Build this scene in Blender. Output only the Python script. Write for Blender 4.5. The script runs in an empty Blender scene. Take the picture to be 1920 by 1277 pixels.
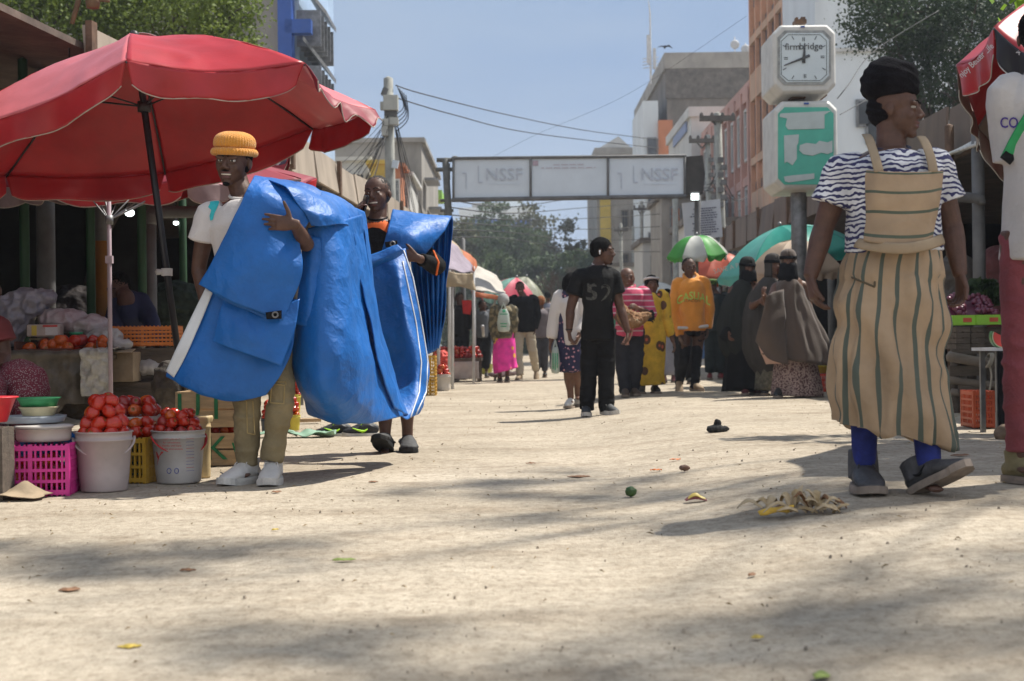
import bpy, bmesh, math, random
import numpy as np
from mathutils import Vector, Matrix
from mathutils.bvhtree import BVHTree

random.seed(7)
rng = np.random.default_rng(7)
S = bpy.context.scene
COL = S.collection

# ------------------------------------------------------------------ camera
F = 2666.7
CAMZ = 0.69
CM = Matrix.Rotation(math.radians(90.2), 3, 'X') @ Matrix.Rotation(math.radians(-0.7), 3, 'Z')
cd = bpy.data.cameras.new('camera')
cam = bpy.data.objects.new('camera', cd)
COL.objects.link(cam)
cam.matrix_world = Matrix.Translation((0, 0, CAMZ)) @ CM.to_4x4()
cd.sensor_width = 36
cd.lens = 50
cd.clip_start = 0.05
cd.clip_end = 6000
cd.dof.use_dof = True
cd.dof.focus_distance = 8.0
cd.dof.aperture_fstop = 4.5
S.camera = cam

# ------------------------------------------------------------------ light
SUN_EL = math.radians(58)
SUN_AZ = Vector((0.84, 0.54, 0)).normalized()      # sun stands beyond and to the right
SUN_DIR = Vector((SUN_AZ.x * math.cos(SUN_EL), SUN_AZ.y * math.cos(SUN_EL), math.sin(SUN_EL)))
w = bpy.data.worlds.new('World')
S.world = w
w.use_nodes = True
nt = w.node_tree
sky = nt.nodes.new('ShaderNodeTexSky')
sky.sky_type = 'NISHITA'
sky.sun_disc = False
sky.sun_elevation = SUN_EL
sky.sun_rotation = math.atan2(SUN_AZ.x, SUN_AZ.y)
sky.altitude = 1600
sky.air_density = 1.0
sky.dust_density = 1.6
sky.ozone_density = 1.5
bg = nt.nodes['Background']
bg.inputs['Strength'].default_value = 0.09
# white cloud overhead and behind added as fill light, smooth slate blue bank ahead
tc = nt.nodes.new('ShaderNodeTexCoord')


def wnoise(sc, stretch, p0, p1, top):
    mp = nt.nodes.new('ShaderNodeMapping')
    mp.inputs['Scale'].default_value = stretch
    nz = nt.nodes.new('ShaderNodeTexNoise')
    nz.inputs['Scale'].default_value = sc
    nz.inputs['Detail'].default_value = 5
    rp = nt.nodes.new('ShaderNodeMapRange')
    rp.inputs['From Min'].default_value = p0
    rp.inputs['From Max'].default_value = p1
    rp.inputs['To Max'].default_value = top
    nt.links.new(tc.outputs['Generated'], mp.inputs[0])
    nt.links.new(mp.outputs[0], nz.inputs['Vector'])
    nt.links.new(nz.outputs['Fac'], rp.inputs['Value'])
    return rp.outputs[0]


def wmix(fac, a, b_):
    m_ = nt.nodes.new('ShaderNodeMixRGB')
    nt.links.new(fac, m_.inputs[0])
    for k_, q in ((1, a), (2, b_)):
        if isinstance(q, tuple):
            m_.inputs[k_].default_value = (*q, 1)
        else:
            nt.links.new(q, m_.inputs[k_])
    return m_.outputs[0]


sx = nt.nodes.new('ShaderNodeSeparateXYZ')
nt.links.new(tc.outputs['Generated'], sx.inputs[0])


def wrange(src, a, b_):
    r_ = nt.nodes.new('ShaderNodeMapRange')
    r_.interpolation_type = 'SMOOTHSTEP'
    r_.inputs['From Min'].default_value = a
    r_.inputs['From Max'].default_value = b_
    nt.links.new(src, r_.inputs['Value'])
    return r_.outputs[0]


ahead = wmix(wrange(sx.outputs['Z'], 0.0, 0.17), (2.6, 3.35, 4.5), (1.72, 2.55, 4.0))
ahead = wmix(wnoise(2.2, (1.5, 1.5, 6.0), .38, .66, .7), ahead, (2.45, 3.15, 4.2))
behind = wmix(wnoise(1.7, (1, 1, 1.6), .30, .60, .85), sky.outputs[0], (6.3, 6.4, 6.6))
allsky = wmix(wrange(sx.outputs['Y'], -.15, .45), behind, ahead)
nt.links.new(allsky, bg.inputs['Color'])

sd = bpy.data.lights.new('sun', 'SUN')
sd.energy = 4.2
sd.angle = math.radians(0.7)
sd.color = (1.0, 0.95, 0.86)
sun = bpy.data.objects.new('sun', sd)
COL.objects.link(sun)
sun.rotation_euler = SUN_DIR.to_track_quat('Z', 'Y').to_euler()
sun.location = (8, 10, 30)
S.view_settings.view_transform = 'Standard'
S.view_settings.look = 'None'
S.view_settings.exposure = 0.78
S.view_settings.gamma = 1.0
S.render.resolution_x = 1024
S.render.resolution_y = 681

# ------------------------------------------------------------------ placing
CR, CU, CB = [CM.col[i].copy() for i in range(3)]
CAM = Vector((0, 0, CAMZ))


def W(px, py, Y):
    """point seen at photo pixel (px,py) at distance Y down the street"""
    d = -CB * F + CR * (px - 960) + CU * (638.5 - py)
    return CAM + d * (Y / d.y)


def sstep(a, b, x):
    t = min(1, max(0, (x - a) / (b - a)))
    return t * t * (3 - 2 * t)


def gz(x, y):
    a = sstep(0.3, 1.6, x)
    b = sstep(15, 25, y)
    return 0.09 * a + 0.07 * b * (1 - a)


def G(px, py):
    z = 0.0
    for _ in range(25):
        d = -CB * F + CR * (px - 960) + CU * (638.5 - py)
        t = (z - CAM.z) / d.z
        p = CAM + d * t
        z = gz(p.x, p.y)
    return Vector((p.x, p.y, z))


# ------------------------------------------------------------------ numpy noise
def vnoise(p, seed=0.0):
    p = np.asarray(p, float)
    i = np.floor(p)
    f = p - i
    u = f * f * (3 - 2 * f)
    r = np.zeros(len(p))
    for a in (0, 1):
        for b in (0, 1):
            for c in (0, 1):
                q = i + (a, b, c)
                h = np.sin(q @ np.array([127.1, 311.7, 74.7]) + seed * 17.3) * 43758.5453
                h = h - np.floor(h)
                wt = (u[:, 0] if a else 1 - u[:, 0]) * (u[:, 1] if b else 1 - u[:, 1]) * (u[:, 2] if c else 1 - u[:, 2])
                r += h * wt
    return r * 2 - 1


def fbm(p, seed=0.0, o=3):
    p = np.asarray(p, float)
    r = 0
    a = 1.0
    for k in range(o):
        r = r + a * vnoise(p * (2 ** k), seed + k * 3.1)
        a *= 0.5
    return r


# ------------------------------------------------------------------ materials
MATS = {}


def mat(name, col, rough=0.8, ns=8.0, na=0.25, bump=0.0, bs=None, metal=0.0, spec=0.5, trans=0.0, col2=None,
        sheen=0.0, stretch=(1, 1, 1), coat=0.0, emit=0.0, alpha=1.0, detail=6, crumple=0.0):
    """procedural material: base colour broken by noise, bump, optional translucency"""
    if name in MATS:
        return MATS[name]
    if max(col) < .045 and spec == .5 and rough > .6:
        spec, sheen = .12, 0
    m = bpy.data.materials.new(name)
    m.use_nodes = True
    n = m.node_tree.nodes
    l = m.node_tree.links
    b = n['Principled BSDF']
    tc = n.new('ShaderNodeTexCoord')
    mp = n.new('ShaderNodeMapping')
    mp.inputs['Scale'].default_value = stretch
    l.new(tc.outputs['Object'], mp.inputs[0])
    nz = n.new('ShaderNodeTexNoise')
    nz.inputs['Scale'].default_value = ns
    nz.inputs['Detail'].default_value = detail
    nz.inputs['Roughness'].default_value = 0.62
    l.new(mp.outputs[0], nz.inputs['Vector'])
    rp = n.new('ShaderNodeValToRGB')
    e = rp.color_ramp.elements
    e[0].position = 0.32
    e[1].position = 0.68
    c2 = col2 if col2 else tuple(min(1, c * (1 + na)) for c in col)
    c1 = tuple(c * (1 - na) for c in col) if not col2 else col
    e[0].color = (*c1, 1)
    e[1].color = (*c2, 1)
    l.new(nz.outputs['Fac'], rp.inputs[0])
    l.new(rp.outputs[0], b.inputs['Base Color'])
    b.inputs['Roughness'].default_value = rough
    b.inputs['Metallic'].default_value = metal
    b.inputs['Specular IOR Level'].default_value = spec
    if sheen:
        b.inputs['Sheen Weight'].default_value = sheen
    if coat:
        b.inputs['Coat Weight'].default_value = coat
        b.inputs['Coat Roughness'].default_value = 0.25
    if bump:
        nb = n.new('ShaderNodeTexNoise')
        nb.inputs['Scale'].default_value = bs or ns * 4
        nb.inputs['Detail'].default_value = 4
        l.new(mp.outputs[0], nb.inputs['Vector'])
        bp = n.new('ShaderNodeBump')
        bp.inputs['Strength'].default_value = bump
        bp.inputs['Distance'].default_value = 0.02
        l.new(nb.outputs['Fac'], bp.inputs['Height'])
        l.new(bp.outputs[0], b.inputs['Normal'])
    if crumple:
        acc = None
        for sc_, a_ in ((5.5, 1.0), (14.0, .45)):
            nw = n.new('ShaderNodeTexNoise')
            nw.inputs['Scale'].default_value = sc_ * .8
            l.new(mp.outputs[0], nw.inputs['Vector'])
            va = n.new('ShaderNodeVectorMath')
            va.operation = 'MULTIPLY_ADD'
            va.inputs[1].default_value = (.35, .35, .35)
            l.new(nw.outputs['Color'], va.inputs[0])
            l.new(mp.outputs[0], va.inputs[2])
            vo = n.new('ShaderNodeTexVoronoi')
            vo.inputs['Scale'].default_value = sc_
            l.new(va.outputs[0], vo.inputs['Vector'])
            ml = n.new('ShaderNodeMath')
            ml.operation = 'MULTIPLY_ADD'
            ml.inputs[1].default_value = a_ / sc_ * 5
            l.new(vo.outputs['Distance'], ml.inputs[0])
            if acc is not None:
                l.new(acc, ml.inputs[2])
            acc = ml.outputs[0]
        bq = n.new('ShaderNodeBump')
        bq.inputs['Strength'].default_value = crumple
        bq.inputs['Distance'].default_value = .035
        l.new(acc, bq.inputs['Height'])
        if bump:
            l.new(bp.outputs[0], bq.inputs['Normal'])
        l.new(bq.outputs[0], b.inputs['Normal'])
    if emit:
        b.inputs['Emission Color'].default_value = (*col, 1)
        b.inputs['Emission Strength'].default_value = emit
    if alpha < 1:
        b.inputs['Alpha'].default_value = alpha
    if trans:
        t = n.new('ShaderNodeBsdfTranslucent')
        l.new(rp.outputs[0], t.inputs['Color'])
        ms = n.new('ShaderNodeMixShader')
        ms.inputs[0].default_value = trans
        l.new(b.outputs[0], ms.inputs[1])
        l.new(t.outputs[0], ms.inputs[2])
        l.new(ms.outputs[0], n['Material Output'].inputs[0])
    m['ramp'] = rp.name
    MATS[name] = m
    return m


def pattern(name, base, kind, cols, rough=0.85, **k):
    """fabric with a woven or printed pattern. kind: 'zebra','ustripe','vstripe','spots','floral','hstripe','check','camo','brick','wax'"""
    if name in MATS:
        return MATS[name]
    m = mat(name, base, rough, **{a: v for a, v in k.items() if a in ('ns', 'na', 'bump', 'bs', 'trans', 'sheen', 'spec')})
    n = m.node_tree.nodes
    l = m.node_tree.links
    b = n['Principled BSDF']
    rp = n[m['ramp']]
    tc = n.new('ShaderNodeTexCoord')
    mp = n.new('ShaderNodeMapping')
    mp.inputs['Scale'].default_value = k.get('scale', (1, 1, 1))
    mp.inputs['Rotation'].default_value = k.get('rot', (0, 0, 0))
    l.new(tc.outputs['UV' if kind in ('ustripe', 'vstripe') else 'Object'], mp.inputs[0])
    r2 = n.new('ShaderNodeValToRGB')
    r2.color_ramp.interpolation = 'CONSTANT' if k.get('hard', True) else 'LINEAR'
    e = r2.color_ramp.elements
    st = k.get('stops')
    e[0].position, e[1].position = st[0][0], st[1][0]
    e[0].color = (*([st[0][1]] * 3), 1)
    e[1].color = (*([st[1][1]] * 3), 1)
    for p, v in st[2:]:
        x = e.new(p)
        x.color = (v, v, v, 1)
    if kind in ('zebra', 'hstripe', 'ustripe', 'vstripe'):
        wv = n.new('ShaderNodeTexWave')
        wv.bands_direction = {'zebra': 'Z', 'hstripe': 'Z', 'ustripe': 'X', 'vstripe': 'Y'}[kind]
        wv.wave_profile = 'SAW' if kind in ('ustripe', 'hstripe', 'vstripe') else 'SIN'
        wv.inputs['Scale'].default_value = k.get('ws', 10)
        wv.inputs['Distortion'].default_value = k.get('dist', 0)
        wv.inputs['Detail'].default_value = k.get('wd', 2)
        wv.inputs['Detail Scale'].default_value = k.get('wds', 1.5)
        l.new(mp.outputs[0], wv.inputs['Vector'])
        out = wv.outputs['Fac']
    elif kind in ('spots', 'floral', 'wax'):
        v = n.new('ShaderNodeTexVoronoi')
        v.inputs['Scale'].default_value = k.get('ws', 10)
        l.new(mp.outputs[0], v.inputs['Vector'])
        out = v.outputs['Distance']
    elif kind == 'check':
        v = n.new('ShaderNodeTexChecker')
        v.inputs['Scale'].default_value = k.get('ws', 10)
        l.new(mp.outputs[0], v.inputs['Vector'])
        out = v.outputs['Fac']
    else:
        v = n.new('ShaderNodeTexNoise')
        v.inputs['Scale'].default_value = k.get('ws', 10)
        v.inputs['Detail'].default_value = 3
        l.new(mp.outputs[0], v.inputs['Vector'])
        out = v.outputs['Fac']
    l.new(out, r2.inputs[0])
    mx = n.new('ShaderNodeMixRGB')
    mx.inputs[2].default_value = (*cols[0], 1)
    l.new(r2.outputs[0], mx.inputs[0])
    l.new(rp.outputs[0], mx.inputs[1])
    last = mx
    if len(cols) > 1:
        nn = n.new('ShaderNodeTexVoronoi')
        nn.inputs['Scale'].default_value = k.get('ws2', k.get('ws', 10))
        l.new(mp.outputs[0], nn.inputs['Vector'])
        r3 = n.new('ShaderNodeValToRGB')
        r3.color_ramp.interpolation = 'CONSTANT'
        r3.color_ramp.elements[0].color = (1, 1, 1, 1)
        r3.color_ramp.elements[1].position = k.get('t2', 0.2)
        r3.color_ramp.elements[1].color = (0, 0, 0, 1)
        l.new(nn.outputs['Distance'], r3.inputs[0])
        m2 = n.new('ShaderNodeMixRGB')
        m2.inputs[2].default_value = (*cols[1], 1)
        l.new(r3.outputs[0], m2.inputs[0])
        l.new(mx.outputs[0], m2.inputs[1])
        last = m2
    l.new(last.outputs[0], b.inputs['Base Color'])
    return m


# ------------------------------------------------------------------ geometry bag
class Geo:
    def __init__(s):
        s.v = []
        s.f = []
        s.uv = []      # per loop, parallel to f
        s.mi = []

    def add(s, vs, fs, uvs=None, mi=0):
        o = len(s.v)
        s.v.extend([tuple(p) for p in vs])
        for k, f in enumerate(fs):
            s.f.append(tuple(i + o for i in f))
            s.uv.append(uvs[k] if uvs else None)
            s.mi.append(mi)
        return s

    def box(s, c, d, rot=0.0, M=None, mi=0, taper=1.0):
        c = Vector(c)
        hx, hy, hz = d[0] / 2, d[1] / 2, d[2] / 2
        R = M.to_3x3() if M else Matrix.Rotation(rot, 3, 'Z')
        vs = []
        for z in (-1, 1):
            t = taper if z < 0 else 1
            for x, y in ((-1, -1), (1, -1), (1, 1), (-1, 1)):
                vs.append(c + R @ Vector((x * hx * t, y * hy * t, z * hz)))
        s.add(vs, [(3, 2, 1, 0), (4, 5, 6, 7), (0, 1, 5, 4), (1, 2, 6, 5), (2, 3, 7, 6), (3, 0, 4, 7)], mi=mi)
        return s

    def ell(s, c, r, M=None, n=14, mi=0):
        c = Vector(c)
        vs = []
        m = n // 2
        vs.append(Vector((0, 0, 1)))
        for i in range(1, m):
            a = math.pi * i / m
            for j in range(n):
                b = 2 * math.pi * j / n
                vs.append(Vector((math.sin(a) * math.cos(b), math.sin(a) * math.sin(b), math.cos(a))))
        vs.append(Vector((0, 0, -1)))
        fs = [(0, 1 + j, 1 + (j + 1) % n) for j in range(n)]
        for i in range(m - 2):
            for j in range(n):
                a = 1 + i * n + j
                b = 1 + i * n + (j + 1) % n
                fs.append((a, a + n, b + n, b))
        L = len(vs) - 1
        q = 1 + (m - 2) * n
        fs += [(q + j, L, q + (j + 1) % n) for j in range(n)]
        vs = [Vector((v.x * r[0], v.y * r[1], v.z * r[2])) for v in vs]
        vs = [(M @ (c + v)) if M else c + v for v in vs]
        s.add(vs, fs, mi=mi)
        return s

    def tube(s, pts, rad, n=12, side=None, sub=1, dome=0.5, mi=0, cap=True, fold=None, uvr=(1, 1)):
        pts = [Vector(p) for p in pts]
        if not isinstance(rad, list):
            rad = [rad] * len(pts)
        rad = [r if isinstance(r, tuple) else (r, r) for r in rad]
        if sub > 1:
            pts, rad = resample(pts, rad, sub)
        k = len(pts)
        sd = Vector(side) if side is not None else None
        rings = []
        prev = None
        for i in range(k):
            t = (pts[min(k - 1, i + 1)] - pts[max(0, i - 1)])
            if t.length < 1e-9:
                t = Vector((0, 0, 1))
            t.normalize()
            if sd is not None:
                e1 = sd - t * sd.dot(t)
            elif prev is not None:
                e1 = prev - t * prev.dot(t)
            else:
                e1 = Vector((1, 0, 0)) - t * t.x
                if e1.length < 0.3:
                    e1 = Vector((0, 1, 0)) - t * t.y
            e1.normalize()
            prev = e1
            e2 = t.cross(e1)
            ring = []
            for j in range(n):
                a = 2 * math.pi * j / n
                m_ = 1.0
                if fold:
                    m_ = fold(a, i / max(1, k - 1))
                ring.append(pts[i] + e1 * rad[i][0] * math.cos(a) * m_ + e2 * rad[i][1] * math.sin(a) * m_)
            rings.append(ring)
        vs = [p for r in rings for p in r]
        fs, uv = [], []
        for i in range(k - 1):
            for j in range(n):
                a = i * n + j
                b = i * n + (j + 1) % n
                fs.append((a, b, b + n, a + n))
                u0, u1 = j / n * uvr[0], (j + 1) / n * uvr[0]
                v0, v1 = i / (k - 1) * uvr[1], (i + 1) / (k - 1) * uvr[1]
                uv.append([(u0, v0), (u1, v0), (u1, v1), (u0, v1)])
        if cap:
            t0 = (pts[0] - pts[1]).normalized()
            t1 = (pts[-1] - pts[-2]).normalized()
            vs.append(pts[0] + t0 * min(rad[0]) * dome)
            vs.append(pts[-1] + t1 * min(rad[-1]) * dome)
            c0, c1 = len(vs) - 2, len(vs) - 1
            for j in range(n):
                fs.append((c0, (j + 1) % n, j))
                uv.append(None)
                fs.append((c1, (k - 1) * n + j, (k - 1) * n + (j + 1) % n))
                uv.append(None)
        s.add(vs, fs, uv, mi=mi)
        return s

    def lathe(s, c, prof, n=24, M=None, mi=0, squash=None):
        """prof: list of (r,z)"""
        c = Vector(c)
        vs = []
        for r, z in prof:
            for j in range(n):
                a = 2 * math.pi * j / n
                q = 1.0 if squash is None else squash(a, z)
                v = Vector((r * math.cos(a) * q, r * math.sin(a) * q, z))
                vs.append(c + (M @ v if M else v))
        fs, uv = [], []
        for i in range(len(prof) - 1):
            for j in range(n):
                a = i * n + j
                b = i * n + (j + 1) % n
                fs.append((a, b, b + n, a + n))
                uv.append([(j / n, i / len(prof)), ((j + 1) / n, i / len(prof)), ((j + 1) / n, (i + 1) / len(prof)), (j / n, (i + 1) / len(prof))])
        s.add(vs, fs, uv, mi=mi)
        return s

    def quad(s, a, b, c, d, mi=0):
        s.add([a, b, c, d], [(0, 1, 2, 3)], [[(0, 0), (1, 0), (1, 1), (0, 1)]], mi=mi)
        return s


def cr(p0, p1, p2, p3, t):
    return 0.5 * ((2 * p1) + (p2 - p0) * t + (2 * p0 - 5 * p1 + 4 * p2 - p3) * t * t + (3 * p1 - p0 - 3 * p2 + p3) * t ** 3)


def resample(pts, rad, sub):
    P, Rr = [], []
    k = len(pts)
    for i in range(k - 1):
        a, b, c, d = pts[max(0, i - 1)], pts[i], pts[i + 1], pts[min(k - 1, i + 2)]
        for q in range(sub):
            t = q / sub
            P.append(cr(a, b, c, d, t))
            Rr.append(tuple(rad[i][m] * (1 - t) + rad[i + 1][m] * t for m in (0, 1)))
    P.append(pts[-1])
    Rr.append(rad[-1])
    return P, Rr


# ------------------------------------------------------------------ linking objects
ORG = {}


def tag(o, label=None, cat=None, group=None, kind=None):
    if label:
        o['label'] = label
    if cat:
        o['category'] = cat
    if group:
        o['group'] = group
    if kind:
        o['kind'] = kind
    return o


def thing(name, loc, label, cat, group=None):
    o = bpy.data.objects.new(name, None)
    o.empty_display_size = 0.1
    COL.objects.link(o)
    o.location = loc
    ORG[o.name] = Vector(loc)
    return tag(o, label, cat, group)


def setup(me, mats, smooth=True):
    for m in (mats if isinstance(mats, (list, tuple)) else [mats]):
        me.materials.append(m)
    if smooth:
        me.polygons.foreach_set('use_smooth', [True] * len(me.polygons))


def mk(name, g, mats, parent=None, smooth=True, label=None, cat=None, group=None, kind=None, org=None, auto=None):
    V = np.array([tuple(v) for v in g.v], float)
    if parent is not None:
        o0 = ORG[parent.name]
    elif org is not None:
        o0 = Vector(org)
    elif kind == 'structure':
        o0 = Vector((0, 0, 0))
    else:
        mn, mxx = V.min(0), V.max(0)
        o0 = Vector(((mn[0] + mxx[0]) / 2, (mn[1] + mxx[1]) / 2, mn[2]))
    V = V - np.array(o0)
    me = bpy.data.meshes.new(name)
    me.from_pydata(V.tolist(), [], g.f)
    if any(u is not None for u in g.uv):
        uvl = me.uv_layers.new(name='UVMap')
        arr = []
        for f, u in zip(g.f, g.uv):
            arr.extend(u if u is not None else [(0, 0)] * len(f))
        uvl.data.foreach_set('uv', np.array(arr, float).ravel())
    if any(g.mi):
        me.polygons.foreach_set('material_index', g.mi)
    setup(me, mats, smooth)
    me.validate()
    o = bpy.data.objects.new(name, me)
    COL.objects.link(o)
    if parent is not None:
        o.parent = parent
        ORG[o.name] = ORG[parent.name]
    else:
        o.location = o0
        ORG[o.name] = Vector(o0)
    if auto:
        m = o.modifiers.new('bevel', 'BEVEL')
        m.width = auto
        m.segments = 2
        m.limit_method = 'ANGLE'
    return tag(o, label, cat, group, kind)


def get_np(me):
    V = np.empty(len(me.vertices) * 3)
    me.vertices.foreach_get('co', V)
    N = np.empty(len(me.vertices) * 3)
    me.vertices.foreach_get('normal', N)
    return V.reshape(-1, 3), N.reshape(-1, 3)


def blob(name, g, mats, parent=None, voxel=0.006, smooth=4, disp=None, pick=None, label=None):
    """union of closed shapes as ONE continuous surface (voxel remesh + smoothing), then folds"""
    me = bpy.data.meshes.new('tmp')
    me.from_pydata([tuple(v) for v in g.v], [], g.f)
    o = bpy.data.objects.new('tmp', me)
    COL.objects.link(o)
    r = o.modifiers.new('r', 'REMESH')
    r.mode = 'VOXEL'
    r.voxel_size = voxel
    if smooth:
        s_ = o.modifiers.new('s', 'SMOOTH')
        s_.factor = 0.5
        s_.iterations = smooth
    dg = bpy.context.evaluated_depsgraph_get()
    dg.update()
    nm = bpy.data.meshes.new_from_object(o.evaluated_get(dg))
    bpy.data.objects.remove(o)
    bpy.data.meshes.remove(me)
    nm.name = name
    nm.materials.clear()
    V, N = get_np(nm)
    if disp:
        V = disp(V, N)
    o0 = ORG[parent.name] if parent is not None else Vector((0, 0, 0))
    if pick:
        P = np.empty(len(nm.polygons) * 3)
        nm.polygons.foreach_get('center', P)
        idx = pick(P.reshape(-1, 3))
        nm.polygons.foreach_set('material_index', idx.astype(np.int32))
    nm.vertices.foreach_set('co', (V - np.array(o0)).ravel())
    setup(nm, mats)
    nm.update()
    o = bpy.data.objects.new(name, nm)
    COL.objects.link(o)
    if parent is not None:
        o.parent = parent
        ORG[o.name] = o0
    else:
        ORG[o.name] = o0
    if label:
        o['label'] = label
    return o


def folds(amp, sc=(9, 9, 5), seed=0.0, fine=0.35):
    def d(V, N):
        a = vnoise(V * np.array(sc), seed)
        b = vnoise(V * np.array(sc) * 2.3 + 5, seed + 9)
        a = 1 - np.abs(a) * 2          # ridged: cloth creases
        return V + N * (amp * (0.7 * a + fine * b))[:, None]
    return d


def copy_thing(o, loc, rz=None, label=None, scale=None, cat=None, group=None):
    c = o.copy()
    COL.objects.link(c)
    c.location = loc
    if rz is not None:
        c.rotation_euler = (0, 0, rz)
    if scale is not None:
        c.scale = (scale,) * 3 if not isinstance(scale, tuple) else scale
    if label:
        c['label'] = label
    if group:
        c['group'] = group
    for ch in list(o.children):
        d = ch.copy()
        COL.objects.link(d)
        d.parent = c
        for gg in list(ch.children):
            e = gg.copy()
            COL.objects.link(e)
            e.parent = d
    return c


def sheet(rows, sub=(6, 6), wr=0.0, wsc=6.0, seed=0.0, th=0.0, ridge=True, crease=0.0):
    """cloth surface through a grid of 3D control points (Catmull-Rom both ways)"""
    A = np.array([[tuple(p) for p in r] for r in rows], float)

    def up(A, s):
        k = A.shape[0]
        out = []
        for i in range(k - 1):
            a, b, c, d = A[max(0, i - 1)], A[i], A[i + 1], A[min(k - 1, i + 2)]
            for q in range(s):
                out.append(cr(a, b, c, d, q / s))
        out.append(A[-1])
        return np.array(out)
    A = up(A, sub[0])
    A = np.swapaxes(up(np.swapaxes(A, 0, 1), sub[1]), 0, 1)
    n, m = A.shape[:2]
    du = np.gradient(A, axis=0)
    dv = np.gradient(A, axis=1)
    N = np.cross(du, dv)
    N /= np.maximum(1e-9, np.linalg.norm(N, axis=2))[..., None]
    if crease:
        P0 = A.reshape(-1, 3)
        rs = np.random.default_rng(int(seed * 7 + 3))
        hh = np.zeros(len(P0))
        wq = np.stack([vnoise(P0 * 2.5, seed + 1), vnoise(P0 * 2.5, seed + 2), vnoise(P0 * 2.5, seed + 3)], 1) * .16
        for q in range(7):
            dd = rs.normal(size=3)
            dd /= np.linalg.norm(dd)
            fq = rs.uniform(1.6, 5.0)
            t_ = ((P0 + wq) @ dd) * fq + rs.random()
            t_ = t_ - np.floor(t_)
            hh += (np.abs(t_ - .5) * 2 - .5) * (1.6 / fq) * (.5 + .5 * vnoise(P0 * 3, seed + q + 11))
        A = A + N * (crease * hh).reshape(n, m)[..., None]
    if wr:
        P = A.reshape(-1, 3) * wsc
        a = vnoise(P * (1, 1, .6), seed)
        if ridge:
            a = 0.6 - np.abs(a) * 1.8
        b = vnoise(P * 2.7, seed + 4)
        b2 = 0.5 - np.abs(vnoise(P * 1.6 + 7, seed + 2)) * 1.6
        A = A + N * (wr * (a + 0.35 * b + .5 * b2)).reshape(n, m)[..., None]
    g = Geo()
    vs = A.reshape(-1, 3)
    fs, uv = [], []
    for i in range(n - 1):
        for j in range(m - 1):
            a = i * m + j
            fs.append((a, a + 1, a + m + 1, a + m))
            u0, u1, v0, v1 = j / (m - 1), (j + 1) / (m - 1), i / (n - 1), (i + 1) / (n - 1)
            uv.append([(u0, v0), (u1, v0), (u1, v1), (u0, v1)])
    if th:
        vb = (A - N * th).reshape(-1, 3)
        K = n * m
        fb = [tuple(reversed([q + K for q in f])) for f in fs]
        uvb = [list(reversed(u)) for u in uv]
        ed = []
        bd = [i * m for i in range(n)]
        loop = [j for j in range(m)] + [i * m + m - 1 for i in range(1, n)] + [(n - 1) * m + j for j in range(m - 2, -1, -1)] + [i * m for i in range(n - 2, 0, -1)]
        for q in range(len(loop)):
            a, b = loop[q], loop[(q + 1) % len(loop)]
            ed.append((b, a, a + K, b + K))
        g.add(list(map(tuple, vs)) + list(map(tuple, vb)), fs + fb + ed, uv + uvb + [None] * len(ed))
    else:
        g.add(list(map(tuple, vs)), fs, uv)
    return g


def PX(rows, base=0.0):
    return [[W(p[0], p[1], p[2] + base) for p in r] for r in rows]


def text_geo(s, size, M, extrude=0.0, project=None, pdir=None, spacing=1.0, off=0.003, align='CENTER', shear=0):
    c = bpy.data.curves.new('t', 'FONT')
    c.body = s
    c.size = size
    c.align_x = align
    c.align_y = 'CENTER'
    c.space_character = spacing
    c.shear = shear
    c.extrude = extrude
    c.resolution_u = 3
    o = bpy.data.objects.new('t', c)
    COL.objects.link(o)
    dg = bpy.context.evaluated_depsgraph_get()
    dg.update()
    me = bpy.data.meshes.new_from_object(o.evaluated_get(dg))
    bpy.data.objects.remove(o)
    bpy.data.curves.remove(c)
    if project is not None:
        bm = bmesh.new()
        bm.from_mesh(me)
        bmesh.ops.subdivide_edges(bm, edges=[e for e in bm.edges if e.calc_length() > size * 0.2], cuts=2)
        bmesh.ops.triangulate(bm, faces=bm.faces)
        bm.to_mesh(me)
        bm.free()
    g = Geo()
    vs = [M @ v.co for v in me.vertices]
    if project is not None:
        bvh, org = project
        out = []
        for v in vs:
            h = bvh.ray_cast(v - org - pdir * 0.5, pdir)
            out.append(h[0] + org - pdir * off if h[0] is not None else v)
        vs = out
    g.add(vs, [tuple(p.vertices) for p in me.polygons])
    bpy.data.meshes.remove(me)
    return g


def bvh_of(o):
    me = o.data
    return BVHTree.FromPolygons([v.co.copy() for v in me.vertices], [tuple(p.vertices) for p in me.polygons]), ORG[o.name]
# ------------------------------------------------------------------ people: builders
SKIN = mat('skin_dark', (0.095, 0.046, 0.030), 0.55, ns=22, na=0.22, bump=0.12, bs=160, spec=0.4)
SKIN2 = mat('skin_brown', (0.13, 0.062, 0.038), 0.5, ns=22, na=0.2, bump=0.12, bs=160, spec=0.4)
LIP = mat('lip', (0.12, 0.045, 0.04), 0.45, ns=40, na=0.15)
EYEW = mat('eye_white', (0.62, 0.58, 0.52), 0.25, ns=30, na=0.04)
EYED = mat('eye_iris', (0.012, 0.008, 0.006), 0.15, ns=30, na=0.1)
TEETH = mat('teeth', (0.75, 0.70, 0.60), 0.3, ns=60, na=0.06)
HAIR = mat('hair_black', (0.012, 0.011, 0.011), 0.9, ns=80, na=0.4, bump=0.9, bs=260)
HAIRG = mat('hair_greying', (0.05, 0.048, 0.045), 0.9, ns=150, na=0.5, bump=0.9, bs=260)
NAIL = mat('fingernail', (0.42, 0.26, 0.21), 0.35, ns=60, na=0.05)


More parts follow.
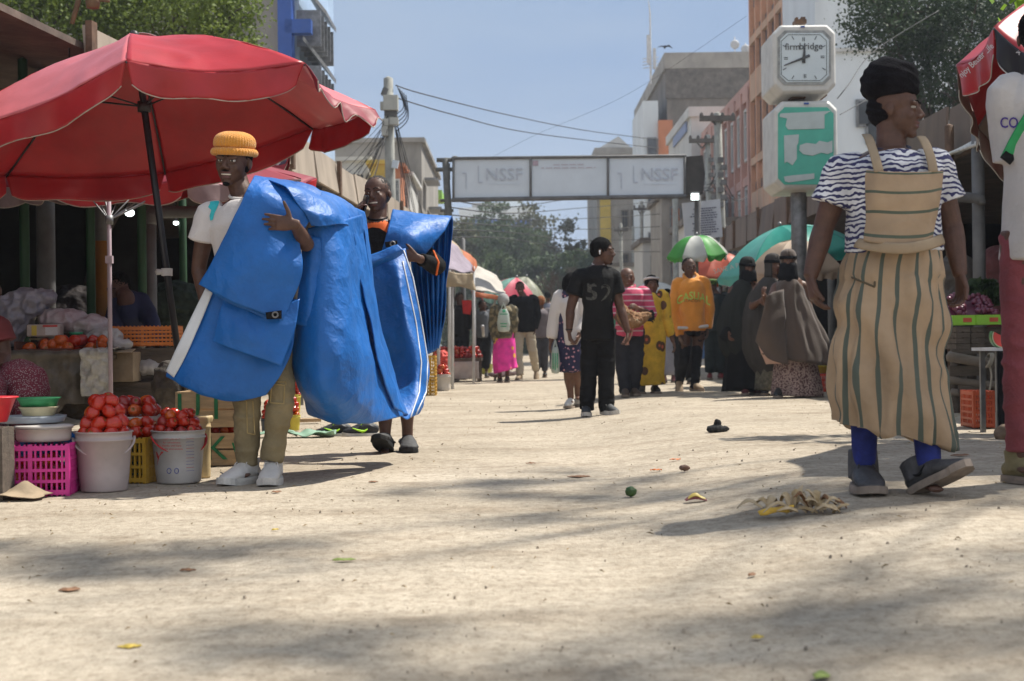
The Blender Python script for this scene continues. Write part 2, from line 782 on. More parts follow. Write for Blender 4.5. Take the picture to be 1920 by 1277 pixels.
def head_matrix(c, H, yaw=0, pitch=0, roll=0):
    """local: x image-right, -y the way the face looks, z up. yaw>0 turns the face to image-right"""
    return (Matrix.Translation(c) @ Matrix.Rotation(math.radians(yaw), 4, 'Z') @ Matrix.Rotation(math.radians(pitch), 4, 'X')
            @ Matrix.Rotation(math.radians(roll), 4, 'Y') @ Matrix.Scale(H, 4))


def head_parts(g, M, smile=0.0, jaw=1.0, wide=1.0):
    E = lambda c, r, n=16: g.ell(c, r, M, n)
    w_ = wide
    E((0, .07, .13), (.335 * w_, .395, .37), 24)
    E((0, -.09, -.10), (.275 * w_, .27, .36), 22)
    E((0, -.13, -.31), (.185 * jaw, .20, .155))
    for s in (-1, 1):
        E((s * .145 * jaw, -.04, -.27), (.08, .15, .11))
        E((s * .15, -.245, -.115 + smile * .015), (.098, .085, .095 + smile * .012))
        E((s * .12, -.315, .095), (.125, .052, .042))
        E((s * .345 * w_, .035, -.03), (.034, .072, .115))
        E((s * .355 * w_, .055, -.02), (.03, .06, .09))
        E((s * .058, -.392, -.125), (.048, .048, .036))
        E((s * .125, -.327, .066), (.082, .044, .026))
        E((s * .125, -.322, -.012), (.075, .04, .022))
    E((0, -.265, -.41), (.10, .085, .075))
    g.tube([M @ Vector((0, -.315, .07)), M @ Vector((0, -.385, -.03)), M @ Vector((0, -.43, -.115))],
           [.036 * M.to_scale().x, .044 * M.to_scale().x, .058 * M.to_scale().x], n=10, sub=3)
    op = .012 + smile * .028
    E((0, -.335, -.225 + op * .6), (.11 + smile * .035, .058, .030))
    E((0, -.325, -.275 - op), (.095 + smile * .03, .06, .034))
    E((0, -.29, -.34), (.09, .05, .04))


def lip_pick(M, smile):
    Mi = M.inverted()

    def f(P):
        A = np.array(Mi)
        L = P @ A[:3, :3].T + A[:3, 3]
        m = (np.abs(L[:, 0]) < .115 + smile * .03) & (L[:, 2] < -.198 + smile * .01) & (L[:, 2] > -.312 - smile * .03) & (L[:, 1] < -.345)
        return m.astype(int)
    return f


def face_bits(root, M, smile=0.0, look=0.0, hair='crop', hmat=None, brow=True, beard=False):
    for s in (-1, 1):
        g = Geo().ell((s * .125, -.292, .026), (.058, .062, .036), M, 12)
        d = Geo().ell((s * .125 + look * .02, -.338, .027), (.026, .018, .027), M, 10)
        mk('iris', d, EYED, mk('eye', g, EYEW, root))
    if brow:
        for s in (-1, 1):
            b = Geo()
            b.tube([M @ Vector((s * x, y, z)) for x, y, z in ((.045, -.372, .108), (.12, -.362, .135), (.205, -.30, .112))],
                   [(.012 * M.to_scale().x, .016 * M.to_scale().x)] * 3, n=6, sub=3)
            mk('eyebrow', b, HAIR, root)
    if smile > 0.15:
        t = Geo()
        t.ell((0, -.318, -.245), (.098 + smile * .03, .058, .014 + smile * .02), M, 14)
        mk('teeth', t, TEETH, root)
    if beard:
        b = Geo()
        b.ell((0, -.285, -.425), (.085, .075, .055), M, 12)
        b.ell((0, -.368, -.172), (.085, .03, .018), M, 12)
        mk('beard', b, HAIR, root)
    if hair in ('crop', 'grey', 'full', 'bald'):
        h = Geo()
        up = {'crop': 0, 'grey': -.004, 'full': .02, 'bald': 0}[hair]
        h.ell((0, .095, .155), (.343 + up, .392 + up, .365 + up), M, 26)
        h.ell((0, .15, .02), (.325 + up, .33 + up, .28), M, 22)
        blob('hair', h, hmat or (HAIRG if hair == 'grey' else HAIR), root, voxel=.02 * M.to_scale().x, smooth=2,
             disp=lambda V, N: V + N * (.004 * vnoise(V * 130, 3))[:, None])


def hand_parts(g, wr, d, nrm, s=1, curl=(30, 35, 40, 45), spread=6, thumb=(55, 20), k=1.0, nails=None):
    """wr wrist, d pointing dir, nrm the way the palm faces (fingers close towards it), s side of the thumb"""
    d = d.normalized()
    nrm = (nrm - d * nrm.dot(d)).normalized()
    b = d.cross(nrm) * s
    g.tube([wr - d * .02 * k, wr + d * .015 * k, wr + d * .05 * k, wr + d * .088 * k], [(.024 * k, .019 * k), (.030 * k, .017 * k), (.039 * k, .0145 * k), (.039 * k, .012 * k)], n=14, side=b, sub=2)
    tips = []
    L = [.078, .086, .080, .062]
    for i in range(4):
        base = wr + d * (.083 - .004 * abs(i - 1.2)) * k + b * (.029 - .0195 * i) * k
        dr = (Matrix.Rotation(math.radians(-spread * (1.4 - i)) * s, 3, nrm) @ d)
        pts = [base - dr * .012 * k, base]
        cur = dr
        c = curl[i] if isinstance(curl, (tuple, list)) else curl
        for q, fr in enumerate((.42, .33, .25)):
            ang = math.radians(c * (0.75 if q == 0 else 1.0))
            cur = (cur * math.cos(ang) + (nrm * math.cos(0) - cur * nrm.dot(cur)).normalized() * math.sin(ang)).normalized()
            pts.append(pts[-1] + cur * L[i] * fr * k)
        g.tube(pts, [.0095 * k, .0093 * k, .0086 * k, .0078 * k, .0066 * k], n=8, dome=.8)
        tips.append((pts[-1], cur, b))
    tb = wr + d * .028 * k + b * .026 * k
    a = math.radians(thumb[0])
    td = (d * math.cos(a) + b * math.sin(a)).normalized()
    p1 = tb + td * .036 * k
    td2 = (td + nrm * math.sin(math.radians(thumb[1])) + d * .25).normalized()
    p2 = p1 + td2 * .030 * k
    p3 = p2 + (td2 + nrm * .1).normalized() * .023 * k
    g.tube([tb - td * .018 * k, tb, p1, p2, p3], [.014 * k, .0145 * k, .0115 * k, .0100 * k, .0078 * k], n=9, dome=.8)
    tips.append((p3, td2, b))
    return tips


def hband(a, b):
    v = Vector(b) - Vector(a)
    v.z = 0
    return v.normalized()


class Person:
    """J: joints as (px, py, dy) in photo pixels and metres of depth around Y"""

    def __init__(s, name, label, Y, J, H, headp, skin=SKIN, group=None, cat='person', smile=0, hair='crop', voxel=.006, look=0,
                 bulk=1.0, beard=False, jaw=1.0, hands=None, face=True, armr=1.0, brow=True, hmat=None, footdir=None, wide=1.0, bust=0, legs=True):
        s.Y = Y
        s.J = {k: W(v[0], v[1], Y + (v[2] if len(v) > 2 else 0)) for k, v in J.items()}
        J = s.J
        base = (J['anL'] + J['anR']) / 2 if 'anL' in J else J['hipL']
        s.root = thing(name, (base.x, base.y, gz(base.x, base.y)), label, cat, group)
        s.side = hband(J['shL'], J['shR'])
        s.voxel = voxel
        s.H = H
        hp = W(headp[0], headp[1], Y + (headp[5] if len(headp) > 5 else 0))
        s.M = head_matrix(hp, H, headp[2], headp[3], headp[4])
        s.bulk = bulk
        s.armr = armr
        g = Geo()
        head_parts(g, s.M, smile, jaw, wide)
        neck = J['neck']
        nk = s.M @ Vector((0, .10, -.22))
        g.tube([neck + Vector((0, 0.01, -.05)), neck, nk.lerp(neck, .45), nk], [.075, .062, .056, .058], n=16, sub=2)
        s.torso(g, .96 * bulk)
        for a in 'LR':
            sh, el, wr = J['sh' + a], J['el' + a], J['wr' + a]
            g.tube([sh.lerp(neck, .25), sh, sh.lerp(el, .35), el, el.lerp(wr, .3), wr], [.045 * armr, .056 * armr, .050 * armr, .038 * armr, .040 * armr, .0255 * armr], n=14, sub=3)
            h = (hands or {}).get(a)
            if h is None:
                d = (wr - el).normalized()
                inward = s.side * (1 if a == 'L' else -1)
                h = dict(d=d, n=inward, s=None, curl=(28, 32, 36, 40))
            if h.get('s') is None:
                fw = Vector((0, -1, 0))
                bb = h['d'].normalized().cross((h['n'] - h['d'] * h['n'].dot(h['d'])).normalized())
                h['s'] = 1 if bb.dot(fw) > 0 else -1
            t = hand_parts(g, wr, h['d'], h['n'], h['s'], h.get('curl', (25, 30, 35, 40)), h.get('spread', 5), h.get('thumb', (40, 15)), h.get('k', 1.0))
            s.__dict__['tips' + a] = t
        if legs:
            for a in 'LR':
                hp_, kn, an = J['hip' + a], J['kn' + a], J['an' + a]
                cf = kn.lerp(an, .32) + Vector((0, .015, 0))
                g.tube([hp_ + Vector((0, 0, .06)), hp_, hp_.lerp(kn, .5), kn, cf, an.lerp(cf, .3), an + Vector((0, 0, -.03))], [.085, .088, .074, .055, .055, .038, .036], n=14, sub=2)
                fd = (footdir or {}).get(a, Vector((0, -1, 0)))
                g.tube([an + Vector((0, 0, -.03)) - fd * .03, an + Vector((0, 0, -.074)) + fd * .025, an + Vector((0, 0, -.078)) + fd * .10], [(.034, .026), (.030, .018), (.028, .012)], n=12, side=fd.cross(Vector((0, 0, 1))))
        s.body = blob('body', g, [skin, LIP], s.root, voxel=voxel, smooth=3, pick=lip_pick(s.M, smile))
        if face:
            face_bits(s.root, s.M, smile, look, hair, hmat, brow, beard)
        elif hair:
            face_bits(s.root, s.M, 0, look, hair, hmat, False, False)

    def torso(s, g, k=1.0, top=True, lo=0.0, n=22, d=1.0, hipk=1.0, waist=1.0, belly=0):
        J = s.J
        pel = (J['hipL'] + J['hipR']) / 2
        nb = J['neck']
        hw = (J['shR'] - J['shL']).length / 2
        ax = nb - pel
        c = lambda t: pel + ax * t + Vector((0, (-.01 * math.sin(math.pi * t)), 0))
        st = [(-.06, hw * .78 * hipk, .115), (.06, hw * .84 * hipk, .125), (.22, hw * .80, .118), (.40, hw * .74 * waist, .105 + belly), (.62, hw * .86, .118), (.80, hw * .97, .122), (.92, hw * .86, .095), (1.0, hw * .42, .07)]
        st = [q for q in st if q[0] >= lo - .07]
        g.tube([c(q[0]) for q in st], [(q[1] * k, q[2] * k * d) for q in st], n=n, side=s.side, sub=3)
        return c

    def shirt(s, mats, name='shirt', infl=1.10, sleeve=.55, long_=False, lo=-.06, voxel=None, wr=.007, hem=None, loose=1.25, seed=1.0, d=1.12,
              flare=1.0, cuff=None, smooth=4, neckr=.085, label=None, belly=0, sc=(9, 9, 5), collar=True):
        g = Geo()
        J = s.J
        pel = (J['hipL'] + J['hipR']) / 2
        nb = J['neck']
        hw = (J['shR'] - J['shL']).length / 2
        ax = nb - pel
        c = lambda t: pel + ax * t + Vector((0, (-.01 * math.sin(math.pi * t)), 0))
        k = infl * s.bulk
        st = [(.06, hw * .88, .130), (.22, hw * .86, .126), (.40, hw * .84, .120 + belly), (.62, hw * .90, .124), (.80, hw * .96, .122), (.905, hw * .80, .098), (.97, hw * .46, .078)]
        st = [q for q in st if q[0] > lo + .05]
        st = [(lo, hw * .90 * flare, .132)] + st
        g.tube([c(q[0]) for q in st], [(q[1] * k, q[2] * k * d) for q in st], n=26, side=s.side, sub=3, dome=.1)
        for a in 'LR':
            sh, el, wr_ = J['sh' + a], J['el' + a], J['wr' + a]
            if sleeve <= 0:
                continue
            r0 = .062 * loose * max(1, s.armr)
            ak = max(1, s.armr) * 1.08
            if long_:
                e = el.lerp(wr_, sleeve)
                dz_ = Vector((0, 0, -.008))
                g.tube([sh.lerp(nb, .42) + dz_ * .4, sh + dz_, sh.lerp(el, .5), el, el.lerp(wr_, sleeve * .5), e], [.046, (.066 + .012 * (loose - 1)) * ak, r0 * .84, r0 * .76, r0 * .68, cuff or r0 * .56], n=18, sub=3, dome=.1)
            else:
                e = sh.lerp(el, sleeve)
                dz_ = Vector((0, 0, -.008))
                g.tube([sh.lerp(nb, .42) + dz_ * .4, sh + dz_, sh.lerp(el, sleeve * .5), e], [.046, (.066 + .012 * (loose - 1)) * ak, r0 * .95, cuff or r0 * 1.06], n=18, sub=3, dome=.1)
        o = blob(name, g, mats, s.root, voxel or s.voxel * 1.2, smooth, folds(wr, sc, seed), label=label)
        return o

    def trousers(s, mats, name='trousers', k=1.0, end=1.0, wr=.008, ank=.056, seed=4.0, top=.0, knee=.074, thigh=.098, label=None, crop=None, voxel=None):
        g = Geo()
        J = s.J
        pel = (J['hipL'] + J['hipR']) / 2
        hw = (J['shR'] - J['shL']).length / 2
        up = (J['neck'] - pel).normalized()
        g.tube([pel - up * .07, pel, pel + up * .10, pel + up * (.15 + top)], [(hw * .74 * k, .12 * k), (hw * .90 * k, .135 * k), (hw * .86 * k, .13 * k), (hw * .82 * k, .125 * k)], n=22, side=s.side, sub=2, dome=.1)
        for a in 'LR':
            h, kn, an = J['hip' + a], J['kn' + a], J['an' + a]
            e = kn.lerp(an, end)
            g.tube([h + Vector((0, 0, .05)), h, h.lerp(kn, .5), kn, kn.lerp(e, .5), e], [thigh * k, thigh * k, thigh * .9 * k, knee * k, (knee + ank) / 2 * k, ank * k], n=18, sub=3, dome=.1)
        return blob(name, g, mats, s.root, voxel or s.voxel * 1.3, 3, folds(wr, (8, 8, 16), seed), label=label)

    def collar(s, m, r=.066, th=.007, name='collar', dz=0.0):
        g = Geo()
        nb = s.J['neck'] + Vector((0, -.008, .012 + dz))
        pts = []
        for j in range(25):
            a = 2 * math.pi * j / 24
            pts.append(nb + s.side * r * math.cos(a) + Vector((0, r * 1.0 * math.sin(a), r * .32 * math.sin(a))))
        g.tube(pts, th, n=7, cap=False)
        return mk(name, g, m, s.root)


def shoe(root, ankle, fdir, L=.29, pitch=0.0, mats=None, sole=None, wd=.05, high=.06, name='shoe', label=None, lace=None, toe=1.0, ground=None, sole_h=.03, voxel=.005, collar_r=.042):
    """ankle joint point; fdir horizontal toe direction; pitch>0 lifts the toe"""
    fd = Vector(fdir).normalized()
    side = fd.cross(Vector((0, 0, 1))).normalized()
    R = Matrix.Rotation(math.radians(pitch), 3, side)
    base = Vector(ankle) + Vector((0, 0, -.085))
    if ground is not None:
        base.z = ground
    T = lambda x, y, z: base + R @ (fd * x + side * y + Vector((0, 0, z)))
    g = Geo()
    b = -.27 * L
    q = L / .29
    pts = [T(b, 0, .045), T(b + .03, 0, .052), T(b + .10 * q, 0, .062), T(b + .18 * q, 0, .049), T(b + .235 * q, 0, .038), T(b + .275 * q, 0, .032)]
    g.tube(pts, [(.028, .03), (wd * .72, .042), (wd * .82, .052), (wd * .95, .034), (wd * .86 * toe, .026), (wd * .45, .016)], n=16, side=side, sub=3)
    g.tube([T(b + .065, 0, .05), T(b + .05, 0, .05 + high)], [collar_r, collar_r * .92], n=14, dome=.1)
    up = blob(name, g, mats, root, voxel=voxel, smooth=3, disp=folds(.0015, (30, 30, 30), 2), label=label)
    s_ = Geo()
    n = 14
    outl = []
    for j in range(n + 1):
        t = j / n
        x = b - .008 + t * (.29 * q + .006)
        ww = wd * (.62 + .42 * math.sin(math.pi * min(1, t * 1.15) * .85) ** 1.0) if t < .8 else wd * 1.0 * math.sqrt(max(0, 1 - ((t - .8) / .21) ** 2))
        ww = max(ww, .012)
        if t == 0:
            ww = wd * .45
        outl.append((x, ww))
    ring = [(x, y) for x, y in outl] + [(x, -y) for x, y in reversed(outl)]
    vs = []
    for z in (0.0, sole_h * .6, sole_h):
        for x, y in ring:
            zz = z + .02 * max(0, (x - (b + .2 * q)) / .09) ** 2 * .6
            vs.append(T(x, y * (1 if z < sole_h else .95), zz))
    m = len(ring)
    fs = [(i, (i + 1) % m, (i + 1) % m + m, i + m) for i in range(m)] + [(i + m, (i + 1) % m + m, (i + 1) % m + 2 * m, i + 2 * m) for i in range(m)]
    fs += [tuple(reversed(range(m))), tuple(range(2 * m, 3 * m))]
    s_.add(vs, fs)
    mk('sole', s_, sole, up, smooth=False)
    if lace:
        lg = Geo()
        for i in range(5):
            x = b + .115 * q + i * .021 * q
            h = .092 - .0095 * i + (.012 if i == 0 else 0)
            lg.tube([T(x, -.026, h - .012), T(x, 0, h), T(x, .026, h - .012)], .0035, n=6, sub=2)
        lg.tube([T(b + .10 * q, 0, .1), T(b + .12 * q, .03, .108), T(b + .14 * q, .035, .086)], .003, n=5, sub=3)
        lg.tube([T(b + .10 * q, 0, .1), T(b + .12 * q, -.03, .108), T(b + .14 * q, -.035, .086)], .003, n=5, sub=3)
        mk('laces', lg, lace, up)
    return up, T


def cloak(root, rings, mats, name='cloak', n=72, nf=9, amp=.05, seed=0, grow=True, wr=.004, side=(1, 0, 0), sub=4, cap=(True, True), label=None, uvr=(1, 1), th=.003, sharp=1.0):
    """rings: [(px,py,Y,halfwidth m,halfdepth m)] top to bottom, folds deepen towards the hem"""
    pts = [W(r[0], r[1], r[2]) for r in rings]
    rad = [(r[3], r[4]) for r in rings]
    rnd = random.Random(seed)
    ph = [rnd.uniform(0, 6.28) for _ in range(4)]

    def fold(a, t):
        k = (t if grow else 1.0)
        f = .55 * math.sin(nf * a + ph[0] + 1.6 * t) + .3 * math.sin((nf * 1.7) // 1 * a + ph[1] - 2 * t) + .25 * math.sin(4 * a + ph[2] + 2.4 * t)
        return 1 + amp * k * f
    g = Geo()
    g.tube(pts, rad, n=n, side=side, sub=sub, fold=fold, cap=True, dome=.25 if cap[0] else .02, uvr=uvr)
    o = mk(name, g, mats, root, label=label)
    me = o.data
    V, N = get_np(me)
    V = V + N * (wr * (.6 - np.abs(vnoise(V * (14, 14, 7), seed)) * 1.8))[:, None]
    me.vertices.foreach_set('co', V.ravel())
    me.update()
    return o
# ------------------------------------------------------------------ ground
def build_ground():
    m = bpy.data.materials.new('packed_earth')
    m.use_nodes = True
    n, l = m.node_tree.nodes, m.node_tree.links
    b = n['Principled BSDF']
    tc = n.new('ShaderNodeTexCoord')

    def noise(sc, det=6, st=(1, 1, 1), ro=.6):
        mp = n.new('ShaderNodeMapping')
        mp.inputs['Scale'].default_value = st
        l.new(tc.outputs['Object'], mp.inputs[0])
        z = n.new('ShaderNodeTexNoise')
        z.inputs['Scale'].default_value = sc
        z.inputs['Detail'].default_value = det
        z.inputs['Roughness'].default_value = ro
        l.new(mp.outputs[0], z.inputs['Vector'])
        return z.outputs['Fac']

    def ramp(src, p0, c0, p1, c1):
        r = n.new('ShaderNodeValToRGB')
        r.color_ramp.elements[0].position = p0
        r.color_ramp.elements[0].color = (*c0, 1)
        r.color_ramp.elements[1].position = p1
        r.color_ramp.elements[1].color = (*c1, 1)
        l.new(src, r.inputs[0])
        return r.outputs[0]

    def mix(a, b_, f, mode='MIX'):
        x = n.new('ShaderNodeMixRGB')
        x.blend_type = mode
        if isinstance(f, float):
            x.inputs[0].default_value = f
        else:
            l.new(f, x.inputs[0])
        l.new(a, x.inputs[1])
        l.new(b_, x.inputs[2])
        return x.outputs[0]
    base = ramp(noise(.9, 8), .3, (.39, .34, .268), .7, (.55, .485, .39))
    fine = ramp(noise(14, 8, ro=.75), .35, (.72, .70, .67), .68, (1.12, 1.1, 1.08))
    c = mix(base, fine, 1.0, 'MULTIPLY')
    speck = ramp(noise(75, 3), .30, (.45, .42, .40), .42, (1, 1, 1))
    c = mix(c, speck, .7, 'MULTIPLY')
    stain = ramp(noise(2.6, 5, (1, 1, 1)), .56, (1, 1, 1), .74, (.68, .63, .58))
    c = mix(c, stain, .8, 'MULTIPLY')
    grit = ramp(noise(38, 4, (1, .45, 1), .7), .36, (.62, .58, .54), .50, (1, 1, 1))
    c = mix(c, grit, .55, 'MULTIPLY')
    track = ramp(noise(1.0, 4, (.28, 2.6, 1)), .48, (1, 1, 1), .70, (.74, .71, .68))
    c = mix(c, track, .7, 'MULTIPLY')
    l.new(c, b.inputs['Base Color'])
    b.inputs['Roughness'].default_value = .95
    b.inputs['Specular IOR Level'].default_value = .2
    bp = n.new('ShaderNodeBump')
    bp.inputs['Strength'].default_value = .55
    bp.inputs['Distance'].default_value = .012
    ad = n.new('ShaderNodeMath')
    ad.operation = 'ADD'
    l.new(noise(30, 8, ro=.7), ad.inputs[0])
    l.new(noise(110, 3), ad.inputs[1])
    l.new(ad.outputs[0], bp.inputs['Height'])
    l.new(bp.outputs[0], b.inputs['Normal'])
    xs = np.concatenate([[-700, -300, -150, -50, -25, -15, -10], np.arange(-7, 7, .07), [7, 10, 15, 25, 50, 150, 300, 700]])
    ys = np.concatenate([[-500, -200, -60, -10, -2, .5], np.arange(1.5, 10, .05), np.arange(10, 20, .12), np.arange(20, 45, .6), [50, 60, 80, 110, 160, 250, 400, 600, 850]])
    X, Yy = np.meshgrid(xs, ys)
    n_, m_ = X.shape
    P = np.stack([X.ravel(), Yy.ravel(), 0 * X.ravel()], 1)
    Z = np.array([gz(a, b_) for a, b_ in zip(P[:, 0], P[:, 1])])
    near = ((np.abs(P[:, 0]) < 7) & (P[:, 1] > 1) & (P[:, 1] < 45))
    Z = Z + near * (.003 * fbm(P * 1.3, 1, 3) + .0022 * fbm(P * 5, 2, 3) - .002)
    P[:, 2] = Z
    g = Geo()
    g.v = [tuple(p) for p in P]
    for i in range(n_ - 1):
        for j in range(m_ - 1):
            a = i * m_ + j
            g.f.append((a, a + 1, a + m_ + 1, a + m_))
            g.uv.append(None)
            g.mi.append(0)
    o = mk('ground', g, m, kind='structure', org=(0, 0, 0))
    tag(o, 'pale packed dirt of the market street')
    return o


build_ground()

# pebbles and crumbs: nobody could count them
g = Geo()
rr = random.Random(5)
for i in range(2600):
    y = 2.2 + 16 * rr.random() ** 1.5
    x = rr.uniform(-.42, .42) * y
    if math.sin(x * 2.1 + math.sin(y * 1.3) * 2) * math.sin(y * 1.7 + x) < rr.uniform(-.6, .9):
        continue
    z = gz(x, y)
    r = rr.choice([.001, .0015, .002, .002, .003, .0055]) * (1 + .05 * y)
    k = 5
    vs = [(x + r * math.cos(6.28 * j / k) * rr.uniform(.7, 1.3), y + r * math.sin(6.28 * j / k) * rr.uniform(.7, 1.3), z - .004) for j in range(k)]
    vs += [(x + r * .5 * math.cos(6.28 * j / k + .4), y + r * .5 * math.sin(6.28 * j / k + .4), z + r * rr.uniform(.5, 1.0)) for j in range(k)]
    g.add(vs, [(j, (j + 1) % k, (j + 1) % k + k, j + k) for j in range(k)] + [tuple(range(k, 2 * k))])
mk('gravel', g, mat('gravel', (.30, .25, .19), .95, ns=3, na=.5), smooth=False, kind='stuff', label='small stones and crumbs scattered over the dirt street', cat='gravel')

g = Geo()
for i in range(900):
    y = rr.uniform(3, 17)
    side_ = rr.random()
    x = (-2.0 + rr.gauss(0, .45) - (7 - y) * .02 + (y - 7) * .06) if side_ < .45 else (3.4 + rr.gauss(0, .5)) if side_ < .7 else rr.uniform(-.35, .35) * y
    z = gz(x, y) + .002
    a, L = rr.uniform(0, 3.1), rr.uniform(.008, .03)
    dx, dy, wx, wy = math.cos(a) * L, math.sin(a) * L, -math.sin(a) * .0016, math.cos(a) * .0016
    h = rr.uniform(.001, .006)
    g.add([(x - wx, y - wy, z), (x + wx, y + wy, z), (x + dx + wx, y + dy + wy, z + h), (x + dx - wx, y + dy - wy, z + h), (x + dx / 2, y + dy / 2, z + h + .003)], [(0, 1, 4), (1, 2, 4), (2, 3, 4), (3, 0, 4)])
mk('straw_litter', g, mat('straw_bits', (.26, .19, .10), .95, ns=2, na=.6), smooth=False, kind='stuff', label='bits of straw and husk trodden into the dirt street', cat='litter')

# ------------------------------------------------------------------ hills far away
g = Geo()
pts = []
hr = random.Random(3)
for i in range(61):
    x = -600 + i * 20
    h = 32 + 14 * math.sin(i * .35) + 7 * math.sin(i * .9 + 1)
    pts.append((x, h))
for j, (yy, k) in enumerate(((600, 0), (650, .6), (710, 1), (830, 0))):
    for x, h in pts:
        g.v.append((x, yy, -2 + h * k))
for j in range(3):
    for i in range(60):
        a = j * 61 + i
        g.f.append((a, a + 1, a + 62, a + 61))
        g.uv.append(None)
        g.mi.append(0)
mk('hills', g, mat('hills', (.05, .075, .05), .95, ns=.06, na=.4), kind='structure', org=(0, 0, 0))


# ------------------------------------------------------------------ buildings
def bpx(px0, px1, ytop, Y, ybot=None):
    a, b = W(px0, ytop, Y), W(px1, ytop, Y)
    return a.x, b.x, (a.z + b.z) / 2


def facade(root, p0, p1, z0, z1, rows, cols, wmat, gmat, fr=.12, inset=.25, margin=(.3, .5), wfrac=(.7, .6), frames=True, skip=()):
    """windows set in the wall from p0 to p1 (2D); each window a part with its pane as sub-part"""
    p0, p1 = Vector((*p0, 0)), Vector((*p1, 0))
    d = (p1 - p0)
    L = d.length
    d.normalize()
    nrm = Vector((d.y, -d.x, 0))
    M = Matrix((d, nrm, Vector((0, 0, 1)))).transposed()
    cw = (L - 2 * margin[0]) / cols
    ch = (z1 - z0) / rows
    for i in range(rows):
        for j in range(cols):
            if (i, j) in skip:
                continue
            cx = margin[0] + (j + .5) * cw
            cz = z0 + (i + .5) * ch
            w_, h_ = cw * wfrac[0], ch * wfrac[1]
            c = p0 + d * cx + Vector((0, 0, cz))
            g = Geo()
            for sx in (-1, 1):
                g.box(c + d * sx * (w_ / 2 + fr / 2) + nrm * .05, (fr, .14, h_ + 2 * fr), M=M)
            for sz in (-1, 1):
                g.box(c + Vector((0, 0, sz * (h_ / 2 + fr / 2))) + nrm * .05, (w_ - .004, .14, fr), M=M)
            g.box(c + nrm * .045, (fr * .4, .10, h_ - .004), M=M)
            g.box(c + nrm * .043 + Vector((0, 0, h_ * .18)), (w_ - .004, .09, fr * .4), M=M)
            o = mk('window', g, wmat, root, smooth=False)
            q = Geo().box(c + nrm * .012, (w_, .02, h_), M=M)
            mk('pane', q, gmat, o, smooth=False)


def block(name, x0, x1, y0, y1, z1, m, label, cat='building', group=None, roofm=None, parapet=.5, z0=-.1):
    root = thing(name, ((x0 + x1) / 2, (y0 + y1) / 2, 0), label, cat, group)
    g = Geo().box(((x0 + x1) / 2, (y0 + y1) / 2, (z0 + z1) / 2), (x1 - x0, y1 - y0, z1 - z0))
    mk('wall', g, m, root, smooth=False)
    r = Geo()
    cx, cy = (x0 + x1) / 2, (y0 + y1) / 2
    W_, D_ = x1 - x0 + .3, y1 - y0 + .3
    r.box((cx, y0 - .06, z1 + parapet / 2), (W_, .22, parapet))
    r.box((cx, y1 + .06, z1 + parapet / 2), (W_, .22, parapet))
    r.box((x0 - .06, cy, z1 + parapet / 2 - .01), (.22, D_ - .5, parapet - .02))
    r.box((x1 + .06, cy, z1 + parapet / 2 - .01), (.22, D_ - .5, parapet - .02))
    r.box((cx, cy, z1 + .04), (W_ - .5, D_ - .5, .08))
    mk('roof', r, roofm or m, root, smooth=False)
    return root


CONC = mat('concrete_grey', (.30, .28, .25), .9, ns=.8, na=.30, bump=.3, bs=12, stretch=(1, 1, .5))
CONC2 = mat('concrete_dark', (.165, .145, .125), .9, ns=.9, na=.35, bump=.3, bs=10, stretch=(1, 1, .35))
CONCL = mat('render_pale', (.52, .52, .50), .9, ns=1.2, na=.15, stretch=(1, 1, .3))
WHITE = mat('render_white', (.62, .66, .68), .8, ns=.7, na=.10, stretch=(1, 1, .25))
GLASS = mat('window_glass', (.07, .09, .11), .15, ns=2, na=.4)
DARKG = mat('window_dark', (.03, .035, .04), .3, ns=2, na=.4)
FINC = mat('render_tan_fin', (.60, .33, .21), .85, ns=1.2, na=.15)
ORANGE = mat('render_orange', (.50, .19, .09), .85, ns=1.2, na=.18, stretch=(1, 1, .4))
PEACH = mat('render_peach', (.50, .33, .22), .85, ns=1.0, na=.15, stretch=(1, 1, .4))
PINK = mat('render_pink', (.48, .29, .24), .85, ns=1.0, na=.2, stretch=(1, 1, .4))
BLUEP = mat('cladding_blue', (.03, .09, .34), .4, ns=1.0, na=.15)
BGLASS = mat('curtain_glass', (.22, .34, .50), .12, ns=.5, na=.25, spec=.8)
YELLOW = mat('render_yellow', (.55, .40, .07), .85, ns=1, na=.15)
STEEL = mat('steel_grey', (.22, .22, .22), .5, metal=.6, ns=9, na=.3)
RUST = mat('steel_rust', (.13, .075, .045), .85, ns=9, na=.4, bump=.2)

# --- tall orange and peach grid building, right side of the street
r = block('office_building', 10, 17, 49.4, 58, 19, PEACH, 'peach and orange office building with a deep grid of window fins, behind the street clock')
wb = Geo()
for j in range(7):
    y = 49.4 + .2 + j * 1.38
    wb.box((9.91, y, 9.9), (.20, .16, 18.6))
mk('fin', wb, FINC, r, smooth=False)
wb = Geo()
for z in (3.2, 6.2, 8.0, 11.0, 12.9, 15.8, 18):
    wb.box((9.90, 53.7, z), (.17, 8.5, 1.1 if z in (6.2, 11.0, 15.8) else .3))
mk('floor_band', wb, PEACH, r, smooth=False)
for i in range(5):
    mk('glazing', Geo().box((9.985, 53.7, 3 + 3.1 * i), (.05, 8.0, 2.2)), DARKG, r, smooth=False)

# --- pink building
r = block('shop_building', 10.02, 16, 58.2, 73, 11.0, PINK, 'faded pink three storey building with tall framed windows beside the peach office building')
pg = Geo()
for j in range(9):
    pg.box((9.9, 58.4 + j * 1.78, 5.7), (.26, .30, 11.0))
for z in (4.0, 7.4, 10.9):
    pg.box((9.93, 65.6, z), (.20, 14.7, .35))
mk('pilaster', pg, PINK, r, smooth=False)
facade(r, (10.0, 73 - .1), (10.0, 58.3), 1.2, 11, 3, 8, CONCL, GLASS, margin=(.1, .5), wfrac=(.55, .6))

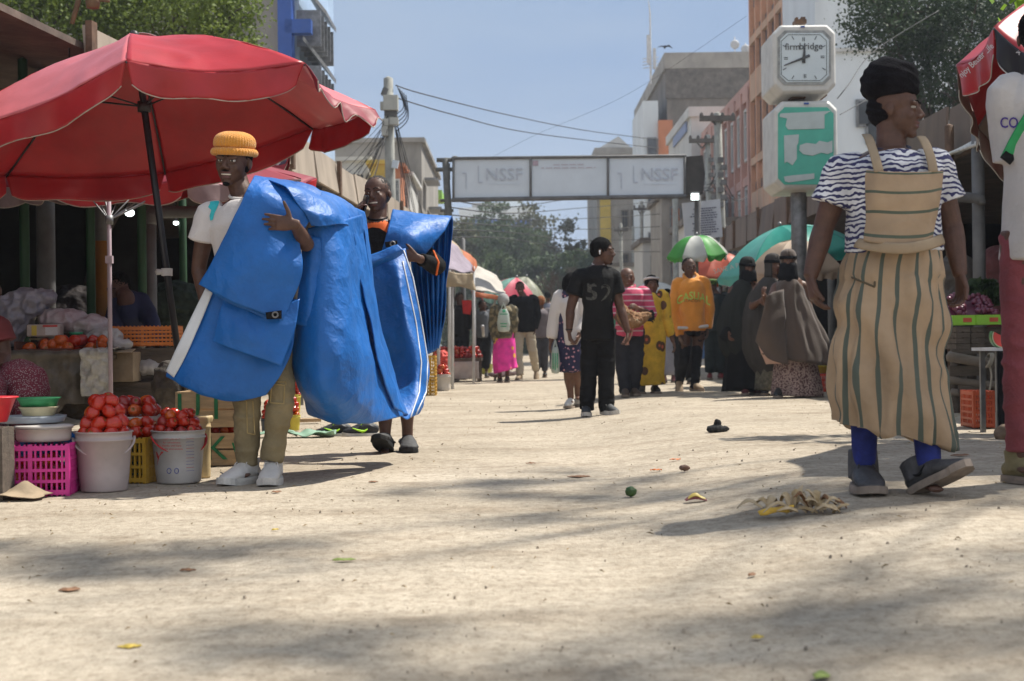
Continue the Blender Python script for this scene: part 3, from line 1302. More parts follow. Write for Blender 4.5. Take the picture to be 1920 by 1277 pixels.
# --- white building beyond it, gable to the street
r = block('shop_building', 9.4, 16, 73.5, 84, 12.4, CONCL, 'white rendered building with red window frames next to the pink building')
for j in range(3):
    for i in range(2):
        g = Geo().box((9.36, 75.5 + j * 2.9, 4.6 + i * 4.4), (.14, 1.0, 3.0))
        o = mk('window', g, ORANGE, r, smooth=False)
        mk('pane', Geo().box((9.28, 75.5 + j * 2.9, 4.6 + i * 4.4), (.04, .7, 2.6)), GLASS, o, smooth=False)
mk('lettering', Geo().box((9.34, 78, 12.2), (.08, 6.0, .7)), mat('sign_blue_faded', (.25, .30, .45), .8), r, smooth=False)

# --- big unfinished concrete building
x0, x1, zt = bpx(1250, 1470, 128, 90)
r = block('apartment_building', x0, x1 + 4, 90, 112, zt, CONC2, 'tall weathered bare concrete building with an orange strip and roof antenna', parapet=1.0, roofm=CONC)
g = Geo()
a = W(1252, 175, 89.7)
b = W(1238, 400, 89.7)
mk('orange_strip', Geo().box((x0 - .15, 89.9, 6.8), (.9, .5, a.z - .5 - 0)), ORANGE, r, smooth=False)
mk('stair_tower', Geo().box((x0 - 1.05, 94, zt / 2 - 1), (.95, 8, zt - 2.0)), WHITE, r, smooth=False)
for i in range(4):
    o = mk('window', Geo().box((x0 - 1.0, 89.93, 4 + 3.0 * i), (.62, .1, 1.5)), STEEL, r, smooth=False)
    mk('pane', Geo().box((x0 - 1.0, 89.87, 4 + 3.0 * i), (.5, .04, 1.3)), GLASS, o, smooth=False)
g = Geo()
g.box((x0 + 2.9, 89.93, zt - .9), (6.0, .12, 2.0))
mk('patched_wall', g, mat('block_wall', (.13, .115, .10), .95, ns=3, na=.35, bump=.4, bs=20), r, smooth=False)
mk('patched_wall', Geo().box((x0 + 2.9, 89.93, zt - 7.4), (3.6, .12, 3.2)), mat('block_wall2', (.17, .15, .14), .95, ns=3, na=.3, bump=.4, bs=20), r, smooth=False)
ag = Geo()
p = W(1220, 128, 90)
ag.tube([p + Vector((0, 0, -1)), p + Vector((0, 0, 3.5)), p + Vector((-.1, 0, 4.4))], [.07, .05, .02], n=6)
ag.box(p + Vector((-.12, 0, 1.2)), (.22, .2, 1.8))
ag.box(p + Vector((.25, 0, .6)), (.18, .2, 1.3))
for q in range(4):
    ag.tube([p + Vector((-.5, 0, .2 * q)), p + Vector((.5, 0, .2 * q + .1))], .03, n=5)
mk('antenna', ag, mat('antenna_white', (.5, .5, .5), .6), r, smooth=False)
for q, (ax, h) in enumerate(((1378, 2), (1398, 1.6), (1340, .8))):
    p = W(ax, 128, 91)
    ag = Geo()
    ag.tube([p, p + Vector((0, 0, h))], .035, n=5)
    ag.ell(p + Vector((0, -.1, h * .75)), (.30, .1, .30))
    mk('satellite_dish', ag, mat('antenna_white', (.5, .5, .5), .6), r)

# --- grey annex further down
x0, x1, zt = bpx(1118, 1262, 290, 120)
r = block('apartment_building', x0, x1, 120, 135, zt, CONC, 'long grey concrete block with a mustard yellow stripe behind the overhead sign', parapet=.6)
mk('stripe', Geo().box((x0 + .7, 119.9, zt / 2), (.9, .14, zt - .4)), YELLOW, r, smooth=False)
gr_ = Geo()
gr_.add([(x0 + .2, 120.2, zt + .6), (x0 + 3, 120.2, zt + .6), (x0 + 1.9, 120.2, zt + 1.6), (x0 + .2, 134, zt + .6), (x0 + 3, 134, zt + .6), (x0 + 1.9, 134, zt + 1.6)],
        [(0, 1, 2), (5, 4, 3), (0, 2, 5, 3), (1, 4, 5, 2)])
mk('gable', gr_, CONCL, r, smooth=False)
facade(r, (x0 + 1.6, 120), (x1, 120), 2, zt, 4, 5, CONC2, DARKG, wfrac=(.5, .4))

# --- small two storey shops along the far right side
shops = [(1205, 1262, 455, 70, CONCL, DARKG, 'low pale shop with a green shutter beyond the notice board', (.05, .30, .18)),
         (1240, 1300, 372, 62, CONC, ORANGE, 'grey two storey shop with an orange strip left of the notice board', (.45, .14, .06)),
         (1288, 1352, 420, 55, CONCL, GLASS, 'shop with a railed upper balcony under the notice board', (.08, .16, .32)),
         (1130, 1210, 500, 90, CONCL, DARKG, 'small green fronted shop far down the street', (.04, .32, .18))]
for (a, b, yt, Y, m, gm, lab, sc) in shops:
    x0, x1, zt = bpx(a, b, yt, Y)
    r = block('shop_building', x0, x1 + 1.0, Y, Y + 5, zt, m, lab, parapet=.25, roofm=CONC2)
    facade(r, (x0, Y), (x1 + 1, Y), max(1.5, zt * .45), zt, 1 if zt < 6 else 2, 3, STEEL, gm, wfrac=(.6, .55), fr=.06)
    sm = mat('shopfront_' + str(a), sc, .7, ns=2, na=.25)
    mk('shopfront', Geo().box(((x0 + x1 + 1) / 2, Y - .1, 1.2), (x1 - x0 + .6, .18, 2.4)), sm, r, smooth=False)
    aw = Geo()
    xa, xb = x0, x1 + 1
    aw.add([(xa, Y - .02, 3.0), (xb, Y - .02, 3.0), (xb, Y - 1.4, 2.55), (xa, Y - 1.4, 2.55), (xa, Y - .02, 3.05), (xb, Y - .02, 3.05), (xb, Y - 1.4, 2.6), (xa, Y - 1.4, 2.6)],
           [(0, 1, 2, 3), (7, 6, 5, 4), (0, 4, 5, 1), (1, 5, 6, 2), (2, 6, 7, 3), (3, 7, 4, 0)])
    mk('awning', aw, CONC2, r, smooth=False)

# --- pale blue-white building behind the clock
r = block('apartment_building', 9.5, 16.5, 44, 49.2, 16.0, WHITE, 'tall pale bluish white building with a small barred window behind the street clock')
p = W(1632, 250, 43.9)
p2 = W(1600, 210, 43.9)
for q in (W(1622, 212, 43.95), W(1640, 245, 43.95)):
    o = mk('window', Geo().box(q, (.55, .12, .85)), STEEL, r, smooth=False)
    mk('pane', Geo().box(q + Vector((0, -.07, 0)), (.42, .04, .70)), DARKG, o, smooth=False)
mk('downpipe', Geo().box((12.3, 43.9, 8), (.12, .12, 15.6)), WHITE, r, smooth=False)
mk('band', Geo().box((13.0, 43.93, W(1560, 95, 44).z), (6.8, .12, .12)), CONCL, r, smooth=False)

# --- left: concrete building with blue glazed bay
x1 = W(538, 60, 35).x
xb = W(592, 60, 35).x
r = block('office_building', x1 - 9, x1, 35, 43, 11.5, CONC, 'grey concrete office building with a blue framed glass bay, above the big red umbrella')
mk('blue_fin', Geo().box((x1 + .0, 34.9, 5.7), (.34, .5, 11.3)), BLUEP, r, smooth=False)
mk('glass_bay', Geo().box((x1 + .10, 39.2, 5.9), (.2, 7.0, 10.8)), mat('glass_pale', (.45, .58, .75), .2, ns=.6, na=.2), r, smooth=False)
for ytop, ybot in ((40, 66), (-120, -60)):
    zt, zb = W(560, ytop, 34.9).z, W(560, ybot, 34.9).z
    mk('blue_band', Geo().box((x1 + .32, 34.80, (zt + zb) / 2), (.64, .3, zt - zb)), BLUEP, r, smooth=False)
for yy in (122, 20):
    q = W(612, yy, 36)
    g = Geo()
    g.add([(x1 + .4, 34.9, W(580, yy - 55, 35).z), (x1 + .4, 38, W(580, yy - 55, 35).z), (q.x, 38, q.z), (q.x, 36, q.z),
           (x1 + .4, 34.9, W(580, yy - 55, 35).z - .12), (x1 + .4, 38, W(580, yy - 55, 35).z - .12), (q.x, 38, q.z - .12), (q.x, 36, q.z - .12)],
          [(0, 1, 2, 3), (7, 6, 5, 4), (0, 3, 7, 4), (3, 2, 6, 7), (2, 1, 5, 6), (1, 0, 4, 5)])
    for j in range(5):
        mk('shade_fin', Geo().box((x1 + .5, 35.3 + j * .62, W(590, yy + 30, 36).z - .2), (.6, .07, .9)), STEEL, r, smooth=False)
    mk('sunshade', g, STEEL, r, smooth=False)
for i in range(4):
    for j in range(3):
        mk('formwork_panel', Geo().box((x1 - 1.9 - 2.7 * j, 34.96, 9.9 - 2.6 * i), (2.1, .1, 2.2)), CONC2 if (i + j) % 2 else CONC, r, smooth=False)

# --- left: grey building behind the utility pole and its low neighbours
x0, x1, zt = bpx(618, 790, 268, 62)
r = block('apartment_building', x0, x1, 62, 76, zt, CONC, 'bare grey concrete building behind the left utility pole', parapet=.2)
for i in range(3):
    mk('ledge', Geo().box((x1 + .35, 64 + i * 3, zt - 1.5 - i * 1.0), (.6, 2.4, .12)), STEEL, r, smooth=False)
facade(r, (x0, 62), (x1, 62), 1.0, zt - .5, 2, 3, CONCL, GLASS, wfrac=(.3, .35), fr=.08)
for (a, b, yt, Y, m, lab) in ((612, 690, 302, 56, CONCL, 'pale grey rendered building under the concrete block, left of the utility pole'), (694, 724, 308, 54, YELLOW, 'narrow yellow building left of the utility pole'), (737, 752, 314, 53, ORANGE, 'narrow orange building right of the utility pole'),
                              (754, 768, 330, 55, CONCL, 'narrow pale building between the orange one and the grey block'), (800, 812, 318, 80, YELLOW, 'slim yellow building with small balconies at the far left kerb')):
    x0, x1, zt = bpx(a, b, yt, Y)
    r = block('shop_building', x0, x1, Y, Y + 5, zt, m, lab, parapet=.15)
    facade(r, (x0, Y), (x1, Y), 1.5, zt, 3, 1 if b - a < 60 else 3, CONCL, GLASS, wfrac=(.5, .5), fr=.05, margin=(.05, .1))
    if Y == 80:
        for i in range(4):
            bal = Geo().box((x1 + .2, 82, 3 + 2.1 * i), (.5, 3, .5))
            mk('balcony', bal, [mat('balc_pink', (.6, .15, .2), .8), mat('balc_lime', (.25, .5, .08), .8)][i % 2], r, smooth=False)

# --- far white and blue building above the trees
x0, x1, zt = bpx(862, 1000, 398, 230)
r = block('office_building', x0, x1, 230, 250, zt, WHITE, 'distant white building with blue glazing bands rising above the trees', parapet=.8)
for i in range(4):
    mk('glazing_band', Geo().box(((x0 + x1) / 2, 229.9, zt - 2.2 - 4.0 * i), (x1 - x0 - .6, .3, 2.0)), BLUEP, r, smooth=False)
a, b, z2 = bpx(885, 946, 388, 232)
mk('roof_house', Geo().box(((a + b) / 2, 235, z2 - 1.5), (b - a, 5, 4.5)), CONC, r, smooth=False)
a, b, z2 = bpx(947, 976, 372, 232)
mk('roof_tower', Geo().box(((a + b) / 2, 236, z2 - 3), (b - a, 5, 8)), WHITE, r, smooth=False)

# ------------------------------------------------------------------ trees
BARK = mat('bark', (.085, .065, .05), .95, ns=12, na=.35, bump=.6, bs=30, stretch=(1, 1, .25))


def leafmat(name, c, c2, tr=.3, ns=1.4):
    return mat(name, c, .65, ns=ns, col2=c2, trans=tr, spec=.3)


def crown_geo(cl, n, size, seed, droop=0.0, aspect=2.2, hollow=.55):
    """cl: clusters [(center, (rx,ry,rz))]; n leaf faces in all, gathered in clumps"""
    r = np.random.default_rng(seed)
    wts = np.array([c[1][0] * c[1][1] * c[1][2] for c in cl]) ** .7
    wts /= wts.sum()
    V = []
    for (c, rad), wt in zip(cl, wts):
        m = int(n * wt)
        k = max(6, m // 45)
        d = r.normal(size=(k, 3))
        d /= np.linalg.norm(d, axis=1)[:, None]
        q = d * (hollow + (1 - hollow) * r.random((k, 1)) ** .6) * np.array(rad)
        idx = r.integers(0, k, m)
        cs = np.array(rad).mean() * .17
        p = q[idx] + r.normal(size=(m, 3)) * cs * np.array([1.2, 1.2, .75]) + np.array(tuple(c))
        V.append(p)
    P = np.concatenate(V)
    m = len(P)
    a = r.normal(size=(m, 3))
    a[:, 2] = a[:, 2] * .6 - droop
    a /= np.linalg.norm(a, axis=1)[:, None]
    b = np.cross(a, r.normal(size=(m, 3)))
    b /= np.linalg.norm(b, axis=1)[:, None]
    sz = size * (.6 + .8 * r.random((m, 1)))
    A = P - a * sz * .5 * aspect * .5
    B = P + b * sz * .5
    C = P + a * sz * .5 * aspect * .5
    D = P - b * sz * .5
    vs = np.stack([A, B, C, D], 1).reshape(-1, 3)
    me_f = np.arange(m * 4).reshape(-1, 4)
    return vs, me_f


def fast_mesh(name, vs, fs, m, parent):
    o0 = ORG[parent.name]
    me = bpy.data.meshes.new(name)
    me.vertices.add(len(vs))
    me.vertices.foreach_set('co', (vs - np.array(o0)).ravel())
    k = fs.shape[1]
    me.loops.add(fs.size)
    me.loops.foreach_set('vertex_index', fs.ravel().astype(np.int32))
    me.polygons.add(len(fs))
    me.polygons.foreach_set('loop_start', np.arange(0, fs.size, k, dtype=np.int32))
    me.polygons.foreach_set('loop_total', np.full(len(fs), k, dtype=np.int32))
    me.update()
    me.validate()
    me.materials.append(m)
    o = bpy.data.objects.new(name, me)
    COL.objects.link(o)
    o.parent = parent
    ORG[o.name] = o0
    return o


def tree(name, base, cl, n, size, lm, label, seed=1, tr=.16, limbs=True, group=None, trunk_top=None, droop=0.0, aspect=2.2, hollow=.55, twigs=0):
    base = Vector(base)
    root = thing(name, base, label, 'tree', group)
    rd = random.Random(seed)
    g = Geo()
    top = Vector(trunk_top) if trunk_top else base.lerp(sum((Vector(c[0]) for c in cl), Vector()) / len(cl), .45)
    mid = base.lerp(top, .5) + Vector((rd.uniform(-.2, .2), rd.uniform(-.2, .2), 0))
    g.tube([base + Vector((0, 0, -.2)), base.lerp(mid, .2), mid, top], [tr * 1.5, tr * 1.1, tr * .9, tr * .7], n=10, sub=3)
    for c, rad in cl:
        c = Vector(c)
        m1 = top.lerp(c, .5) + Vector((rd.uniform(-.3, .3), rd.uniform(-.3, .3), rd.uniform(0, .4)))
        g.tube([top - Vector((0, 0, tr)), m1, c], [tr * .6, tr * .4, tr * .15], n=7, sub=3)
        for q in range(4 + twigs):
            e = c + Vector((rd.uniform(-1, 1) * rad[0], rd.uniform(-1, 1) * rad[1], rd.uniform(-.7, .9) * rad[2])) * .85
            s0 = m1.lerp(c, rd.random())
            g.tube([s0, s0.lerp(e, .5) + Vector((0, 0, .12)), e], [tr * .18, tr * .11, tr * .04], n=5, sub=2)
    mk('trunk', g, BARK, root)
    if n:
        vs, fs = crown_geo(cl, n, size, seed, droop, aspect, hollow)
        fast_mesh('crown', vs, fs, lm, root)
    return root


LG = leafmat('leaf_feathery', (.09, .13, .025), (.20, .26, .05), .35, .8)
LD = leafmat('leaf_dark', (.018, .035, .014), (.05, .085, .03), .2, 1.0)
LH = leafmat('leaf_far', (.045, .07, .03), (.10, .14, .055), .25, .25)
LB = leafmat('leaf_bright', (.16, .30, .03), (.32, .50, .06), .5, 2.0)


def clus(lst):
    return [(W(a, b, Y), r) for a, b, Y, r in lst]


tree('feathery_tree', (-7.5, 25, 0), clus([(60, 10, 22, (1.7, 1.6, .9)), (200, 20, 22.5, (1.3, 1.4, .8)), (330, 25, 22, (1.2, 1.3, .7)), (120, -60, 23, (1.6, 1.5, .9)), (420, 60, 22, (.55, .8, .45)), (455, 95, 21.5, (.35, .5, .25)), (390, 10, 22, (.7, .8, .5)), (260, -80, 24, (2.2, 1.8, 1.0)), (-120, 0, 22, (1.6, 1.6, 1.0))]),
     46000, .05, LG, 'feathery yellow green tree above the big red umbrella', 3, aspect=2.8)
tree('leafy_tree', (10.5, 33, 0), clus([(1660, 40, 30, (.85, .9, .75)), (1740, 10, 31, (1.1, 1.2, .9)), (1820, 60, 30, (1.0, 1.2, .8)), (1700, 120, 30.5, (.55, .7, .5)), (1790, 150, 30, (.8, .9, .6)), (1860, 150, 31, (.7, .8, .6)), (1640, -40, 31, (.8, .8, .6)), (1900, 20, 31, (1.0, 1.0, .9)), (1800, 200, 31, (.6, .6, .3))]),
     42000, .065, LD, 'dark leafy tree with bare twigs beside the pale building', 5, aspect=1.6, twigs=6)
# tree at the right kerb nearer than the frame shows; its branches hang in at the top right
tree('kerb_tree', (5.6, 9.6, .09), [(Vector((4.2, 9.8, 3.35)), (.85, .8, .30)), (Vector((3.4, 10.0, 3.25)), (.45, .6, .20))] + [(Vector((a + 1.2, b - 1.6, c)), (r, r * .9, r * .35)) for a, b, c, r in
     ((6.2, 9.4, 14, 1.0), (8.2, 10.0, 14.6, 1.1), (5.0, 11.2, 14.2, .8), (7.2, 12.0, 14, 1.1), (9.2, 12.2, 14.8, 1.1), (3.9, 9.2, 13.6, .8), (6.4, 13.6, 14.4, .8), (10.4, 10.8, 14.2, 1.1), (8.8, 8.2, 14, .9), (5.6, 8.0, 13.8, .8), (10.8, 13.4, 14.5, 1.1))],
     11000, .085, LB, 'bright green branches reaching in over the right umbrella', 9, aspect=2.0, tr=.055, trunk_top=(5.6, 9.6, 4.4), hollow=.1)
FAR = 'hazy trees at the end of the street'
spots = [(862, 470, 120, (3.4, 3.5, 3.6)), (915, 455, 128, (2.8, 3, 3.6)), (960, 470, 118, (3.6, 3.5, 3.4)), (1015, 450, 132, (3.8, 3.4, 4.2)), (900, 545, 105, (4.0, 3.5, 2.6)), (985, 540, 104, (4.4, 3.5, 2.6)), (1075, 500, 125, (2.4, 3, 2.6)), (1100, 520, 110, (2.6, 3, 2.2)), (1040, 570, 98, (3.6, 3, 1.8)), (830, 520, 112, (3.2, 3, 3.0))]
nm = ['leftmost', 'second from the left', 'third from the left', 'tallest, thin topped', 'low front left', 'low front middle', 'slim right', 'lowest right', 'short bushy front right', 'low far left']
for i, (a, b, Y, rad) in enumerate(spots):
    c = W(a, b, Y)
    base = Vector((c.x, c.y + 1, gz(c.x, c.y)))
    rd = random.Random(i)
    cl = [(c + Vector((rd.uniform(-.5, .5) * rad[0], rd.uniform(-.5, .5) * rad[1], rd.uniform(-.6, .6) * rad[2])), (rad[0] * .5, rad[1] * .5, rad[2] * .45)) for _ in range(6)]
    cl += [(Vector((c.x, c.y, c.z * .45)), (rad[0] * .9, rad[1] * .8, c.z * .4))]
    tree('green_tree', base, cl, 9000, .30, LH if i % 3 else leafmat('leaf_far2', (.07, .075, .03), (.14, .14, .06), .25, .3), nm[i] + ' hazy green tree at the end of the street', 20 + i, tr=.22, group=FAR, aspect=1.4)

# bare tree right of them
def bare(name, base, top, label, seed, spread=1.0, Y=60):
    root = thing(name, base, label, 'tree')
    rd = random.Random(seed)
    g = Geo()

    def grow(p, d, L, r, lev):
        e = p + d * L
        m_ = p.lerp(e, .5) + Vector((rd.uniform(-.1, .1), 0, rd.uniform(-.05, .1))) * L
        g.tube([p, m_, e], [r, r * .8, r * .6], n=6, sub=2)
        if lev == 0:
            return
        for q in range(3 if lev > 2 else 4):
            nd = (d + Vector((rd.uniform(-.9, .9), rd.uniform(-.6, .6), rd.uniform(-.15, .7)))).normalized()
            grow(m_.lerp(e, rd.uniform(.3, 1)), nd, L * rd.uniform(.5, .75), r * .5, lev - 1)
    b = Vector(base)
    grow(b, (Vector(top) - b).normalized(), (Vector(top) - b).length * .42, .22, 5)
    mk('trunk', g, BARK, root)
    return root


bt = G(1092, 690)
bb = W(1090, 640, 70)
bare('bare_tree', (bb.x, 70, gz(bb.x, 70)), W(1045, 470, 70), 'leafless branching tree behind the man in the black t shirt', 11)
# ------------------------------------------------------------------ market sheds
IRON = mat('roof_iron', (.12, .09, .07), .75, ns=3, na=.4, bump=.3, bs=14)
FASC = mat('fascia_sheet', (.34, .28, .22), .7, ns=2.5, na=.25, bump=.2, stretch=(1, 1, .3))
FASCD = mat('fascia_sheet_brown', (.15, .11, .085), .7, ns=2.5, na=.25, bump=.2, stretch=(1, 1, .3))
DARKW = mat('shed_shade', (.035, .032, .03), .95, ns=1.5, na=.4)  # near black: the shade inside the sheds is put into this colour
WOODD = mat('old_wood', (.10, .08, .062), .9, ns=4, na=.35, bump=.4, bs=20, stretch=(1, 6, 6))
WOODL = mat('crate_wood', (.42, .29, .16), .85, ns=5, na=.28, bump=.25, bs=30, stretch=(1, 1, 6))
GREENP = mat('post_green', (.015, .06, .02), .6, ns=5, na=.25)
GREYP = mat('pipe_grey', (.13, .13, .13), .6, ns=5, na=.25)
LAMPM = mat('lamp_glow', (.85, .97, .95), .4, ns=5, na=.01, emit=3.2)


def shed(name, pts, z, out, label, fasc, seed, fh=.42, slope=.35, fm2=None, fstart=0):
    """pts: eave line (x,y) from near to far; out = outward sign (roof runs away from the street)"""
    root = thing(name, (pts[0][0] + out * 3, pts[0][1], 0), label, 'market shed')
    rd = random.Random(seed)
    g = Geo()
    n = len(pts)
    top, bot = [], []
    for (x, y) in pts:
        top += [(x, y, z), (x + out * 4.5, y, z + slope), (x + out * 9, y, z + slope * .4)]
        bot += [(x, y, z - .05), (x + out * 4.5, y, z + slope - .05), (x + out * 9, y, z + slope * .4 - .05)]
    vs = top + bot
    K = 3 * n
    fs = []
    for i in range(n - 1):
        for j in range(2):
            a = i * 3 + j
            fs.append((a, a + 1, a + 4, a + 3))
            fs.append((a + 3 + K, a + 4 + K, a + 1 + K, a + K))
        fs.append((i * 3, i * 3 + 3, i * 3 + 3 + K, i * 3 + K))
    g.add(vs, fs)
    mk('roof', g, IRON, root, smooth=False)
    f, bt_ = Geo(), Geo()
    for i in range(fstart, n - 1):
        a, b = Vector((*pts[i], 0)), Vector((*pts[i + 1], 0))
        d = (b - a)
        L = d.length
        d.normalize()
        k = max(1, int(L / 1.25))
        M = Matrix((d, Vector((-d.y, d.x, 0)), Vector((0, 0, 1)))).transposed()
        for q in range(k):
            c = a + d * (L * (q + .5) / k) + Vector((-out * (.02 + .012 * (q % 2)), 0, z - .06 + rd.uniform(-.02, .02)))
            tilt = Matrix.Rotation(rd.uniform(-.02, .03), 3, 'X') @ Matrix.Rotation(out * rd.uniform(.0, .18), 3, 'Y')
            f.box(c, (L / k - .05, .03, fh + rd.uniform(-.04, .04)), M=(tilt @ M))
            if q % 2 == 0:
                mk('fascia_batten', Geo().box(c - d * L / k / 2 + Vector((-out * .05, 0, 0)), (.10, .05, fh + .02), M=M), RUST, root, smooth=False)
    mk('fascia', f, fasc, root, smooth=False)
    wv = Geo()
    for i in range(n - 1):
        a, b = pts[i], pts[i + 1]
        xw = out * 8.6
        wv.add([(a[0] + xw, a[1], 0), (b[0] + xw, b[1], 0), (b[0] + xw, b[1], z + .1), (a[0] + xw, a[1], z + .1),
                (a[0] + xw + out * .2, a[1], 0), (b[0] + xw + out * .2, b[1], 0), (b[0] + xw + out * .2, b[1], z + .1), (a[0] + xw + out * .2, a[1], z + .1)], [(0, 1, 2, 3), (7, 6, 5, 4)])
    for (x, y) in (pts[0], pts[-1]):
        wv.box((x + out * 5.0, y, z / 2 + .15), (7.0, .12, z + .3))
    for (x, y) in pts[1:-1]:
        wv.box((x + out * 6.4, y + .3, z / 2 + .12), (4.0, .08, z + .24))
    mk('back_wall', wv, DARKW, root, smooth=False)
    return root


lp = [(-4.6, 3.6), (-3.35, 9.0), (-3.15, 10.5), (-2.5, 15.9), (-1.9, 24), (-1.35, 32)]
L_ = shed('market_shed', lp, 2.97, -1, 'long dark market shed with a panelled grey fascia along the left kerb', FASC, 3, fstart=2)
rp_ = [(4.9, 8.0), (4.85, 14), (4.77, 17), (4.75, 24), (4.7, 31), (4.8, 36)]
R_ = shed('market_shed', rp_, 3.0, 1, 'dark market shed with a brown panelled fascia along the right kerb', FASCD, 8, fh=.55)
# pale bars under the right roof stand for slits of light between rafters
g = Geo()
for j in range(7):
    a = W(1745 + j * 8, 300 - j * 1, 15.5)
    b = W(1870 + j * 5, 258 - j * 8, 12.5)
    g.tube([a, b], .02, n=5)
mk('light_slit', g, mat('light_slit_pale', (.5, .5, .48), .4), R_)


def post(root, px, Y, m, r=.07, top=None, name='post', px2=None, split=None):
    a = W(px, 640, Y)
    t = top or 2.95
    g = Geo()
    x2 = a.x if px2 is None else W(px2, 640, Y).x
    if split:
        zs = W(px, split[0], Y).z
        g.tube([(a.x, Y, 0), (a.x, Y, zs)], r, n=12)
        h = Geo().tube([(a.x, Y, zs), (x2, Y, t)], r * 1.02, n=12)
        mk(name, h, split[1], root)
    else:
        g.tube([(a.x, Y, 0), (x2, Y, t)], r, n=12)
    return mk(name, g, m, root)


post(L_, 48, 11, GREENP, .038)
post(L_, 88, 11.5, GREYP, .075)
post(L_, 172, 11, GREENP, .035)
post(L_, 192, 11.2, mat('post_orange', (.30, .14, .02), .6, ns=5, na=.2), .055, split=(452, GREYP))
post(L_, 268, 11, GREENP, .035)
post(L_, 285, 11.3, GREYP, .045, top=W(285, 405, 11.3).z)
g = Geo()
g.tube([W(285, 420, 11.3), W(286, 402, 11.3), W(300, 398, 11.3), W(420, 398, 11.3)], [.05, .055, .05, .045], n=12, sub=3)
mk('pipe', g, GREYP, L_)
post(L_, 345, 13, GREENP, .035)
for px, Y in ((560, 17), (600, 20), (640, 24), (870, 30)):
    post(L_, px, Y, GREYP, .05)
post(R_, 1838, 13.5, GREYP, .06)
post(R_, 1785, 15, RUST, .05)
post(R_, 1560, 22, GREYP, .06)
post(R_, 1480, 28, RUST, .06)
g = Geo()
g.tube([W(1838, 380, 13.4), W(1832, 372, 13.4), W(1760, 368, 13.4)], .05, n=10, sub=3)
mk('pipe', g, GREYP, R_)


def lamp(px, py, Y, label, r=.045, root_z=2.95):
    c = W(px, py, Y)
    t = thing('hanging_lamp', c, label, 'lamp', 'white lamps hanging in the sheds')
    mk('bulb', Geo().ell(c, (r, r, r * .8)), LAMPM, t)
    cp = Geo().lathe(c + Vector((0, 0, r * .5)), [(r * .9, 0), (r * .7, .03), (.012, .05), (.012, .08)], 12)
    mk('lamp_cap', cp, GREYP, t)
    mk('cord', Geo().tube([c + Vector((0, 0, .1)), (c.x, c.y, root_z)], .006, n=5), DARKW, t)


lamp(133, 371, 10.5, 'white lamp half hidden behind the valance of the big red umbrella', .045)
lamp(243, 399, 10.6, 'round white lamp hanging between the two umbrella poles in the left shed', .036)
lamp(330, 418, 13, 'small white lamp near the leaning black pole in the left shed', .026)
lamp(1877, 306, 14, 'small white lamp in the right shed beside the man in maroon trousers', .03)

# ------------------------------------------------------------------ overhead sign
SIGNW = mat('sign_white', (.60, .66, .72), .55, ns=2, na=.05)
SIGNF = mat('sign_frame', (.13, .13, .13), .7, ns=5, na=.3)
FADE = mat('faded_print', (.47, .51, .58), .7, ns=20, na=.12)
Ys = 26.0
root = thing('overhead_sign', W(840, 700, Ys), 'long white three panel overhead sign reading NSSF across the street', 'sign')
tl = [(850, 299), (995, 297), (1140, 296), (1284, 294)]
bl = [(850, 373), (995, 371), (1140, 369), (1284, 366)]
for i in range(3):
    g = Geo()
    f = [W(*tl[i], Ys), W(*tl[i + 1], Ys), W(*bl[i + 1], Ys), W(*bl[i], Ys)]
    bk = [p + Vector((0, .5, 0)) for p in f]
    g.add(f + bk, [(3, 2, 1, 0), (4, 5, 6, 7), (0, 1, 5, 4), (1, 2, 6, 5), (2, 3, 7, 6), (3, 0, 4, 7)])
    mk('panel', g, SIGNW, root, smooth=False)
g = Geo()
g.tube([W(848, 297, Ys - .02), W(1286, 292, Ys - .02)], .03, n=6)
g.tube([W(848, 375, Ys - .02), W(1286, 368, Ys - .02)], .045, n=6)
for i in range(4):
    g.tube([W(*tl[i], Ys - .03), W(*bl[i], Ys - .03)], .022, n=6)
mk('frame', g, SIGNF, root)
g = Geo()
a, b, c, d = W(1284, 294, Ys), W(1318, 291, Ys), W(1318, 362, Ys), W(1284, 366, Ys)
mid = W(1322, 326, Ys)
f = [a, b, mid, c, d]
bk = [p + Vector((0, .6, 0)) for p in f]
g.add(f + bk, [(4, 3, 2, 1, 0), (5, 6, 7, 8, 9), (0, 1, 6, 5), (1, 2, 7, 6), (2, 3, 8, 7), (3, 4, 9, 8), (4, 0, 5, 9)])
mk('end_panel', g, mat('sign_dark', (.05, .045, .04), .8, ns=4, na=.4), root, smooth=False)
RX = Matrix(((1, 0, 0, 0), (0, 0, -1, 0), (0, 1, 0, 0), (0, 0, 0, 1)))


def sign_text(s, px, py, Y, h, root, m, name='lettering', tilt=0.0, **k):
    g = text_geo(s, h, Matrix.Translation(W(px, py, Y)) @ Matrix.Rotation(tilt, 4, 'Y') @ RX, extrude=.004, **k)
    return mk(name, g, m, root, smooth=False)


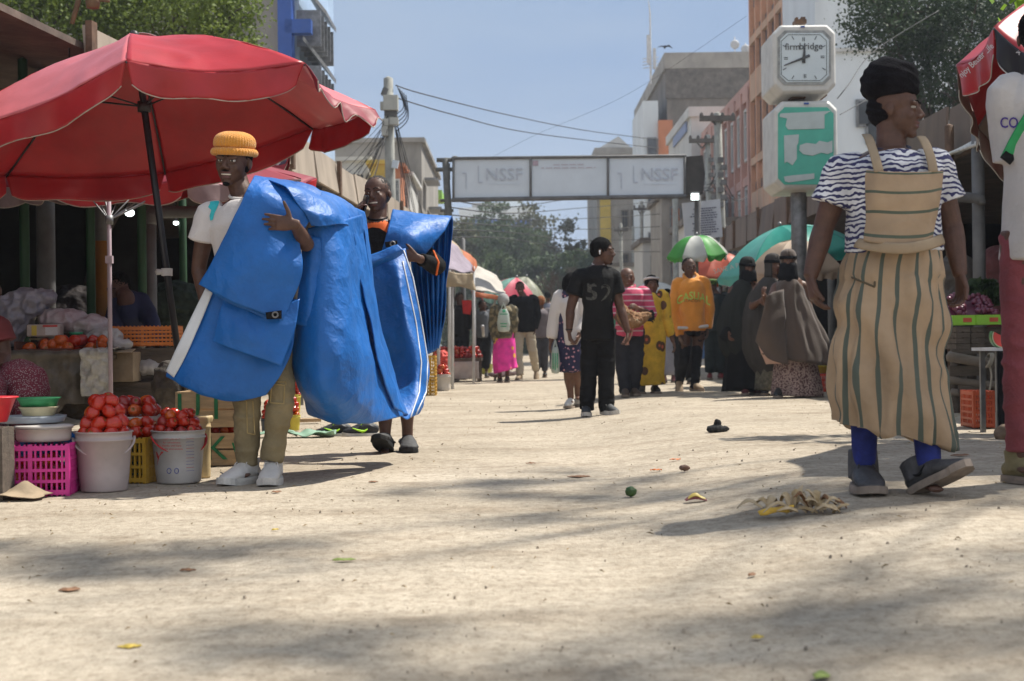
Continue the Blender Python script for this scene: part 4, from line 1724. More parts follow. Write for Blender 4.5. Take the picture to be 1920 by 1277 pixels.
for x0, sm in ((945, 0), (1236, 0)):
    sign_text('NSSF', x0, 328, Ys - .02, .32, root, FADE, tilt=.006)
    for q in range(11):
        sign_text('—', x0 - 28 + q * 5.6, 345, Ys - .02, .05, root, FADE)
    g = Geo()
    s_ = lambda a, b, c, d: g.box((W(a, b, Ys - .01) + W(c, d, Ys - .01)) / 2, (abs((W(c, d, Ys) - W(a, b, Ys)).x), .008, abs((W(c, d, Ys) - W(a, b, Ys)).z)))
    s_(x0 - 49, 311, x0 - 47, 343)
    s_(x0 - 47, 341, x0 - 40, 343)
    s_(x0 - 72, 324, x0 - 70, 354)
    s_(x0 - 78, 324, x0 - 72, 326)
    mk('emblem', g, FADE, root, smooth=False)
g = Geo()
for q, (a, b, y) in enumerate(((1036, 1096, 309), (1016, 1120, 315))):
    n = int((b - a) / 3)
    for i in range(n):
        if (i * 7 + q) % 5:
            g.box(W(a + i * 3, y - (i * .03), Ys - .012), (.018, .006, .016))
g.box(W(1004, 306, Ys - .012), (.10, .006, .09))
mk('small_print', g, mat('print_faded', (.45, .36, .42), .8), root, smooth=False)
# posts carrying the sign
g = Geo()
g.tube([W(835, 298, Ys + .2), W(842, 420, Ys + .2), (W(850, 640, Ys).x, Ys + .2, -.1)], [.06, .07, .09], n=8)
g.box(W(838, 300, Ys + .2), (.38, .08, .07))
g.box(W(834, 318, Ys + .2), (.34, .08, .07))
g.box(W(839, 322, Ys + .2), (.10, .1, .30))
g.ell(W(853, 297, Ys + .1), (.07, .07, .05))
for y in (376, 395):
    g.box(W(838, y, Ys + .2), (.24, .07, .05))
mk('pole', g, mat('pole_weathered', (.13, .13, .12), .8, ns=6, na=.3), root)
g = Geo().tube([W(1309, 300, Ys + .4), (W(1309, 640, Ys).x, Ys + .4, -.1)], .06, n=8)
mk('pole', g, SIGNF, root)
t = thing('floodlight', W(1303, 369, Ys - .3), 'lit floodlight under the dark right end of the overhead sign', 'floodlight')
mk('housing', Geo().box(W(1303, 368, Ys - .22), (.17, .12, .15)), SIGNF, t, smooth=False)
mk('lens', Geo().box(W(1303, 369, Ys - .30), (.13, .03, .11)), LAMPM, t, smooth=False)

# ------------------------------------------------------------------ utility poles and wires
PC = mat('pole_concrete', (.30, .30, .27), .85, ns=4, na=.25, bump=.2)
BOXM = mat('meter_box', (.42, .42, .38), .7, ns=5, na=.15)
BLK = mat('cable_black', (.012, .012, .012), .6)


def pole(px_top, py_top, px_bot, Y, r, label, parts, m=PC):
    a = W(px_top, py_top, Y)
    b = W(px_bot, 640, Y)
    b.z = gz(b.x, Y) - .1
    t = thing('utility_pole', (b.x, Y, b.z + .1), label, 'utility pole')
    mk('post', Geo().tube([b, a.lerp(b, .5), a], [r * 1.25, r * 1.1, r], n=10), m, t)
    for nme, g, mm in parts:
        mk(nme, g, mm, t, smooth=False)
    return t


Yp = 30
pt = pole(728, 147, 738, Yp, .10, 'utility pole hung with meter boxes and a fan of cables behind the laughing man', [
    ('meter_box', Geo().box(W(733, 194, Yp - .1), (.30, .3, .31)), BOXM),
    ('meter_box', Geo().box(W(717, 199, Yp - .05), (.08, .2, .16)), BOXM),
    ('meter_box', Geo().box(W(723, 230, Yp - .12), (.14, .2, .14)), BOXM),
    ('meter_box', Geo().box(W(739, 228, Yp - .12), (.18, .2, .15)), BOXM),
    ('meter_box', Geo().box(W(722, 246, Yp - .12), (.13, .2, .20)), BOXM),
    ('meter_box', Geo().box(W(741, 308, Yp - .15), (.13, .1, .16), M=Matrix.Rotation(.2, 4, 'Y')), SIGNW),
    ('bracket', Geo().box(W(722, 173, Yp), (.12, .2, .16), M=Matrix.Rotation(.4, 4, 'Y')), SIGNF),
    ('cross_clamp', Geo().box(W(733, 214, Yp), (.26, .25, .1)), SIGNF),
])


def cable(pts, r=.012, root=None, n=5, sub=6, name='cable'):
    g = Geo().tube(pts, r, n=n, sub=sub)
    return g


g = Geo()
rd = random.Random(4)
for i in range(14):
    e = W(590 + i * 8 + rd.uniform(-5, 5), 350 + rd.uniform(-10, 60), Yp + rd.uniform(-6, 4))
    s0 = W(728, 210 + rd.uniform(0, 50), Yp - .1)
    g.tube([s0, s0.lerp(e, .5) - Vector((0, 0, .1)), e], .007, n=4, sub=4)
for i in range(7):
    e = W(758 + i * 7, 420 + rd.uniform(-20, 20), Yp + 4)
    s0 = W(738, 200 + rd.uniform(0, 40), Yp - .1)
    g.tube([s0, s0.lerp(e, .45) + Vector((.05, 0, -.2)), e], .008, n=4, sub=4)
for i in range(5):
    s0 = W(745 + i * 4, 162 + i * 4, Yp)
    e = W(742, 215 + i * 8, Yp - .1)
    g.tube([s0, s0.lerp(e, .5) + Vector((.15, 0, -.12)), e], .01, n=4, sub=5)
mk('cable', g, BLK, pt)


def wire(px, label, r=.014, sag=0.0, n=4, ends=None):
    pts = [W(*p) for p in px]
    g = Geo().tube(pts, r, n=n, sub=8)
    mk('overhead_wire', g, BLK, label=label, cat='wire', group='wires strung over the street')


wire([(742, 160, 30), (800, 178, 33), (950, 215, 42), (1100, 245, 52), (1236, 262, 60)], 'upper overhead wire running right from the boxed utility pole')
wire([(742, 183, 30), (850, 215, 35), (1000, 250, 44), (1236, 278, 60)], 'lower overhead wire running right from the boxed utility pole')
wire([(880, 318, 42), (1000, 255, 40), (1180, 175, 37), (1400, 30, 34)], 'faint wire slanting up to the right across the open sky', r=.004)
for i in range(6):
    wire([(845, 375 + i * 14, 30), (960, 388 + i * 12, 40), (1090, 370 + i * 20, 55), (1260, 352 + i * 24, 64)], ['topmost', 'second', 'third', 'fourth', 'fifth', 'lowest'][i] + ' thin wire crossing below the overhead sign', r=.013)
wire([(1570, 185, 22), (1590, 160, 22), (1640, 95, 24), (1760, 20, 25)], 'thin cable rising right from the clock in front of the pale building', r=.008)
wire([(1575, 215, 24), (1640, 180, 26), (1700, 150, 28)], 'thin cable slung right from the green sign box', r=.008)

XA = mat('crossarm_wood', (.12, .11, .10), .9, ns=5, na=.3)
for (pt_, pb, Y, r, arms, lab) in (((1345, 213), 1362, 34, .09, [(1345, 222, 66, 0)], 'utility pole with one long crossarm right of the notice board'),
                                   ((1327, 254), 1333, 42, .08, [(1316, 264, 48, 0)], 'thin utility pole with a crossarm behind the notice board'),
                                   ((1266, 368), 1268, 50, .10, [], 'stout concrete pole left of the notice board'),
                                   ((1203, 378), 1204, 75, .09, [(1203, 392, 30, 0)], 'distant utility pole left of the low shops'),
                                   ((1164, 420), 1166, 85, .09, [(1164, 432, 26, 0)], 'distant utility pole in front of the long grey block'),
                                   ((1187, 425), 1188, 95, .09, [], 'farthest bare utility pole right of the leafless tree')):
    pr = []
    for ax, ay, wd_, tl_ in arms:
        gg = Geo().box(W(ax, ay, Y - .1), (wd_ * Y / F, .12, .12))
        for q in (-.45, -.15, .15, .45):
            gg.ell(W(ax + q * wd_, ay - 5, Y - .1), (.05, .05, .09), n=8)
        gg.tube([W(ax - wd_ * .25, ay, Y - .05), W(ax, ay + 14, Y - .05)], .025, n=5)
        gg.tube([W(ax + wd_ * .25, ay, Y - .05), W(ax, ay + 14, Y - .05)], .025, n=5)
        pr.append(('crossarm', gg, XA))
    t = pole(*pt_, pb, Y, r, lab, pr)
    if Y < 45:
        gg = Geo()
        for i in range(7):
            yy = 300 + i * 14
            mk('fuse_box', Geo().box(W(pt_[0] + 6 + (i % 2) * 6, yy, Y - .12), (.14, .12, .12)), SIGNF, t, smooth=False)
        gg2 = Geo()
        for i in range(8):
            a = W(pt_[0] + 5, 290 + i * 9, Y - .1)
            b = W(pt_[0] + rd.uniform(-45, 60), 330 + rd.uniform(0, 50), Y + 3)
            gg2.tube([a, a.lerp(b, .5) - Vector((0, 0, .25)), b], .011, n=4, sub=5)
        mk('cable', gg2, BLK, t)

# ------------------------------------------------------------------ notice board
Yn = 27
root = thing('notice_board', W(1320, 640, Yn), 'white notice board of small dark print on posts below the floodlight', 'sign')
g = Geo()
f = [W(1279, 381, Yn), W(1350, 373, Yn), W(1355, 444, Yn), W(1285, 450, Yn)]
bk = [p + Vector((0, .06, 0)) for p in f]
g.add(f + bk, [(3, 2, 1, 0), (4, 5, 6, 7), (0, 1, 5, 4), (1, 2, 6, 5), (2, 3, 7, 6), (3, 0, 4, 7)])
mk('board', g, mat('board_white', (.55, .58, .62), .6, ns=3, na=.07), root, smooth=False)
g = Geo()
rd = random.Random(8)
for i, (w0, w1) in enumerate(((18, 60), (26, 52), (16, 60), (12, 62), (20, 60), (22, 54), (16, 58), (20, 60), (18, 60), (16, 62), (22, 58), (28, 52))):
    x = w0
    while x < w1:
        ww = rd.uniform(2.0, 5.5)
        px = 1282 + x + ww / 2
        g.box(W(px, 391 + i * 4.5 - (x - 35) * .09, Yn - .008), (ww * Yn / F, .01, .018))
        x += ww + 1.3
mk('print', g, mat('print_dark', (.10, .10, .16), .8), root, smooth=False)
g = Geo()
for px in (1292, 1346):
    a = W(px, 445, Yn + .06)
    g.tube([a, (a.x, a.y, 0)], .04, n=8)
mk('post', g, STEEL, root)

# ------------------------------------------------------------------ street clock on its sign boxes
Yc = 17.5
cw = mat('clock_case', (.58, .57, .53), .55, ns=5, na=.12, bump=.05)
cg = mat('clock_case_grey', (.25, .25, .24), .6, ns=5, na=.2)
gl = mat('clock_face', (.60, .67, .69), .3, ns=2, na=.05)
root = thing('street_clock', (W(1512, 600, Yc).x, Yc, .09), 'square white street clock standing on a pole above a peeling green sign box', 'clock')


def octa(px0, px1, py0, py1, ch, Y0, Y1, Yoff=0, shrink=0.0):
    p = [(px0 + ch, py0), (px1 - ch, py0), (px1, py0 + ch), (px1, py1 - ch), (px1 - ch, py1), (px0 + ch, py1), (px0, py1 - ch), (px0, py0 + ch)]
    f = [W(a + (b - 640) * .008 * 0, b, Y0) for a, b in p]
    bk = [v + Vector((0, Y1 - Y0, 0)) for v in f]
    g = Geo()
    n = 8
    g.add(f + bk, [tuple(reversed(range(n))), tuple(range(n, 2 * n))] + [(i, (i + 1) % n, (i + 1) % n + n, i + n) for i in range(n)])
    return g


def casebox(px0, px1, py0, py1, yaw=0.42):
    """hollowed case turned a little to the left street side"""
    d = .95 * .9
    a = W(px0, py0, Yc)
    b = W(px1, py1, Yc)
    g = Geo()
    zt, zb = a.z, b.z
    ch = .10
    prof = [(a.x + ch, zt), (b.x - ch, zt), (b.x, zt - ch), (b.x, zb + ch), (b.x - ch, zb), (a.x + ch, zb), (a.x, zb + ch), (a.x, zt - ch)]
    dx = -.30
    lay = []
    for k_, (y, s, sh) in enumerate(((0, .93, 0), (.05, 1, 0), (.85, 1, dx), (.92, .93, dx))):
        cx, cz = (a.x + b.x) / 2, (zt + zb) / 2
        lay.append([Vector((cx + (x - cx) * s + sh * 0, Yc + y, cz + (z - cz) * s)) for x, z in prof])
    vs = [p for L in lay for p in L]
    fs = [tuple(reversed(range(8))), tuple(range(24, 32))]
    for k_ in range(3):
        fs += [(k_ * 8 + i, k_ * 8 + (i + 1) % 8, (k_ + 1) * 8 + (i + 1) % 8, (k_ + 1) * 8 + i) for i in range(8)]
    g.add(vs, fs)
    return g


c1 = casebox(1449, 1569, 46, 174)
mk('clock_case', c1, cw, root, smooth=False, auto=.015)
side1 = Geo().add([W(1447, 60, Yc + .06) + Vector((-.012, 0, 0)), W(1447, 60, Yc + .06) + Vector((-.012, .72, 0)), W(1447, 165, Yc + .06) + Vector((-.012, .72, 0)), W(1447, 165, Yc + .06) + Vector((-.012, 0, 0))], [(0, 1, 2, 3)])
face = octa(1458, 1558, 57, 159, 13, Yc - .012, Yc + .02)
mk('clock_rim', face, mat('clock_rim', (.30, .31, .30), .5, ns=12, na=.3), root, smooth=False)
face = octa(1463, 1554, 62, 154, 12, Yc - .022, Yc)
o = mk('clock_face', face, gl, root, smooth=False)
g = Geo()
pp = [(1478, 65), (1538, 65), (1550, 77), (1550, 140), (1538, 151), (1478, 151), (1465, 140), (1465, 77), (1478, 65)]
for a, b in zip(pp[:-1], pp[1:]):
    g.tube([W(*a, Yc - .026), W(*b, Yc - .026)], .0035, n=4)
cx, cy = 1508, 108
for k_ in range(12):
    a = math.radians(30 * k_)
    r0, r1 = (34, 40) if k_ % 3 else (31, 38)
    dx, dy = math.sin(a), -math.cos(a)
    sc = min(1.0 / max(abs(dx), abs(dy)), 1.15)
    p0, p1 = W(cx + dx * r0 * sc, cy + dy * r0 * sc, Yc - .026), W(cx + dx * r1 * sc, cy + dy * r1 * sc, Yc - .026)
    g.tube([p0, p1], .005, n=4)
    if k_ % 3 == 0:
        off = 3
        q0, q1 = W(cx + dx * r0 * sc + dy * off, cy + dy * r0 * sc - dx * off, Yc - .026), W(cx + dx * r1 * sc + dy * off, cy + dy * r1 * sc - dx * off, Yc - .026)
        g.tube([q0, q1], .004, n=4)
mk('hour_mark', g, mat('mark_grey', (.12, .14, .15), .6), root)
INK = mat('clock_ink', (.08, .085, .09), .6)
sign_text('firm', 1486, 88, Yc - .027, .115, root, INK)
g = text_geo('bridge', .115, Matrix.Translation(W(1520.5, 87, Yc - .027)) @ RX, extrude=.004)
mk('lettering', g, INK, root, smooth=False)
g2 = text_geo('bri', .115, Matrix.Translation(W(1506.5, 87.3, Yc - .028)) @ RX, extrude=.004)
for nme, a, b, wd_ in (('hour_hand', (1509, 81), (1507, 118), .022), ('minute_hand', (1470, 123), (1518, 104), .018)):
    A, B_ = W(*a, Yc - .038), W(*b, Yc - .038)
    g = Geo().tube([A, B_], [(wd_ * .35, .006), (wd_, .006)], n=8, side=(B_ - A).cross(Vector((0, 1, 0))))
    mk(nme, g, INK, root)
g = Geo()
g.box(W(1499, 43, Yc + .3), (.14, .2, .05))
g.box(W(1505, 40, Yc + .3), (.05, .1, .09))
g.box(W(1493, 40, Yc + .3), (.03, .1, .08))
mk('bracket', g, RUST, root, smooth=False)
mk('badge', Geo().box(W(1505, 50, Yc - .012), (.05, .02, .018)), BLUEP, root, smooth=False)
mk('pole', Geo().tube([(W(1510, 200, Yc).x, Yc + .45, .05), (W(1506, 30, Yc).x, Yc + .45, W(1500, 100, Yc).z)], .10, n=12), STEEL, root)
g = Geo().box(W(1508, 180, Yc + .4), (.5, .35, .06))
g.box(W(1494, 183, Yc + .35), (.18, .2, .05))
mk('bracket', g, RUST, root, smooth=False)

root = thing('sign_box', (W(1510, 600, Yc).x, Yc, 2.6), 'peeling green sign box with blank scraped patches mounted under the street clock', 'sign')
mk('case', casebox(1452, 1573, 189, 354), cw, root, smooth=False, auto=.015)
gm = mat('sign_green', (.08, .42, .31), .5, ns=3, na=.15)
mk('green_panel', octa(1459, 1563, 201, 346, 12, Yc - .015, Yc + .01), gm, root, smooth=False)
peel = mat('peeled_patch', (.47, .53, .51), .7, ns=6, na=.08)


def patch(pts, Y, root, m, name='peeled_patch', th=.006):
    f = [W(a, b, Y) for a, b in pts]
    bk = [p + Vector((0, th, 0)) for p in f]
    n = len(f)
    g = Geo().add(f + bk, [tuple(reversed(range(n))), tuple(range(n, 2 * n))] + [(i, (i + 1) % n, (i + 1) % n + n, i + n) for i in range(n)])
    return mk(name, g, m, root, smooth=False)


patch([(1474, 212), (1558, 208), (1546, 215), (1546, 241), (1478, 243), (1473, 236), (1476, 222), (1462, 219), (1463, 213)], Yc - .024, root, peel)
patch([(1470, 254), (1498, 252), (1497, 268), (1494, 273), (1494, 298), (1486, 310), (1476, 303), (1471, 306)], Yc - .024, root, peel)
patch([(1500, 272), (1512, 268), (1530, 270), (1536, 264), (1552, 267), (1561, 263), (1561, 285), (1552, 289), (1540, 286), (1524, 292), (1506, 289), (1499, 282)], Yc - .024, root, peel)
patch([(1470, 331), (1484, 329), (1527, 325), (1527, 335), (1480, 342), (1472, 340)], Yc - .024, root, peel)
mk('badge', Geo().box(W(1512, 194, Yc - .012), (.06, .02, .02)), BLUEP, root, smooth=False)


# ------------------------------------------------------------------ umbrellas
def umbrella(name, tips, apex, pole, mats, label, dome=.12, val=.14, ribm=None, vm=None, seed=1, n=10, cat='umbrella', segs=None, group=None, trim=None, flip=(), polem=None, rp=.02, innerflap=None, scal=.02, polemid=None):
    """tips: rib ends; mats per panel; pole=(base,top)"""
    root = thing(name, (pole[0][0], pole[0][1], pole[0][2]), label, cat, group)
    N_ = len(tips)
    rd = random.Random(seed)
    cen = sum(tips, Vector()) / N_
    up = (apex - cen).normalized()
    for i in range(N_):
        A, B_ = tips[i], tips[(i + 1) % N_]
        rows = []
        for k_ in range(n + 1):
            t = .04 + .96 * k_ / n
            row = []
            for j in range(9):
                u = j / 8
                e = A.lerp(B_, u)
                e = e + (cen - e) * (.05 * math.sin(math.pi * u)) * t
                p = apex.lerp(e, t) + up * (dome * math.sin(math.pi * min(1, t * .93)) - .035 * math.sin(math.pi * u) * t)
                row.append(p)
            rows.append(row)
        g = sheet(rows, (2, 3), wr=.006, wsc=5, seed=seed + i, th=.003)
        mk('canopy_panel', g, mats[i % len(mats)], root)
        if val:
            rows = []
            edge = rows_ = [A.lerp(B_, u / 12) + (cen - A.lerp(B_, u / 12)) * (.05 * math.sin(math.pi * u / 12)) + up * (dome * math.sin(math.pi * .93) - .035 * math.sin(math.pi * u / 12)) for u in range(13)]
            for k_ in range(5):
                t = k_ / 4
                row = []
                for u in range(13):
                    w_ = min(1, u / 1.2, (12 - u) / 1.2)
                    hgt = val * (.72 + .28 * w_) + scal * math.sin(u * .9 + i) + (.05 * math.sin(u * 2.1) * (1 if i in flip else 0))
                    inn = (cen - edge[u])
                    inn.z = 0
                    inn.normalize()
                    q = (1 if i in flip else 0)
                    x_in = .02 + .02 * math.sin(u * 1.3 + seed + i)
                    row.append(edge[u] + Vector((0, 0, -1)) * hgt * t * (1 - .35 * q) + inn * (x_in * t) + (-inn * .09 * t * q))
                # slits at the ribs
                row[0] = row[0].lerp(row[1], .35 * t)
                row[-1] = row[-1].lerp(row[-2], .35 * t)
                rows.append(row)
            g = sheet(rows, (2, 3), wr=.006, wsc=9, seed=seed + i * 3, th=.003)
            vo = mk('valance', g, (vm or mats)[i % len(vm or mats)], root)
            if trim is not None:
                tg = Geo().tube([p for p in rows[-1]], .0035, n=5, sub=3)
                mk('trim', tg, trim, vo)
        rib = Geo()
        rib.tube([apex.lerp(A, t) + up * (dome * math.sin(math.pi * min(1, t * .93)) - .012) for t in (.03, .25, .5, .75, 1)], .006, n=6, sub=2)
        st = cen.lerp(apex, .35)
        st = pole[1].lerp(pole[0], .16)
        rib.tube([st, apex.lerp(A, .5) + up * (dome * .98)], .005, n=6)
        mk('rib', rib, ribm or STEEL, root)
    pts_ = [pole[0], pole[1]]
    mk('pole', Geo().tube(pts_, rp, n=12), polem or STEEL, root)
    fin = Geo().ell(apex + up * .02, (.03, .03, .035), n=10)
    fin.lathe(pole[1].lerp(pole[0], .16), [(rp * 1.2, -.03), (rp * 1.9, -.03), (rp * 1.9, .03), (rp * 1.2, .03)], 12)
    mk('hub', fin, ribm or STEEL, root)
    return root


REDU = mat('umbrella_red', (.42, .020, .026), .42, ns=2.5, na=.20, trans=.10, bump=.08, bs=14, spec=.5)
REDF = mat('umbrella_red_sunlit_faded', (.66, .15, .16), .36, ns=2.0, na=.16, trans=.10, bump=.08, bs=14)  # paler red: fading plus the sun's glare put into the colour
MAROON = mat('umbrella_maroon', (.30, .03, .05), .55, ns=3, na=.15, trans=.25, bump=.1, bs=14)
TRIM = mat('trim_cream', (.40, .33, .27), .7)
BLKP = mat('pole_black', (.012, .012, .016), .4, ns=8, na=.3)
tips = [W(237, 120, 7.45), W(572, 125, 7.6), W(705, 213, 8.3), W(588, 246, 9.0), W(310, 330, 9.3), W(12, 335, 9.1), W(-190, 330, 8.5), W(-130, 265, 7.8)]
apex = W(252, 74, 8.35)
pb = G(362, 866)
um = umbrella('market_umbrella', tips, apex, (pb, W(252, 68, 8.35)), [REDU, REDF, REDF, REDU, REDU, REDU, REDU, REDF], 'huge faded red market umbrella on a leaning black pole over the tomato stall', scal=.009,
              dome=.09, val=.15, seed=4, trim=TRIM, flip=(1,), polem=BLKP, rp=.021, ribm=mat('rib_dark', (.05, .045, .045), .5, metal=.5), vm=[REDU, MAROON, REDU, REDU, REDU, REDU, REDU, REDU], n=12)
# joint on the black pole
q = W(252, 68, 8.35)
for (pyy) in (517,):
    t_ = (W(0, pyy, pb.y).z - pb.z) / (q.z - pb.z)
    c = pb.lerp(q, t_)
    g = Geo().box(c, (.055, .055, .045))
    g.tube([c + Vector((-.02, -.02, 0)), c + Vector((-.055, -.03, 0))], [.014, .02], n=10)
    mk('pole_clamp', g, mat('clamp_grey', (.45, .43, .40), .6), um, smooth=False)
g = Geo()
ax_ = (q - pb).normalized()
g.tube([q - ax_ * .30, q - ax_ * .22], .032, n=12)
mk('pole_sleeve', g, GREYP, um)
# patched top
rows = [[apex + Vector((-.02 + .10 * j, .0 + .03 * j, .045 - .012 * j * j + .01 * (j % 2))), apex + Vector((.0 + .11 * j, .22, .04 - .014 * j * j))] for j in range(5)]
mk('top_patch', sheet(rows, (3, 4), wr=.01, wsc=14, th=.003), mat('patch_grey', (.45, .42, .42), .6, ns=14, na=.4), um)

# second umbrella behind, lilac pole
LIL = mat('pole_lilac', (.42, .33, .36), .45, ns=6, na=.12)
c0 = G(207, 796)
Y2 = 9.52
pbase = Vector((W(207, 700, Y2).x, Y2, 0))
ptop = W(203, 270, Y2)
tips2 = []
for i in range(8):
    a = math.radians(22 + 45 * i)
    tips2.append(Vector((ptop.x - .02 + 1.30 * math.cos(a), Y2 + 1.15 + 1.0 * math.sin(a), 1.95 + .12 * math.sin(a))))
um2 = umbrella('market_umbrella', tips2, Vector((ptop.x, Y2 + 1.1, 2.16)), (pbase, Vector((ptop.x, Y2, 1.86))), [MAROON], 'second dark red umbrella on a thin lilac pole behind the tomato table', dome=.05, val=.13, seed=14, trim=TRIM,
               polem=LIL, rp=.015, vm=[mat('valance_grey', (.28, .20, .20), .7, ns=4, na=.2, trans=.2), REDU])
zc = W(203, 487, Y2)
mk('pole_clamp', Geo().box(Vector((ptop.x, Y2 - .005, zc.z)), (.045, .04, .05)), LIL, um2, smooth=False)
# third: edge showing a white and black printed patch
tips3 = [W(440, 335, 11.2), W(545, 283, 11.4), W(530, 330, 12.9), W(400, 362, 12.9), W(360, 345, 11.8)]
t3 = umbrella('market_umbrella', tips3, W(460, 285, 12), (Vector((W(460, 600, 12).x, 12, 0)), W(460, 288, 12)), [MAROON], 'small red umbrella edge with a white printed patch behind the man in the orange beanie', dome=.05, val=.14, seed=17, trim=TRIM, rp=.018)
mk('print_patch', sheet([[W(484, 304, 11.12), W(512, 296, 11.12), W(538, 288, 11.15)], [W(486, 307, 11.12), W(512, 306, 11.1), W(538, 300, 11.13)], [W(500, 309, 11.12), W(520, 310, 11.1), W(535, 307, 11.13)]], (3, 4), th=.003),
   pattern('print_bw', (.55, .53, .55), 'camo', [(.06, .06, .09)], stops=[(0, 0), (.53, 1)], ws=10), t3)


def ring_umb(px, py_rim, Y, R, zrise, n, mats, label, polebase=None, tilt=(0, 0), val=.12, start=0, seed=1, vm=None, trim=None, dome=.12, group=None, name='market_umbrella', rp=.02, leanx=0.0, polem=None):
    c = W(px, py_rim, Y)
    tips = []
    for i in range(n):
        a = math.radians(start + 360 * i / n)
        x, y = R * math.cos(a), R * math.sin(a)
        tips.append(c + Vector((x, y, tilt[0] * x + tilt[1] * y)))
    ap = c + Vector((-tilt[0] * zrise, -tilt[1] * zrise, zrise))
    b = Vector((c.x + leanx, Y, gz(c.x, Y)))
    return umbrella(name, tips, ap, (b, ap - Vector((0, 0, .02))), mats, label, dome=dome, val=val, seed=seed, vm=vm, trim=trim, group=group, n=7, rp=rp, polem=polem), c


GRN = mat('umbrella_green', (.10, .42, .08), .5, ns=3, na=.12, trans=.4)
WHT = mat('umbrella_white', (.60, .60, .56), .5, ns=3, na=.08, trans=.35)
TEAL = mat('umbrella_teal', (.04, .38, .30), .45, ns=2, na=.15, trans=.4)
TEALL = mat('umbrella_teal_light', (.16, .52, .45), .45, ns=2, na=.15, trans=.4)
BEIG = mat('umbrella_beige', (.50, .38, .27), .6, ns=2, na=.12, trans=.3)
REDO = mat('umbrella_orange_red', (.60, .12, .06), .5, ns=2, na=.15, trans=.35)
PINKU = mat('umbrella_pink', (.70, .10, .16), .5, ns=2, na=.15, trans=.4)
ring_umb(1308, 482, 22, .50, .33, 8, [GRN, WHT], 'small green and white panelled umbrella behind the man in the orange hoodie', start=10, seed=31, tilt=(.05, .1), val=.05)
u, c = ring_umb(1480, 492, 19.4, 1.0, .50, 8, [TEAL, TEALL, TEAL], 'big teal umbrella above the three women in veils', start=5, seed=32, tilt=(.25, .05), val=.10, trim=WHT)
for s, px, py, sz in (('SAVE A', 1365, 499, .085), ('PALM', 1402, 489, .085)):
    g = text_geo(s, sz, Matrix.Translation(W(px - 8, py + 6, 18.2)) @ Matrix.Rotation(-.24, 4, 'Y') @ RX, extrude=.002)
    mk('lettering', g, WHT, u, smooth=False)
ring_umb(1490, 512, 18.6, .66, .44, 8, [BEIG], 'beige umbrella behind the heads of the veiled women', start=12, seed=33, tilt=(.05, .05), val=.10)
ring_umb(1352, 520, 24, .62, .42, 8, [REDO], 'orange red umbrella behind the orange hoodie', start=12, seed=34, tilt=(0, .1), val=.12)
ring_umb(958, 566, 36, .80, .62, 8, [PINKU, mat('umbrella_mint', (.25, .45, .38), .5, trans=.4), PINKU], 'pink and mint umbrella far down the left kerb', start=20, seed=36, tilt=(-.25, .1), val=.12)
ring_umb(975, 560, 40, .80, .62, 8, [mat('umbrella_olive', (.35, .36, .26), .5, trans=.4)], 'olive grey umbrella behind the pink one', start=12, seed=37, tilt=(-.3, .1), val=.12)
ring_umb(1165, 575, 45, .8, .5, 8, [PINKU, WHT], 'distant pink and white umbrella behind the man with the chicken', start=12, seed=38, val=.1)
ring_umb(1228, 555, 40, .8, .4, 8, [WHT], 'distant white umbrella behind the woman in the yellow dress', start=12, seed=39, val=.1)

# right foreground umbrella red/black, tipped towards the street
BLKU = mat('umbrella_black', (.015, .015, .018), .5, ns=4, na=.2, trans=.05)
TAUP = mat('umbrella_inside', (.24, .20, .17), .7, ns=2, na=.12, trans=.2)
Yu = 8.0
tips = [W(1792, 128, 8.0), W(1862, 58, 7.2), W(1990, 120, 6.7), W(2150, 250, 6.9), W(2200, 380, 7.8), W(2080, 420, 8.8), W(1935, 345, 9.2), W(1832, 245, 8.9)]
apex = W(2010, 5, 8.1)
u = umbrella('market_umbrella', tips, apex, (Vector((apex.x + .1, 8.1, .09)), apex - Vector((0, 0, .02))), [REDU, REDU, REDU, REDU, REDU, REDU, TAUP, REDU], 'red black and grey printed umbrella cut by the right edge', dome=.10, val=.17, seed=21,
             vm=[REDU, BLKU, REDU, BLKU, REDU, BLKU, TAUP, TAUP], trim=WHT, scal=.008)
UMBR = u

# ------------------------------------------------------------------ bird
c = W(1247, 88, 60)
t = thing('bird', c, 'dark bird flying in the sky left of the tall office building', 'bird')
g = Geo()
g.tube([c + Vector((-.02, -.25, 0)), c, c + Vector((0, .3, 0))], [.02, .055, .02], n=8, sub=3)
for s in (-1, 1):
    g.add([c + Vector((0, -.1, .02)), c + Vector((s * .16, -.08, .06 + .02 * s)), c + Vector((s * .34, .04, -.04 - .02 * s)), c + Vector((s * .16, .1, .04)), c + Vector((0, .1, .02)),
           c + Vector((0, -.1, .0)), c + Vector((s * .16, -.08, .045)), c + Vector((s * .34, .04, -.05 - .02 * s)), c + Vector((s * .16, .1, .03)), c + Vector((0, .1, .0))],
          [(0, 1, 2, 3, 4), (9, 8, 7, 6, 5), (0, 5, 6, 1), (1, 6, 7, 2), (2, 7, 8, 3)])
mk('body', g, mat('bird_dark', (.03, .03, .03), .8), t)

# rusty bracket hanging over the near left shed
t = thing('hanging_bracket', W(160, 20, 7.5), 'rusty iron bracket hanging above the big red umbrella at the top left', 'bracket')
mk('arm', Geo().tube([W(152, -40, 7.5), W(146, 5, 7.5), W(135, 44, 7.5)], [(.016, .01), (.015, .01), (.012, .008)], n=8), RUST, t)
mk('box', Geo().lathe(W(174, 15, 7.5), [(.001, 0), (.034, 0), (.038, .03), (.040, .08), (.001, .085)], 14), RUST, t)
mk('crossbar', Geo().tube([W(120, -8, 7.5), W(205, 2, 7.5)], .008, n=6), RUST, t)
